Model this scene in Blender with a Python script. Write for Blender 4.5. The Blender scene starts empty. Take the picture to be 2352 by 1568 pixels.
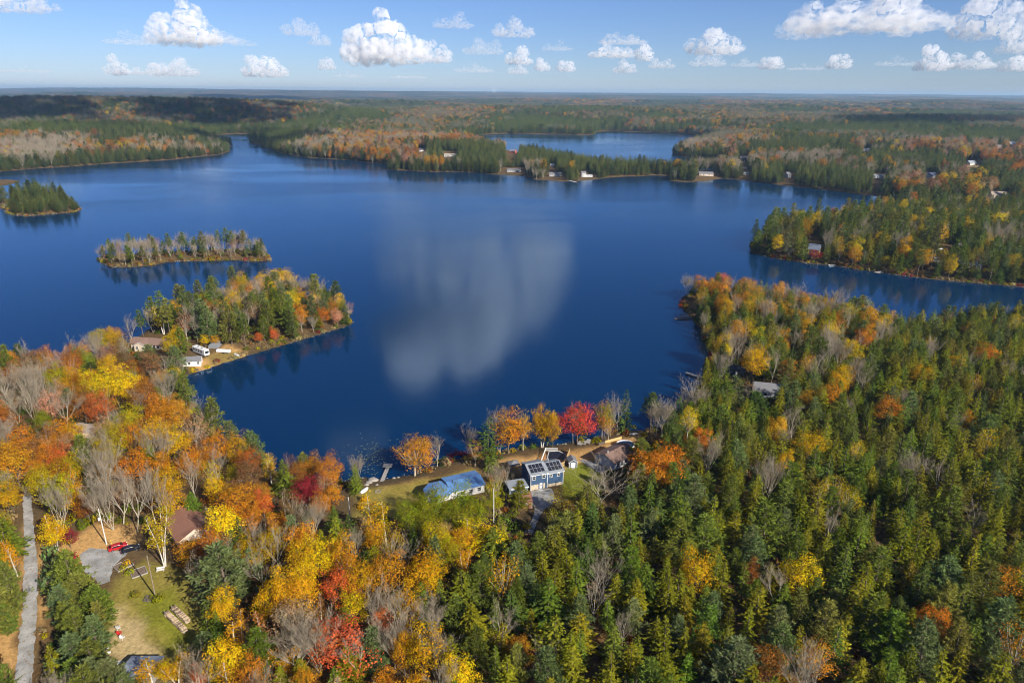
import bpy, bmesh, math, random
import numpy as np
from mathutils import Vector, Matrix
R_ = math.radians
rng = np.random.default_rng(7)
random.seed(7)
sc = bpy.context.scene
col = sc.collection

# ------------------------------------------------------------------ camera
CAM_Z = 118.0
PITCH, ROLL = R_(20.0), R_(0.49)
F = np.array([0, math.cos(PITCH), -math.sin(PITCH)])
R0 = np.array([1.0, 0, 0]); U0 = np.array([0, math.sin(PITCH), math.cos(PITCH)])
RT = R0*math.cos(ROLL) + U0*math.sin(ROLL)
UP = U0*math.cos(ROLL) - R0*math.sin(ROLL)
cam = bpy.data.cameras.new('camera'); camo = bpy.data.objects.new('camera', cam)
col.objects.link(camo); sc.camera = camo
cam.sensor_width = 36; cam.lens = 24; cam.clip_start = 1; cam.clip_end = 90000
m = Matrix.Identity(4)
for i in range(3):
    m[i][0] = RT[i]; m[i][1] = UP[i]; m[i][2] = -F[i]
m[2][3] = CAM_Z
camo.matrix_world = m

# ------------------------------------------------------------------ light
SUN_AZ, SUN_EL = R_(135.0), R_(31.0)
sund = Vector((math.sin(SUN_AZ)*math.cos(SUN_EL), math.cos(SUN_AZ)*math.cos(SUN_EL), math.sin(SUN_EL)))
w = bpy.data.worlds.new('World'); sc.world = w; w.use_nodes = True
nt = w.node_tree; bgn = nt.nodes['Background']
sky = nt.nodes.new('ShaderNodeTexSky'); sky.sky_type = 'NISHITA'; sky.sun_disc = False
sky.sun_elevation = SUN_EL; sky.sun_rotation = SUN_AZ
sky.altitude = 300; sky.air_density = 1.0; sky.dust_density = 0.0; sky.ozone_density = 5.0
tint = nt.nodes.new('ShaderNodeVectorMath'); tint.operation = 'MULTIPLY'; tint.inputs[1].default_value = (0.77, 0.86, 1.17)
nt.links.new(sky.outputs[0], tint.inputs[0]); nt.links.new(tint.outputs[0], bgn.inputs[0]); bgn.inputs[1].default_value = 0.047
sl = bpy.data.lights.new('sun', 'SUN'); sl.energy = 4.8; sl.angle = R_(0.53); sl.color = (1.0, 0.935, 0.84)
so = bpy.data.objects.new('sun', sl); col.objects.link(so)
so.rotation_euler = (-sund).to_track_quat('-Z', 'Y').to_euler()
sc.view_settings.view_transform = 'Standard'; sc.view_settings.look = 'None'
sc.view_settings.exposure = 1.0; sc.view_settings.gamma = 1.0
sc.view_settings.use_curve_mapping = False
cy = sc.cycles
cy.max_bounces = 12; cy.diffuse_bounces = 2; cy.glossy_bounces = 2; cy.transmission_bounces = 2
cy.volume_bounces = 12
cy.volume_step_rate = 0.35; cy.volume_max_steps = 96; cy.transparent_max_bounces = 6
cy.use_denoising = True; cy.use_adaptive_sampling = True; cy.adaptive_threshold = 0.02
try:
    cy.denoiser = 'OPENIMAGEDENOISE'
except Exception:
    pass
cy.filter_width = 1.05
cy.caustics_reflective = False; cy.caustics_refractive = False

# ------------------------------------------------------------------ helpers
def ray(u, v):
    return F + (u-1176)/1568*RT - (v-784)/1568*UP
def at0(u, v, z=0.0):
    """where the photograph's point (u,v) (on a 2352 x 1568 survey of it) meets level z"""
    d = ray(u, v); t = (z-CAM_Z)/d[2]
    return np.array([d[0]*t, d[1]*t])
def proj(x, y, z):
    q = np.stack([x, y, z-CAM_Z], -1); wv = q@F
    return 1176+1568*(q@RT)/wv, 784-1568*(q@UP)/wv, wv
def tag(o, label=None, cat=None, group=None, kind=None):
    if label: o['label'] = label
    if cat: o['category'] = cat
    if group: o['group'] = group
    if kind: o['kind'] = kind
    return o
def link(name, me, parent=None):
    o = bpy.data.objects.new(name, me); col.objects.link(o)
    if parent is not None: o.parent = parent
    return o
def empty(name, loc, rz=0.0):
    o = bpy.data.objects.new(name, None); col.objects.link(o)
    o.empty_display_size = 0.3
    o.location = loc; o.rotation_euler = (0, 0, rz)
    return o
def mesh_np(name, V, Fq, mat=None, smooth=False):
    """V (n,3), Fq list of (m,k) arrays"""
    me = bpy.data.meshes.new(name)
    V = np.asarray(V, np.float32)
    me.vertices.add(len(V)); me.vertices.foreach_set('co', V.ravel())
    if not isinstance(Fq, (list, tuple)): Fq = [Fq]
    elif len(Fq) and isinstance(Fq[0], tuple): Fq = [np.array(Fq)]
    Fq = [np.asarray(f, np.int32) for f in Fq if len(f)]
    loops = np.concatenate([f.ravel() for f in Fq])
    tot = np.concatenate([np.full(len(f), f.shape[1], np.int32) for f in Fq])
    st = np.concatenate([[0], np.cumsum(tot)[:-1]]).astype(np.int32)
    me.loops.add(len(loops)); me.loops.foreach_set('vertex_index', loops)
    me.polygons.add(len(tot)); me.polygons.foreach_set('loop_start', st); me.polygons.foreach_set('loop_total', tot)
    if smooth: me.polygons.foreach_set('use_smooth', np.ones(len(tot), bool))
    if mat is not None:
        for mm in (mat if isinstance(mat, (list, tuple)) else [mat]): me.materials.append(mm)
    me.update(calc_edges=True)
    return me
# materials
def new_mat(name):
    mt = bpy.data.materials.new(name); mt.use_nodes = True
    n = mt.node_tree.nodes; n.clear()
    out = n.new('ShaderNodeOutputMaterial')
    return mt, mt.node_tree, out
def N(nt, typ, **kw):
    n = nt.nodes.new(typ)
    for k, v in kw.items():
        if k.startswith('i_'):
            n.inputs[k[2:].replace('_', ' ')].default_value = v
        else: setattr(n, k, v)
    return n
MATS = {}
def pmat(name, c, rough=0.7, var=0.18, scale=3.0, spec=0.3, metal=0.0, bump=0.0, bscale=None, stretch=None, c2=None):
    """plain surface with a little worn variation"""
    if name in MATS: return MATS[name]
    mt, nt, out = new_mat(name)
    b = N(nt, 'ShaderNodeBsdfPrincipled'); b.inputs['Roughness'].default_value = rough
    b.inputs['Specular IOR Level'].default_value = spec; b.inputs['Metallic'].default_value = metal
    tc = N(nt, 'ShaderNodeTexCoord'); mp = N(nt, 'ShaderNodeMapping')
    if stretch: mp.inputs['Scale'].default_value = stretch
    nt.links.new(tc.outputs['Object'], mp.inputs[0])
    no = N(nt, 'ShaderNodeTexNoise'); no.inputs['Scale'].default_value = scale; no.inputs['Detail'].default_value = 5
    nt.links.new(mp.outputs[0], no.inputs['Vector'])
    rp = N(nt, 'ShaderNodeValToRGB')
    rp.color_ramp.elements[0].position = 0.25; rp.color_ramp.elements[1].position = 0.75
    a = [max(0, x*(1-var)) for x in c]; z = [min(1, x*(1+var)) for x in c]
    if c2: z = c2
    rp.color_ramp.elements[0].color = (*a, 1); rp.color_ramp.elements[1].color = (*z, 1)
    nt.links.new(no.outputs['Fac'], rp.inputs[0]); nt.links.new(rp.outputs[0], b.inputs['Base Color'])
    if bump:
        bp = N(nt, 'ShaderNodeBump'); bp.inputs['Strength'].default_value = bump
        n2 = N(nt, 'ShaderNodeTexNoise'); n2.inputs['Scale'].default_value = bscale or scale*4
        nt.links.new(mp.outputs[0], n2.inputs['Vector'])
        nt.links.new(n2.outputs['Fac'], bp.inputs['Height']); nt.links.new(bp.outputs[0], b.inputs['Normal'])
    nt.links.new(b.outputs[0], out.inputs[0])
    MATS[name] = mt
    return mt
# lattice noise (numpy)
_LAT = np.random.default_rng(3).random((256, 256))
def vnoise(x, y):
    xi = np.floor(x).astype(int); yi = np.floor(y).astype(int)
    fx = x-xi; fy = y-yi
    fx = fx*fx*(3-2*fx); fy = fy*fy*(3-2*fy)
    g = lambda a, b: _LAT[a & 255, b & 255]
    return (g(xi, yi)*(1-fx)+g(xi+1, yi)*fx)*(1-fy) + (g(xi, yi+1)*(1-fx)+g(xi+1, yi+1)*fx)*fy
def fbm(x, y, o=4):
    s = 0; a = 0.5; t = 0
    for i in range(o):
        s = s + a*vnoise(x*2**i+17.3*i, y*2**i-9.1*i); t += a; a *= 0.5
    return s/t
def inpoly(x, y, P):
    x = np.asarray(x, float); y = np.asarray(y, float); r = np.zeros(x.shape, bool)
    n = len(P)
    for i in range(n):
        x1, y1 = P[i]; x2, y2 = P[(i+1) % n]
        if y1 == y2: continue
        c = ((y1 > y) != (y2 > y)) & (x < (x2-x1)*(y-y1)/(y2-y1)+x1)
        r ^= c
    return r
def sstep(a, b, x):
    t = np.clip((x-a)/(b-a), 0, 1); return t*t*(3-2*t)
# ------------------------------------------------------------------ lake outlines (survey points -> metres)
def shore(pts, seed, close=True):
    P = [at0(*p) for p in pts]
    r = np.random.default_rng(seed); out = []
    n = len(P)
    for i in range(n):
        a, b = P[i], P[(i+1) % n]
        L = np.linalg.norm(b-a); dist = max(120, np.linalg.norm((a+b)/2)); step = 0.02*dist
        k = max(1, min(14, int(L/step)))
        nrm = np.array([-(b-a)[1], (b-a)[0]])/max(L, 1e-6)
        for j in range(k):
            t = j/k; q = a+(b-a)*t
            if j: q = q+nrm*r.normal(0, 0.16*step)
            out.append(q)
    return np.array(out)
MAIN = [(-260, 900), (-60, 862), (60, 850), (140, 846), (215, 822), (275, 795), (325, 768), (395, 728), (475, 702), (560, 676), (640, 672), (705, 680),
        (765, 700), (802, 724), (812, 741), (790, 752), (740, 766), (690, 782), (640, 796), (585, 812), (540, 826), (480, 846), (428, 862), (432, 905),
        (462, 968), (530, 1042), (590, 1082), (690, 1102), (770, 1106), (836, 1095), (868, 1101), (905, 1097), (975, 1076), (1040, 1057), (1090, 1043), (1160, 1034),
        (1215, 1026), (1300, 1017), (1372, 1004), (1430, 990), (1475, 988), (1515, 984), (1560, 958), (1592, 918), (1612, 868), (1628, 818), (1617, 788),
        (1600, 747), (1574, 716), (1560, 700), (1567, 684), (1590, 670), (1640, 672), (1700, 682), (1800, 702), (1900, 718), (2000, 746), (2080, 762), (2200, 746),
        (2352, 730), (2560, 728), (2560, 672), (2352, 660), (2230, 650), (2100, 637), (2010, 624), (1920, 611), (1850, 604), (1780, 594), (1722, 580), (1722, 566),
        (1745, 544), (1790, 527), (1860, 513), (1950, 497), (2020, 481), (2085, 464), (2060, 456), (1990, 448), (1900, 437), (1800, 426), (1700, 413), (1655, 410),
        (1630, 415), (1575, 419), (1534, 415), (1556, 404), (1500, 403), (1400, 408), (1350, 414), (1290, 417), (1225, 413), (1195, 404), (1100, 397), (1000, 395),
        (900, 391), (886, 388), (930, 385), (870, 376), (800, 368), (700, 362), (640, 352), (608, 340), (603, 333), (582, 331), (572, 326), (580, 319), (612, 316), (640, 309),
        (620, 306), (520, 309), (480, 313), (430, 320), (480, 326), (526, 334), (531, 347), (500, 356), (400, 367), (250, 376), (100, 386), (0, 394), (-180, 404), (-420, 420), (-420, 700)]
LAKE2 = [(1070, 322), (1110, 310), (1170, 307), (1250, 309), (1330, 311), (1362, 310), (1374, 303), (1400, 301), (1480, 304), (1560, 308), (1640, 314), (1650, 322),
         (1585, 336), (1550, 346), (1556, 357), (1610, 366), (1665, 377), (1690, 384), (1640, 391), (1580, 393), (1500, 391), (1400, 386), (1330, 377), (1290, 368), (1200, 352), (1120, 338)]
FARW = [[(1000, 247.5), (1040, 246.5), (1090, 247.5), (1075, 249.5), (1010, 249.5)], [(480, 243.0), (530, 242.3), (580, 243), (540, 245), (490, 245)], [(1910, 253), (2000, 252), (2060, 253.5), (1990, 255.5)]]
ISL = {'island': [(219, 594), (250, 587), (330, 582), (450, 577), (545, 574), (600, 577), (622, 588), (622, 599), (585, 601), (540, 598), (470, 600), (420, 600), (384, 602), (352, 610), (300, 614), (258, 614), (232, 604)],
       'islet': [(18, 492), (16, 478), (30, 462), (90, 452), (150, 455), (172, 468), (190, 480), (172, 488), (120, 492), (60, 497)],
       'spit': [(-200, 470), (-60, 455), (20, 456), (34, 466), (10, 480), (-60, 482), (-200, 490)],
       'marsh': [(-150, 424), (-40, 416), (28, 413), (52, 416), (20, 425), (-60, 432), (-150, 434)]}
SH_MAIN = shore(MAIN, 1); SH_2 = shore(LAKE2, 2)
SH_F = [np.array([at0(*p) for p in q]) for q in FARW]
SH_I = [shore(v, 5+i) for i, v in enumerate(ISL.values())]
def sdist(X, Y, poly):
    d2 = np.full(X.shape, 1e12)
    n = len(poly)
    for i in range(n):
        a = poly[i]; b = poly[(i+1) % n]; e = b-a; L2 = max(e@e, 1e-9)
        t = np.clip(((X-a[0])*e[0]+(Y-a[1])*e[1])/L2, 0, 1)
        dx = X-a[0]-t*e[0]; dy = Y-a[1]-t*e[1]
        np.minimum(d2, dx*dx+dy*dy, out=d2)
    s = inpoly(X, Y, poly)
    return np.where(s, -1, 1)*np.sqrt(d2)
def land_sd(X, Y):
    s = np.minimum(sdist(X, Y, SH_MAIN), sdist(X, Y, SH_2))
    for q in SH_I: s = np.maximum(s, -sdist(X, Y, q))
    return s
class Grid:
    def __init__(g, x0, x1, y0, y1, st):
        g.x0, g.y0, g.st = x0, y0, st
        g.nx = int((x1-x0)/st)+1; g.ny = int((y1-y0)/st)+1
        X, Y = np.meshgrid(x0+np.arange(g.nx)*st, y0+np.arange(g.ny)*st, indexing='ij')
        g.v = land_sd(X, Y)
    def __call__(g, x, y):
        fx = np.clip((x-g.x0)/g.st, 0, g.nx-1.001); fy = np.clip((y-g.y0)/g.st, 0, g.ny-1.001)
        i = fx.astype(int); j = fy.astype(int); fx = fx-i; fy = fy-j
        v = g.v
        return (v[i, j]*(1-fx)+v[i+1, j]*fx)*(1-fy)+(v[i, j+1]*(1-fx)+v[i+1, j+1]*fx)*fy
G_NEAR = Grid(-300, 300, 60, 640, 2.0)
G_FAR = Grid(-1900, 1500, 0, 2640, 7.0)
def sd(x, y):
    x = np.asarray(x, float); y = np.asarray(y, float)
    n = (x > -298) & (x < 298) & (y > 62) & (y < 636)
    f = (x > -1890) & (x < 1490) & (y > 0) & (y < 2630)
    r = np.where(n, G_NEAR(x, y), np.where(f, G_FAR(x, y), 400.0))
    for q in SH_F:
        bb = (x > q[:, 0].min()-400) & (x < q[:, 0].max()+400) & (y > q[:, 1].min()-400) & (y < q[:, 1].max()+400)
        if bb.any():
            r = r.copy(); r[bb] = np.minimum(r[bb], sdist(x[bb], y[bb], q))
    return r
HILLS = [  # x, y, height, rx, ry
    (-1600, 2450, 52, 620, 330), (-900, 2700, 34, 500, 300), (-1750, 3100, 36, 900, 500), (-780, 1640, 27, 330, 240), (-1150, 1500, 20, 300, 250), (-480, 1330, 7, 120, 120),
    (-120, 1350, 9, 240, 130), (900, 1500, 16, 500, 350), (1500, 2300, 34, 700, 420), (650, 3200, 20, 700, 500), (1500, 4200, 40, 1100, 500), (-100, 3600, 16, 900, 500),
    (-2600, 5200, 40, 1400, 700), (700, 6500, 44, 1700, 800), (3600, 6200, 62, 1600, 900), (-900, 5000, 30, 700, 320), (320, 330, 4, 150, 120), (230, 640, 7, 120, 70), (-170, 340, 4, 70, 40),
    (-4800, 9000, 52, 2500, 1200), (1400, 10500, 62, 3000, 1300), (6500, 11000, 78, 3000, 1600), (-2500, 14000, 88, 5000, 1800), (4500, 17000, 100, 6000, 2200),
    (-9000, 17000, 104, 5000, 2500), (12000, 18000, 104, 5000, 3000), (0, 22500, 108, 9000, 2200), (-13000, 22000, 120, 7000, 2600), (13000, 23000, 108, 8000, 2200)]
def height(x, y):
    x = np.asarray(x, float); y = np.asarray(y, float)
    s = sd(x, y); d = np.hypot(x, y)
    land = 0.12+3.4*(1-np.exp(-np.maximum(s, 0)/16.0)) + 0.25*(fbm(x/7, y/7, 3)-0.4)*sstep(0, 6, s)
    hl = np.zeros_like(x)
    for (hx, hy, hh, rx, ry) in HILLS:
        hl += hh*np.exp(-((x-hx)/rx)**2-((y-hy)/ry)**2)
    roll = (fbm(x/900+3, y/900, 4)-0.35)*np.clip((d-900)/2500, 0, 1)*34
    roll += 7*(fbm(x/170, y/170, 3)-0.4)*sstep(25, 120, s)
    land = land + (hl+np.maximum(roll, -2))*sstep(10, 160, s)
    h = np.where(s > 0, np.maximum(land, 0.12), -0.15+np.maximum(-4.5, s*0.22))
    return h
def hz(x, y):
    return float(height(np.array([x]), np.array([y]))[0])
def gp(u, v):
    """ground point seen at survey point (u,v)"""
    z = 3.0
    for _ in range(6):
        p = at0(u, v, z); z = hz(p[0], p[1])
    return Vector((p[0], p[1], z))

# ground colour zones (things the ground really is): lawn, leaf litter, gravelly shore, meadow
def wpoly(pts): return [tuple(at0(u, v, 3.0)) for u, v in pts]
LAWN = [(wpoly([(265, 1335), (330, 1290), (440, 1330), (470, 1400), (470, 1470), (400, 1568), (330, 1530), (300, 1450), (250, 1400)]), (0.19, 0.155, 0.032)),
        (wpoly([(318, 1380), (400, 1350), (430, 1420), (425, 1500), (380, 1490), (330, 1430)]), (0.15, 0.15, 0.016)),
        (wpoly([(250, 1400), (290, 1395), (360, 1500), (400, 1560), (330, 1545), (240, 1510)]), (0.36, 0.27, 0.125)),
        (wpoly([(1300, 1060), (1390, 1050), (1400, 1100), (1380, 1160), (1290, 1140)]), (0.14, 0.15, 0.016)),
        (wpoly([(815, 1190), (830, 1115), (900, 1110), (960, 1095), (1090, 1060), (1110, 1085), (1000, 1100), (960, 1170), (850, 1200)]), (0.235, 0.185, 0.038)),
        (wpoly([(470, 812), (520, 797), (560, 800), (540, 818), (500, 836)]), (0.17, 0.12, 0.035))]
LITTER = [wpoly([(130, 1260), (230, 1200), (320, 1215), (300, 1260), (240, 1275), (170, 1300)]),
          wpoly([(880, 1112), (1000, 1085), (1010, 1110), (960, 1160), (900, 1160)]),
          wpoly([(1110, 1060), (1180, 1040), (1330, 1030), (1470, 985), (1480, 1020), (1370, 1060), (1300, 1080), (1180, 1085)]),
          wpoly([(90, 1260), (120, 1260), (170, 1330), (120, 1380), (85, 1480)]), wpoly([(0, 1400), (45, 1330), (62, 1200), (58, 1400), (30, 1568), (-20, 1568)]),
          wpoly([(440, 830), (520, 790), (565, 795), (550, 816), (480, 845)])]
def ground_color(x, y, s):
    n = fbm(x/6, y/6, 4); n2 = fbm(x/31+5, y/31, 3)
    c = np.empty(x.shape+(3,))
    base = np.array([0.075, 0.055, 0.028]); b2 = np.array([0.12, 0.070, 0.028])
    t = np.clip((n2*0.7+n*0.6-0.35)*1.6, 0, 1)[..., None]
    c[:] = base*(1-t)+b2*t
    def mix(poly, colr, soft, amt=1.0):
        nonlocal c
        P = np.array(poly); bb = (x > P[:, 0].min()-soft*3) & (x < P[:, 0].max()+soft*3) & (y > P[:, 1].min()-soft*3) & (y < P[:, 1].max()+soft*3)
        if not bb.any(): return
        k = sstep(soft, -soft, sdist(x[bb], y[bb], P)+(n[bb]-0.5)*soft*3)[..., None]*amt
        c[bb] = c[bb]*(1-k)+np.array(colr)*(0.72+0.55*n[bb][..., None])*k
    # shore: brown mud and dry sedge
    k = sstep(7.0, 0.3, s)[..., None]*(s > -1)[..., None]
    c = c*(1-k*0.85)+np.array([0.055, 0.042, 0.022])*(0.6+0.8*n[..., None])*k*0.85
    for P in LITTER: mix(P, (0.40, 0.235, 0.085), 2.5)
    for P, cc in LAWN: mix(P, cc, 2.0)
    # open meadows and gravel lots far off
    for (u, v, r, cc) in MEADOWS:
        p = at0(u, v, 12.0); k = sstep(1.15, 0.75, np.hypot((x-p[0])/r, (y-p[1])/(r*1.5))+(n2-0.5)*0.6)[..., None]
        c = c*(1-k)+np.array(cc)*(0.8+0.4*n[..., None])*k
    return c
MEADOWS = [(2260, 345, 60, (0.17, 0.14, 0.06)), (2200, 350, 45, (0.19, 0.15, 0.06)), (2165, 572, 10, (0.20, 0.19, 0.18)), (2195, 568, 9, (0.19, 0.18, 0.17)), (1605, 412, 26, (0.22, 0.15, 0.035)), (1690, 372, 22, (0.24, 0.21, 0.17)),
           (1560, 412, 18, (0.20, 0.14, 0.035)), (1660, 400, 15, (0.15, 0.13, 0.06)), (355, 262, 90, (0.20, 0.20, 0.05)), (1180, 388, 14, (0.2, 0.16, 0.07)), (1000, 350, 20, (0.19, 0.15, 0.08)), (2080, 395, 20, (0.14, 0.12, 0.05)),
           (2250, 380, 28, (0.2, 0.14, 0.06)), (2050, 345, 24, (0.2, 0.13, 0.08)), (60, 316, 40, (0.17, 0.13, 0.08)), (700, 252, 110, (0.2, 0.15, 0.07)), (1345, 402, 14, (0.2, 0.15, 0.07))]
# polar sheet: fine toward the lake, coarse all round
ang = np.concatenate([np.arange(-180, -57, 4.0), np.linspace(-56, 56, 800), np.arange(58, 180, 4.0)])
ang = np.radians(ang)
rad = np.concatenate([[0.0, 30, 60], 75*np.exp(np.linspace(0, math.log(25500/75), 640))])
A, Rr = np.meshgrid(ang, rad, indexing='ij')
TX = Rr*np.sin(A); TY = Rr*np.cos(A)
TH = height(TX, TY); TS = sd(TX, TY)
TC = ground_color(TX, TY, TS)
dd = np.hypot(TX, TY)
cn = np.random.default_rng(11)
# beyond the single trees the sheet is the canopy itself: raise it to the tree tops
can = sstep(5200, 6400, dd)*sstep(0, 40, TS)
TH = TH+can*(9+9*cn.random(TH.shape)*np.clip(dd/9000, 0.4, 1.6))
na, nr = A.shape
idx = np.arange(na*nr).reshape(na, nr)
i2 = np.roll(idx, -1, axis=0)
Fq = np.stack([idx[:, :-1], idx[:, 1:], i2[:, 1:], i2[:, :-1]], -1).reshape(-1, 4)
def ground_material():
    mt, nt, out = new_mat('forest_floor')
    b = N(nt, 'ShaderNodeBsdfPrincipled'); b.inputs['Roughness'].default_value = 0.95; b.inputs['Specular IOR Level'].default_value = 0.08
    at = N(nt, 'ShaderNodeAttribute', attribute_name='zone')
    cf = N(nt, 'ShaderNodeAttribute', attribute_name='canopy')
    tc = N(nt, 'ShaderNodeTexCoord')
    n1 = N(nt, 'ShaderNodeTexNoise'); n1.inputs['Scale'].default_value = 1.1; n1.inputs['Detail'].default_value = 8; n1.inputs['Roughness'].default_value = 0.75
    nt.links.new(tc.outputs['Object'], n1.inputs['Vector'])
    r1 = N(nt, 'ShaderNodeMapRange'); r1.inputs['From Min'].default_value = 0.3; r1.inputs['From Max'].default_value = 0.7
    r1.inputs['To Min'].default_value = 0.55; r1.inputs['To Max'].default_value = 1.5
    nt.links.new(n1.outputs['Fac'], r1.inputs['Value'])
    mx = N(nt, 'ShaderNodeVectorMath', operation='SCALE')
    nt.links.new(at.outputs['Color'], mx.inputs[0]); nt.links.new(r1.outputs[0], mx.inputs['Scale'])
    # far canopy: patches of conifer, bare hardwood and leaf colour
    n2 = N(nt, 'ShaderNodeTexNoise'); n2.inputs['Scale'].default_value = 0.0016; n2.inputs['Detail'].default_value = 9; n2.inputs['Roughness'].default_value = 0.68
    nt.links.new(tc.outputs['Object'], n2.inputs['Vector'])
    rp = N(nt, 'ShaderNodeValToRGB'); e = rp.color_ramp.elements
    e[0].position = 0.30; e[0].color = (0.012, 0.022, 0.012, 1); e[1].position = 0.80; e[1].color = (0.20, 0.11, 0.03, 1)
    for p, c in ((0.46, (0.028, 0.042, 0.018, 1)), (0.53, (0.075, 0.060, 0.034, 1)), (0.60, (0.14, 0.075, 0.03, 1)), (0.66, (0.045, 0.055, 0.022, 1))):
        k = e.new(p); k.color = c
    nt.links.new(n2.outputs['Fac'], rp.inputs[0])
    n3 = N(nt, 'ShaderNodeTexNoise'); n3.inputs['Scale'].default_value = 0.03; n3.inputs['Detail'].default_value = 4
    nt.links.new(tc.outputs['Object'], n3.inputs['Vector'])
    r3 = N(nt, 'ShaderNodeMapRange'); r3.inputs['From Min'].default_value = 0.3; r3.inputs['From Max'].default_value = 0.7; r3.inputs['To Min'].default_value = 0.45; r3.inputs['To Max'].default_value = 1.6
    nt.links.new(n3.outputs['Fac'], r3.inputs['Value'])
    m3 = N(nt, 'ShaderNodeVectorMath', operation='SCALE'); nt.links.new(rp.outputs[0], m3.inputs[0]); nt.links.new(r3.outputs[0], m3.inputs['Scale'])
    mm = N(nt, 'ShaderNodeMix', data_type='RGBA')
    nt.links.new(cf.outputs['Fac'], mm.inputs['Factor']); nt.links.new(mx.outputs[0], mm.inputs['A']); nt.links.new(m3.outputs[0], mm.inputs['B'])
    nt.links.new(mm.outputs['Result'], b.inputs['Base Color'])
    bp = N(nt, 'ShaderNodeBump'); bp.inputs['Strength'].default_value = 0.5; bp.inputs['Distance'].default_value = 0.3
    nt.links.new(n1.outputs['Fac'], bp.inputs['Height']); nt.links.new(bp.outputs[0], b.inputs['Normal'])
    nt.links.new(b.outputs[0], out.inputs[0])
    return mt
me = mesh_np('ground', np.stack([TX, TY, TH], -1).reshape(-1, 3), Fq, ground_material(), smooth=True)
ca = me.attributes.new('zone', 'FLOAT_COLOR', 'POINT')
ca.data.foreach_set('color', np.concatenate([TC.reshape(-1, 3), np.ones((na*nr, 1))], 1).astype(np.float32).ravel())
ca = me.attributes.new('canopy', 'FLOAT', 'POINT'); ca.data.foreach_set('value', can.astype(np.float32).ravel())
tag(link('ground', me), kind='structure')

# ------------------------------------------------------------------ lake water
def water_material():
    """dark lake water: a little blue body colour under a Fresnel mirror; wind ruffles the open lake, the near bays lie calm"""
    mt, nt, out = new_mat('lake_water')
    L = nt.links.new
    tc = N(nt, 'ShaderNodeTexCoord')
    mp = N(nt, 'ShaderNodeMapping'); mp.inputs['Scale'].default_value = (0.0028, 0.0075, 1); mp.inputs['Rotation'].default_value = (0, 0, 0.35)
    L(tc.outputs['Object'], mp.inputs[0])
    n0 = N(nt, 'ShaderNodeTexNoise'); n0.inputs['Scale'].default_value = 1.0; n0.inputs['Detail'].default_value = 4; n0.inputs['Distortion'].default_value = 0.8
    L(mp.outputs[0], n0.inputs['Vector'])
    sx = N(nt, 'ShaderNodeSeparateXYZ'); L(tc.outputs['Object'], sx.inputs[0])
    op = N(nt, 'ShaderNodeMapRange', interpolation_type='SMOOTHSTEP'); op.inputs['From Min'].default_value = 330; op.inputs['From Max'].default_value = 950
    op.inputs['To Min'].default_value = 0.10; op.inputs['To Max'].default_value = 1.0
    L(sx.outputs['Y'], op.inputs['Value'])
    nr = N(nt, 'ShaderNodeMapRange'); nr.inputs['From Min'].default_value = 0.36; nr.inputs['From Max'].default_value = 0.66; nr.inputs['To Min'].default_value = 0.08; nr.inputs['To Max'].default_value = 1.0
    L(n0.outputs['Fac'], nr.inputs['Value'])
    wind = N(nt, 'ShaderNodeMath', operation='MULTIPLY'); L(op.outputs[0], wind.inputs[0]); L(nr.outputs[0], wind.inputs[1])
    ro = N(nt, 'ShaderNodeMapRange'); ro.inputs['To Min'].default_value = 0.085; ro.inputs['To Max'].default_value = 0.19; L(wind.outputs[0], ro.inputs['Value'])
    mq = N(nt, 'ShaderNodeMapping'); mq.inputs['Scale'].default_value = (1.0, 1.5, 1); mq.inputs['Rotation'].default_value = (0, 0, 0.5)
    L(tc.outputs['Object'], mq.inputs[0])
    n1 = N(nt, 'ShaderNodeTexNoise'); n1.inputs['Scale'].default_value = 1.0; n1.inputs['Detail'].default_value = 3; L(mq.outputs[0], n1.inputs['Vector'])
    st = N(nt, 'ShaderNodeMapRange'); st.inputs['To Min'].default_value = 0.03; st.inputs['To Max'].default_value = 0.85; L(wind.outputs[0], st.inputs['Value'])
    bp = N(nt, 'ShaderNodeBump'); bp.inputs['Distance'].default_value = 0.16; L(st.outputs[0], bp.inputs['Strength']); L(n1.outputs['Fac'], bp.inputs['Height'])
    df = N(nt, 'ShaderNodeBsdfDiffuse'); df.inputs['Color'].default_value = (0.0, 0.0165, 0.054, 1)
    gl = N(nt, 'ShaderNodeBsdfGlossy'); gl.inputs['Color'].default_value = (0.64, 0.82, 1.0, 1); L(ro.outputs[0], gl.inputs['Roughness']); L(bp.outputs[0], gl.inputs['Normal'])
    fr = N(nt, 'ShaderNodeFresnel'); fr.inputs['IOR'].default_value = 1.40; L(bp.outputs[0], fr.inputs['Normal'])
    ms = N(nt, 'ShaderNodeMixShader'); L(fr.outputs[0], ms.inputs[0]); L(df.outputs[0], ms.inputs[1]); L(gl.outputs[0], ms.inputs[2])
    L(ms.outputs[0], out.inputs[0])
    return mt
me = mesh_np('lake_water', [(-9000, -200, 0), (9000, -200, 0), (9000, 13000, 0), (-9000, 13000, 0)], [(0, 1, 2, 3)], water_material())
tag(link('lake_water', me), kind='structure')
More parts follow.
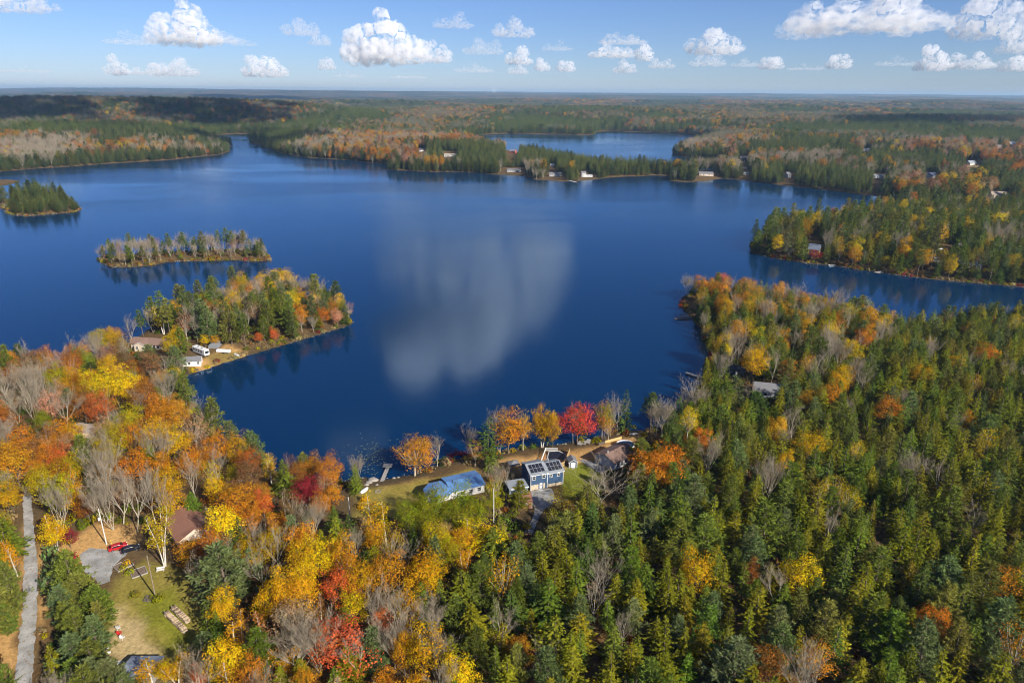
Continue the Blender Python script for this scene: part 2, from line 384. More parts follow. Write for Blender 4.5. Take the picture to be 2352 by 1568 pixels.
# ------------------------------------------------------------------ tree materials
def leaf_material(name, trans=0.35, hue_noise=0.0, warm=None):
    mt, nt, out = new_mat(name)
    at = N(nt, 'ShaderNodeAttribute', attribute_name='color', attribute_type='INSTANCER')
    ge = N(nt, 'ShaderNodeNewGeometry')
    mr = N(nt, 'ShaderNodeMapRange'); mr.inputs['To Min'].default_value = 0.62; mr.inputs['To Max'].default_value = 1.40
    nt.links.new(ge.outputs['Random Per Island'], mr.inputs['Value'])
    sc_ = N(nt, 'ShaderNodeVectorMath', operation='SCALE')
    src = at.outputs['Color']
    if warm:
        tc = N(nt, 'ShaderNodeTexCoord'); no = N(nt, 'ShaderNodeTexNoise'); no.inputs['Scale'].default_value = 0.42; no.inputs['Detail'].default_value = 3
        oi = N(nt, 'ShaderNodeObjectInfo'); ad = N(nt, 'ShaderNodeVectorMath', operation='ADD')
        nt.links.new(tc.outputs['Object'], ad.inputs[0]); nt.links.new(oi.outputs['Location'], ad.inputs[1])
        nt.links.new(ad.outputs[0], no.inputs['Vector'])
        m2 = N(nt, 'ShaderNodeMapRange'); m2.inputs['From Min'].default_value = 0.40; m2.inputs['From Max'].default_value = 0.68; m2.inputs['To Max'].default_value = warm[1]
        nt.links.new(no.outputs['Fac'], m2.inputs['Value'])
        mul = N(nt, 'ShaderNodeVectorMath', operation='MULTIPLY'); mul.inputs[1].default_value = warm[0]
        nt.links.new(src, mul.inputs[0])
        mx = N(nt, 'ShaderNodeMix', data_type='RGBA'); nt.links.new(m2.outputs[0], mx.inputs['Factor']); nt.links.new(src, mx.inputs['A']); nt.links.new(mul.outputs[0], mx.inputs['B'])
        src = mx.outputs['Result']
    nt.links.new(src, sc_.inputs[0]); nt.links.new(mr.outputs[0], sc_.inputs['Scale'])
    d = N(nt, 'ShaderNodeBsdfDiffuse'); t = N(nt, 'ShaderNodeBsdfTranslucent')
    nt.links.new(sc_.outputs[0], d.inputs['Color']); nt.links.new(sc_.outputs[0], t.inputs['Color'])
    ms = N(nt, 'ShaderNodeMixShader'); ms.inputs[0].default_value = trans
    nt.links.new(d.outputs[0], ms.inputs[1]); nt.links.new(t.outputs[0], ms.inputs[2])
    nt.links.new(ms.outputs[0], out.inputs[0])
    return mt
M_NEEDLE = leaf_material('needles', 0.30, warm=((1.20, 1.04, 0.7), 0.40))
M_LEAF = leaf_material('autumn_leaves', 0.38, warm=((0.74, 1.10, 1.0), 0.95))
M_BARK = pmat('bark_grey_brown', (0.13, 0.10, 0.075), 0.95, 0.4, 2.0, 0.1)
M_LIMB = pmat('grey_limbs', (0.34, 0.30, 0.225), 0.95, 0.35, 0.6, 0.1)
M_TWIG = pmat('bare_twigs', (0.225, 0.185, 0.130), 0.95, 0.35, 0.6, 0.1)
M_BIRCH = pmat('birch_bark', (0.52, 0.48, 0.41), 0.85, 0.3, 2.5, 0.2)
# ------------------------------------------------------------------ mesh makers
class TB:
    """collects kites (leaf sprays) and tubes (wood)"""
    def __init__(s, seed): s.r = np.random.default_rng(seed); s.kv = []; s.tv = []; s.tf = []; s.nt = 0
    def kites(s, base, d, side, L, W):
        """base (n,3), unit d along, unit side, lengths"""
        L = np.asarray(L)[:, None]; W = np.asarray(W)[:, None]
        a = base; c = base+d*L; mid = base+d*L*0.45
        s.kv.append(np.stack([a, mid+side*W, c, mid-side*W], 1).reshape(-1, 3))
    def tube(s, pts, rad, k=4):
        pts = np.asarray(pts, float); n = len(pts)
        up = np.array([0.31, 0.17, 0.93])
        for i in range(n):
            t = pts[min(i+1, n-1)]-pts[max(i-1, 0)]; t = t/(np.linalg.norm(t)+1e-9)
            x = np.cross(t, up); l = np.linalg.norm(x)
            if l < 1e-3: x = np.array([1., 0, 0]); l = 1
            x /= l; y = np.cross(t, x)
            for j in range(k):
                an = 2*math.pi*j/k
                s.tv.append(pts[i]+rad[i]*(math.cos(an)*x+math.sin(an)*y))
        for i in range(n-1):
            for j in range(k):
                a = s.nt+i*k+j; b = s.nt+i*k+(j+1) % k
                s.tf.append((a, b, b+k, a+k))
        s.nt += n*k
    def leaf_mesh(s):
        V = np.concatenate(s.kv); return V, np.arange(len(V)).reshape(-1, 4)
    def wood_mesh(s): return np.array(s.tv), np.array(s.tf)
def unit(v): return v/(np.linalg.norm(v, axis=-1, keepdims=True)+1e-9)
def rand_dirs(r, n):
    v = r.normal(size=(n, 3)); return unit(v)
def spruce(seed, h=13.0, R=2.55, whorls=24, per=9, sprays=8, low=0.06):
    T = TB(seed); r = T.r
    T.tube([(0, 0, -0.4), (0.03, 0, h*0.5), (0, 0, h*0.985)], [0.17, 0.11, 0.015], 5)
    lean = r.normal(0, 0.05, 2)
    lop = 0.66+0.62*r.random(8)
    for i in range(whorls):
        t = (i+0.5*r.random())/whorls; z = h*(low+(1-low)*t**0.92)
        rr = R*((1-t)**0.78)*(0.85+0.3*r.random())+0.16
        if t < 0.12: rr *= 0.72+2.0*t
        nb = max(4, int(per*(1-0.4*t)))
        az = r.random()*6.28
        for b in range(nb):
            a = az+6.283*b/nb+r.normal(0, 0.18); L = rr*(0.72+0.45*r.random())*lop[int(a/0.785) % 8]
            dz = -0.32*L*(1-0.9*t)+0.18*L*t
            tip = np.array([math.cos(a)*L, math.sin(a)*L, dz])
            q = unit(tip)
            n = max(3, int(sprays*(0.45+0.55*L/R)))
            s_ = np.linspace(0.28, 0.98, n)+r.normal(0, 0.03, n)
            base = np.outer(s_, tip)+np.array([lean[0]*z/h, lean[1]*z/h, z])
            base[:, 2] += -0.10*L*np.sin(s_*3.14)
            sg = np.where(np.arange(n) % 2 == 0, 1, -1)*(0.75*(1-s_*0.75)+0.1*r.normal(size=n))
            da = a+sg
            d = np.stack([np.cos(da), np.sin(da), -0.12+0.3*r.normal(size=n)-0.12], 1); d = unit(d)
            side = unit(np.stack([-np.sin(da), np.cos(da), 0.55*r.normal(size=n)], 1))
            ln = (0.24*L+0.30)*(1.05-0.42*s_)*(0.8+0.4*r.random(n))
            T.kites(base, d, side, ln, ln*0.34)
    tp = np.array([[0, 0, h*0.93]]*5); aa = r.random(5)*6.28
    T.kites(tp, unit(np.stack([0.25*np.cos(aa), 0.25*np.sin(aa), np.ones(5)], 1)), unit(np.stack([-np.sin(aa), np.cos(aa), np.zeros(5)], 1)), np.full(5, h*0.085), np.full(5, 0.14))
    return T
def pine(seed, h=15.0, R=4.2, whorls=10, per=6, low=0.16, tuft=12, dense=1.0):
    T = TB(seed); r = T.r
    bend = r.normal(0, 0.35, 2)
    axis = lambda z: np.array([bend[0]*(z/h)**2, bend[1]*(z/h)**2, z])
    T.tube([axis(-0.4)*[1, 1, 1], axis(h*0.35), axis(h*0.7), axis(h*0.97)], [0.27, 0.2, 0.12, 0.03], 6)
    for i in range(whorls):
        t = (i+0.35*r.random())/(whorls-0.3); t = min(t, 1); z = h*(low+(0.97-low)*t)
        prof = (0.55+0.55*math.sin(min(1.0, (t+0.12)*1.5)*math.pi*0.5)) if t < 0.35 else 1.0-0.0*t
        rr = R*prof*(1-max(0, t-0.25)/0.75*0.83)*(0.8+0.4*r.random())
        az = r.random()*6.28; nb = max(4, int(round(per*(1-0.25*t)+r.normal(0, 0.4))))
        for b in range(nb):
            if r.random() > dense: continue
            a = az+6.283*b/nb+r.normal(0, 0.22); L = rr*(0.62+0.55*r.random())
            rise = (0.06+0.42*t)*L+r.normal(0, 0.12)*L*0.5
            c0 = axis(z); tip = c0+[math.cos(a)*L, math.sin(a)*L, rise]
            midp = c0+(tip-c0)*0.55+[0, 0, -0.05*L]
            T.tube([c0, midp, tip], [0.06, 0.04, 0.015], 3)
            nt_ = max(3, int(2+L*1.35))
            for k in range(nt_):
                s_ = 0.30+0.72*(k+r.random()*0.6)/nt_
                off = r.normal(0, 0.20*L*s_*0.75, 3)*[1, 1, 0.22]
                c = c0+(tip-c0)*s_+off
                m_ = tuft; aa = a+r.normal(0, 0.95, m_)
                el = 0.32+0.42*r.normal(size=m_)
                d = np.stack([np.cos(aa)*np.cos(el), np.sin(aa)*np.cos(el), np.sin(el)], 1)
                ss = unit(np.stack([-np.sin(aa), np.cos(aa), 0.5*r.normal(size=m_)], 1))
                ln = (0.58+0.40*r.random(m_))*(1.0 if m_ > 4 else 1.5)
                T.kites(c+r.normal(0, 0.20, (m_, 3)), d, ss, ln, ln*(0.15 if m_ > 4 else 0.32))
    return T
def branchy(T, p, d, L, r0, depth, spread, tips, gravity=0.0, segs=3, k=4, up=0.25):
    r = T.r; pts = [np.array(p, float)]; rad = [r0]; dv = np.array(d, float)
    for i in range(segs):
        dv = unit(dv+r.normal(0, 0.11, 3)+np.array([0, 0, up*0.18-gravity])); pts.append(pts[-1]+dv*L/segs); rad.append(r0*(1-0.6*(i+1)/segs))
    T.tube(pts, rad, k)
    if depth == 0:
        tips.append((pts[-1], dv)); tips.append((pts[-2], dv)); return
    nb = int(r.integers(3, 5))
    for j in range(nb):
        s_ = 0.40+0.58*(j+r.random()*0.5)/nb
        q = s_*segs; i = min(int(q), segs-1); pt = pts[i]+(pts[i+1]-pts[i])*(q-i)
        nd = unit(dv+spread*rand_dirs(r, 1)[0]+np.array([0, 0, up]))
        branchy(T, pt, nd, L*(0.50+0.25*r.random()), rad[i]*0.50, depth-1, spread, tips, gravity, 2, 3, up)
    tips.append((pts[-1], dv))
def bare(seed, h=14.0, spread=0.75, trunk=0.30, stems=1, twigs=13, tl=1.3):
    T = TB(seed); r = T.r; tips = []
    for s_ in range(stems):
        th = h*trunk*(0.8+0.4*r.random()); d0 = unit(np.array([r.normal(0, 0.10 if stems == 1 else 0.3), r.normal(0, 0.10 if stems == 1 else 0.3), 1]))
        p0 = np.array([0, 0, -0.3]); p1 = p0+d0*(th+0.3)
        r0 = 0.17 if stems == 1 else 0.11
        T.tube([p0, p0+d0*th*0.5+r.normal(0, 0.05, 3), p1], [r0, r0*0.8, r0*0.66], 5)
        nl = 4 if stems == 1 else 3
        az = r.random()*6.28
        for j in range(nl):
            a = az+6.28*j/nl+r.normal(0, 0.3)
            tilt = spread*(0.35+0.45*r.random())
            d = unit(np.array([math.cos(a)*tilt, math.sin(a)*tilt, 1.0]))
            branchy(T, p1-d0*th*0.25*r.random(), d, (h-th)*(0.55+0.22*r.random()), r0*0.55, 2, spread*0.75, tips, 0.0, 4, 4, 0.32)
        branchy(T, p1, d0, (h-th)*0.72, r0*0.6, 2, spread*0.7, tips, 0.0, 4, 4, 0.35)
    P = np.array([t[0] for t in tips]); D = np.array([t[1] for t in tips])
    T.r = r; n = len(P)
    P = np.repeat(P, twigs, 0); D = np.repeat(D, twigs, 0)
    d = unit(D+0.75*rand_dirs(r, len(P))+[0, 0, 0.3]); P = P-D*(r.random((len(P), 1))*1.1)
    side = unit(np.cross(d, rand_dirs(r, len(P))))
    L = tl*(0.5+0.8*r.random(len(P)))
    T.kites(P, d, side, L, np.full(len(P), 0.013)+0.010*r.random(len(P)))
    return T, P, D
def maple(seed, h=14.0, R=4.4, cz=0.60, ch=0.42, clumps=46, leaves=34, ls=0.30, trunk=0.32, flat=0.75, dens=1.0):
    T = TB(seed); r = T.r
    T.tube([(0, 0, -0.4), (0.08, 0.05, h*trunk*0.6), (r.normal(0, .15), r.normal(0, .15), h*trunk)], [0.24, 0.19, 0.16], 6)
    c0 = np.array([0, 0, h*cz]); n = clumps
    k = np.arange(n)+0.5; ph = np.arccos(1-1.72*k/n); th = math.pi*(1+5**.5)*k+r.random()*6
    d = np.stack([np.cos(th)*np.sin(ph), np.sin(th)*np.sin(ph), np.cos(ph)], 1)+r.normal(0, 0.13, (n, 3))
    lob = 1+0.22*np.sin(th*1.0*2+r.random()*6)*np.sin(ph)+r.normal(0, 0.10, n)
    rad = np.where(r.random(n) < 0.78, 0.86, 0.55)*lob
    C = c0+d*rad[:, None]*[R, R, h*ch]
    C[:, 2] = np.maximum(C[:, 2], h*0.20)
    base = np.array([0, 0, h*trunk])
    for i in range(0, n):
        if i % 2 and r.random() < 0.5: continue
        mid = base*0.5+C[i]*0.5+np.array([0, 0, -0.06*h])+r.normal(0, 0.2, 3)
        st = np.array([0, 0, h*trunk*(0.75+0.25*r.random())])
        T.tube([st, mid, C[i]], [0.09, 0.055, 0.02], 3)
    cr = R*0.36*(0.75+0.55*r.random(n))
    for i in range(n):
        m_ = int(leaves*dens*(cr[i]/(R*0.36))**1.4)
        if m_ < 3: continue
        dd_ = rand_dirs(r, m_); rr = cr[i]*(0.55+0.5*r.random(m_))[:, None]
        p = C[i]+dd_*rr*[1, 1, flat]
        nrm = unit(dd_*0.9+d[i]*0.6+[0, 0, 0.5]+0.65*rand_dirs(r, m_))
        t = unit(np.cross(nrm, rand_dirs(r, m_))); b = np.cross(nrm, t)
        L = ls*(0.7+0.7*r.random(m_))
        T.kites(p-t*L[:, None]*0.5, t, b, L, L*0.46)
    return T
def birch(seed, h=14.0, stems=1, dens=1.0):
    T = TB(seed); r = T.r
    tips = []
    for s_ in range(stems):
        a = 6.28*s_/stems+r.random(); k = 0.0 if stems == 1 else 0.26
        top = np.array([math.cos(a)*k*h*0.6+r.normal(0, .4), math.sin(a)*k*h*0.6+r.normal(0, .4), h*(0.85+0.15*r.random())])
        mid = top*0.5*[0.8, 0.8, 1]+[0, 0, 0]
        st = np.array([0.15*math.cos(a), 0.15*math.sin(a), -0.3])*(1 if stems > 1 else [0, 0, 1])
        T.tube([st, mid*0.5, mid, top*0.78, top], [0.17, 0.14, 0.10, 0.06, 0.02], 5)
        nb = 15
        for j in range(nb):
            s2 = 0.36+0.62*j/nb
            p = st+(mid-st)*(s2/0.5) if s2 < 0.5 else mid+(top-mid)*((s2-0.5)/0.5)
            az = r.random()*6.28; L = (2.4-1.7*s2)*(0.7+0.6*r.random())
            q = p+np.array([math.cos(az)*L, math.sin(az)*L, L*0.55])
            T.tube([p, (p+q)/2+[0, 0, .1], q], [0.035, 0.025, 0.012], 3)
            tips.append((p+q)/2); tips.append(q)
    C = np.array(tips)
    for c in C:
        m_ = int(20*dens*(0.6+0.8*r.random()))
        p = c+r.normal(0, 0.48, (m_, 3))*[1, 1, 0.9]+[0, 0, -0.1]
        nrm = rand_dirs(r, m_)+[0, 0, 0.4]; nrm = unit(nrm); t = unit(np.cross(nrm, rand_dirs(r, m_))); b = np.cross(nrm, t)
        L = 0.30*(0.7+0.7*r.random(m_)); T.kites(p, t, b, L, L*0.45)
    return T
def shrub(seed, h=1.6, R=1.2, n=150, ls=0.28):
    T = TB(seed); r = T.r
    for j in range(6):
        a = r.random()*6.28; T.tube([(0, 0, -0.1), (math.cos(a)*R*.3, math.sin(a)*R*.3, h*.5), (math.cos(a)*R*.6, math.sin(a)*R*.6, h*.8)], [0.04, 0.03, 0.01], 3)
    d = rand_dirs(r, n); d[:, 2] = np.abs(d[:, 2])*0.9-0.08
    lob = 1+0.18*np.sin(np.arctan2(d[:, 1], d[:, 0])*3+r.random()*6)
    p = d*(0.6+0.42*r.random((n, 1)))*lob[:, None]*[R, R, h*0.92]+[0, 0, 0.12]
    nrm = unit(d+0.6*rand_dirs(r, n)+[0, 0, 0.3]); t = unit(np.cross(nrm, rand_dirs(r, n))); b = np.cross(nrm, t)
    L = ls*(0.7+0.7*r.random(n)); T.kites(p-t*L[:, None]*0.5, t, b, L, L*0.5)
    return T
PROTO = {}   # kind -> list of (trunk mesh, crown mesh, joined mesh, height)
def add_proto(kind, T, hgt, leafmat, woodmat):
    i = len(PROTO.setdefault(kind, []))
    wv, wf = T.wood_mesh(); lv, lf = T.leaf_mesh()
    tm = mesh_np('%s_trunk' % kind, wv, wf, woodmat, smooth=True)
    cm = mesh_np('%s_crown' % kind, lv, lf, leafmat)
    jm = mesh_np('%s_whole' % kind, np.concatenate([wv, lv]), np.concatenate([wf, lf+len(wv)]), [woodmat, leafmat])
    mi = np.zeros(len(wf)+len(lf), np.int32); mi[len(wf):] = 1
    jm.polygons.foreach_set('material_index', mi)
    PROTO[kind].append((tm, cm, jm, hgt))
for i in range(12): add_proto('spruce', spruce(20+i, 12.5+1.2*(i % 3), 2.1+0.3*(i % 4), (18, 23, 27)[(i*5) % 3], (8, 10, 7)[i % 3], (8, 6, 9, 7)[i % 4], (0.05, 0.12, 0.22)[(i//2) % 3]), 12.5+1.2*(i % 3), M_NEEDLE, M_BARK)
for i in range(6): add_proto('pine', pine(40+i, 14.0+(i % 3), 3.9+0.35*(i % 3), 10+i % 3, 6, 0.12), 14.0+(i % 3), M_NEEDLE, M_BARK)
for i in range(4): add_proto('tallpine', pine(50+i, 18.0+(i % 2), 3.3+0.3*(i % 2), 9, 5, 0.40, 12, 0.92), 18.0+(i % 2), M_NEEDLE, M_BARK)
for i in range(7): add_proto('maple', maple(60+i, 13.5+(i % 3), 4.0+0.4*(i % 3), 0.60+0.02*(i % 3), 0.40, 50+4*(i % 3), 66), 13.5+(i % 3), M_LEAF, M_BARK)
for i in range(3): add_proto('thinmaple', maple(70+i, 14.0, 3.8, 0.62, 0.40, 52, 62, 0.25, 0.34, 0.75, 0.42), 14.0, M_LEAF, M_LIMB)
for i in range(4): add_proto('birch', birch(80+i, 14.0, 1+i % 2), 14.0, M_LEAF, M_BIRCH)
add_proto('clumpbirch', birch(85, 18.0, 3, 1.15), 18.0, M_LEAF, M_BIRCH)
for i in range(7):
    T, _, _ = bare(90+i, 13.5+(i % 3), 0.62+0.12*(i % 3), 0.30-0.08*(i % 2), 1 if i % 3 else 3, 8); add_proto('bare', T, 13.5+(i % 3), M_TWIG, M_LIMB)
for i in range(3): add_proto('shrub', shrub(110+i), 1.6, M_LEAF, M_BARK)
# far, coarse stands: a handful of trees in one clump
def join_clump(kind, seed, n, wdt):
    r = np.random.default_rng(seed); V = []; Fc = []; off = 0
    for k in range(n):
        if kind == 'con': T = spruce(seed*31+k, 12+3*r.random(), 2.7, 9, 6, 4)
        elif kind == 'pin': T = pine(seed*31+k, 14+3*r.random(), 3.6, 6, 5, 0.2, 2)
        elif kind == 'dec': T = maple(seed*31+k, 12+3*r.random(), 3.8, 0.6, 0.4, 16, 7, 1.0)
        else: T, _, _ = bare(seed*31+k, 12+3*r.random(), 0.7, 0.3, 1, 2, 2.2)
        a = 6.283*k/n+r.random()*0.7; rr = wdt*0.36*(0.35+0.75*r.random())*(0 if k == 0 and n > 3 else 1)
        o = np.array([math.cos(a)*rr, math.sin(a)*rr, 0])
        v, f = T.leaf_mesh()
        if kind == 'twg':
            wv, wf = T.wood_mesh(); keep = len(wf)//1
            v2 = (wv-[0, 0, 0])*1.0; f = np.concatenate([f, wf[:keep]+len(v)]); v = np.concatenate([v, v2])
        V.append(v+o); Fc.append(f+off); off += len(v)
    return np.concatenate(V), np.concatenate(Fc)
CLUMP = {}
for kind, mt in (('con', M_NEEDLE), ('pin', M_NEEDLE), ('dec', M_LEAF), ('twg', M_LEAF)):
    for i in range(3):
        v, f = join_clump(kind, 200+i+ord(kind[0]), 5, 12.0); CLUMP.setdefault(kind, []).append(mesh_np(kind+'_stand', v, f, mt))
# ------------------------------------------------------------------ where trees stand
PAL = {'olive': (0.160, 0.160, 0.012), 'green': (0.108, 0.148, 0.018), 'dark': (0.070, 0.102, 0.022), 'lime': (0.205, 0.203, 0.014),
       'blue': (0.125, 0.165, 0.056), 'pgreen': (0.135, 0.165, 0.026), 'ypine': (0.175, 0.180, 0.034),
       'yellow': (0.62, 0.380, 0.008), 'gold': (0.54, 0.265, 0.008), 'amber': (0.50, 0.200, 0.012), 'orange': (0.53, 0.175, 0.014), 'rust': (0.33, 0.105, 0.018), 'brown': (0.23, 0.110, 0.040),
       'scarlet': (0.60, 0.072, 0.030), 'redorange': (0.58, 0.120, 0.030), 'crimson': (0.27, 0.020, 0.030), 'oliveyellow': (0.38, 0.270, 0.008), 'leafgreen': (0.22, 0.205, 0.010), 'salmon': (0.43, 0.205, 0.110), 'tan': (0.36, 0.240, 0.110)}
CNAME = {'olive': 'olive green', 'green': 'green', 'dark': 'dark green', 'lime': 'yellowish green', 'blue': 'blue-green', 'pgreen': 'green', 'ypine': 'yellowish', 'yellow': 'bright yellow', 'gold': 'golden', 'amber': 'amber',
         'orange': 'orange', 'rust': 'rust-coloured', 'brown': 'brown-leaved', 'scarlet': 'scarlet', 'redorange': 'red-orange', 'crimson': 'dark crimson', 'oliveyellow': 'olive yellow', 'leafgreen': 'leafy green', 'salmon': 'salmon pink', 'tan': 'tan-leaved'}
ZONES = [  # name, survey outline of the canopy, spacing m, kind weights, leaf palette
    ('low narrow island', [(200, 520), (640, 520), (640, 625), (200, 625)], 4.6, dict(bare=.50, tallpine=.30, pine=.06, spruce=.04, thinmaple=.10), ('tan', 'salmon', 'brown')),
    ('small pine islet', [(-20, 425), (200, 425), (200, 500), (-20, 500)], 5.5, dict(pine=.55, bare=.25, spruce=.10, thinmaple=.10), ('tan', 'amber')),
    ('wooded peninsula', [(290, 800), (290, 690), (440, 600), (640, 585), (820, 620), (830, 760), (560, 815), (430, 800)], 5.0, dict(pine=.18, tallpine=.22, spruce=.10, bare=.20, maple=.20, thinmaple=.10), ('yellow', 'gold', 'oliveyellow', 'salmon', 'orange')),
    ('autumn hillside above the bay', [(-60, 760), (300, 740), (450, 830), (640, 1030), (830, 1040), (830, 1150), (560, 1200), (430, 1180), (250, 1180), (-60, 1180)], 5.6, dict(maple=.44, thinmaple=.14, bare=.26, pine=.10, birch=.06), ('gold', 'amber', 'oliveyellow', 'orange', 'rust', 'leafgreen', 'salmon', 'brown')),
    ('strip of woods along the gravel road', [(-60, 1180), (250, 1180), (260, 1400), (240, 1640), (-60, 1640)], 4.8, dict(pine=.48, spruce=.16, maple=.14, birch=.08, bare=.14), ('gold', 'amber', 'yellow', 'oliveyellow')),
    ('mixed wood between yard and evergreens', [(240, 1640), (400, 1180), (560, 1160), (860, 1130), (1100, 1150), (1130, 1250), (1010, 1400), (1180, 1640)], 4.5, dict(maple=.28, thinmaple=.10, birch=.14, bare=.19, spruce=.24, pine=.05), ('gold', 'amber', 'yellow', 'orange', 'oliveyellow', 'gold', 'rust', 'tan')),
    ('wooded point with docks', [(1540, 590), (1960, 640), (2010, 740), (1960, 860), (1700, 880), (1640, 800), (1560, 720)], 4.9, dict(spruce=.46, pine=.18, maple=.14, thinmaple=.06, bare=.16), ('gold', 'amber', 'yellow', 'orange', 'oliveyellow')),
    ('dense evergreen forest', [(1000, 1640), (1010, 1400), (1100, 1180), (1300, 1080), (1560, 880), (1700, 850), (1960, 760), (2010, 690), (2480, 660), (2480, 1640)], 4.25, dict(spruce=.68, pine=.26, maple=.010, thinmaple=.012, bare=.038), ('gold', 'amber', 'yellow', 'orange', 'rust')),
    ('far bank of the cove', [(1700, 430), (2480, 430), (2480, 680), (2100, 660), (1700, 610)], 6.4, dict(pine=.40, tallpine=.14, spruce=.28, maple=.08, thinmaple=.03, bare=.07), ('gold', 'yellow', 'oliveyellow', 'amber'))]
ZPH = {'low narrow island': 'on the low narrow island', 'small pine islet': 'on the small wooded islet', 'wooded peninsula': 'on the wooded peninsula', 'autumn hillside above the bay': 'on the autumn hillside above the bay',
       'strip of woods along the gravel road': 'in the woods beside the gravel road', 'mixed wood between yard and evergreens': 'in the mixed wood between yard and evergreen forest', 'wooded point with docks': 'on the wooded point with docks',
       'dense evergreen forest': 'in the dense evergreen forest', 'far bank of the cove': 'on the far bank of the cove', 'lakeside': 'in the woods around the lake'}
# ground kept open (metres) and views kept open over buildings and yards (survey outlines)
KEEP = [[(58, 1150), (88, 1150), (98, 1250), (92, 1420), (86, 1600), (30, 1600), (48, 1350)],
        [(130, 1240), (240, 1190), (330, 1215), (390, 1160), (455, 1200), (440, 1260), (420, 1300), (425, 1330), (440, 1390), (425, 1460), (400, 1568), (330, 1568), (260, 1540), (250, 1480), (252, 1400), (240, 1340), (190, 1330)],
        [(830, 1080), (900, 1075), (985, 1085), (1000, 1075), (1060, 1070), (1112, 1070), (1122, 1150), (1098, 1170), (960, 1130), (900, 1165), (820, 1200), (805, 1180), (815, 1120)],
        [(1155, 1075), (1180, 1060), (1240, 1020), (1330, 1015), (1370, 1030), (1460, 990), (1510, 990), (1510, 1015), (1450, 1020), (1455, 1080), (1360, 1085), (1320, 1100), (1305, 1120), (1270, 1200), (1230, 1215), (1200, 1195), (1165, 1150)],
        [(1110, 1055), (1180, 1040), (1260, 1030), (1250, 1060), (1120, 1085)],
        [(290, 768), (388, 768), (388, 795), (300, 800)], [(425, 788), (560, 790), (570, 820), (480, 850), (430, 845)],
        [(1851, 540), (1886, 540), (1886, 574), (1851, 574)], [(2150, 562), (2214, 556), (2220, 571), (2155, 574)],
        [(1735, 880), (1785, 876), (1788, 893), (1738, 895)], [(1668, 838), (1720, 838), (1720, 860), (1672, 862)], [(184, 990), (210, 988), (208, 1006), (186, 1008)],
        [(1545, 718), (1600, 718), (1605, 740), (1545, 740)], [(1570, 850), (1615, 850), (1612, 875), (1570, 870)], [(225, 560), (225, 560), (226, 561)],
        [(1550, 690), (1590, 675), (1600, 712), (1570, 720)], [(240, 1495), (360, 1500), (365, 1568), (235, 1568)]]
FOOT = []   # building footprints: (x, y, r)
def clear_zone(x, y):
    return any((x-a)**2+(y-b)**2 < r*r for a, b, r in FOOT)
trees = []  # dict(kind, var, x, y, z, s, sz, rot, color, cname, zone, label)
occ = {}
def near_occupied(x, y, d):
    c = 8.0; i, j = int(x//c), int(y//c)
    for a in (-1, 0, 1):
        for b in (-1, 0, 1):
            for (px, py, pr) in occ.get((i+a, j+b), ()):
                if (px-x)**2+(py-y)**2 < max(d, pr)**2: return True
    return False
def occupy(x, y, r): occ.setdefault((int(x//8), int(y//8)), []).append((x, y, r))
KW = {'spruce': 2.6, 'pine': 4.2, 'tallpine': 3.4, 'maple': 4.4, 'thinmaple': 4.0, 'birch': 2.2, 'clumpbirch': 5.0, 'bare': 4.2, 'shrub': 1.2}
def add_tree(kind, x, y, h, wid=None, cname='olive', zone='lakeside', label=None, var=None, rr=None, jitter=0.14):
    r = rng
    i = int(r.integers(len(PROTO[kind]))) if var is None else var
    ph = PROTO[kind][i][3]
    sz = h/ph; s = sz if wid is None else wid/(2*KW[kind])
    c = np.array(PAL[cname])*(1+jitter*r.normal())*(1+0.06*r.normal(size=3)); c = np.clip(c, 0.004, 0.8)
    z = hz(x, y)
    trees.append(dict(kind=kind, var=i, x=x, y=y, z=z-0.05, s=s, sz=sz, rot=r.random()*6.28, color=c, cname=cname, zone=zone, label=label))
    if kind == 'shrub': return
    occupy(x, y, rr if rr is not None else min(7.5, max(1.0, KW[kind]*s*0.8)))
def hero(u, v, kind, h, wid=None, cname='olive', label=None, zone='lakeside', var=None, rr=None):
    """a tree whose top stands at survey point (u,v)"""
    z = 3.0
    for _ in range(5):
        p = at0(u, v, z+h); z = max(0.2, hz(p[0], p[1]))
    q = np.array(p, float)
    for _ in range(14):      # never rooted in the water: step up the bank
        g = sd(np.array([q[0], q[0]+1, q[0]]), np.array([q[1], q[1], q[1]+1]))
        if g[0] > 1.6: break
        d = np.array([g[1]-g[0], g[2]-g[0]]); q = q+d/(np.linalg.norm(d)+1e-6)*1.2
    add_tree(kind, q[0], q[1], h, wid, cname, zone, label, var, rr, 0.05)
def heroes(rows, zone):
    for q in rows:
        if q[2] == 'bare' and len(q) < 7 and rng.random() < 0.25: continue
        hero(q[0], q[1], q[2], q[3], q[4]*(0.87 if q[2] in ('maple', 'thinmaple', 'bare') and len(q) < 7 else 1.0), q[5], q[6] if len(q) > 6 else None, zone)
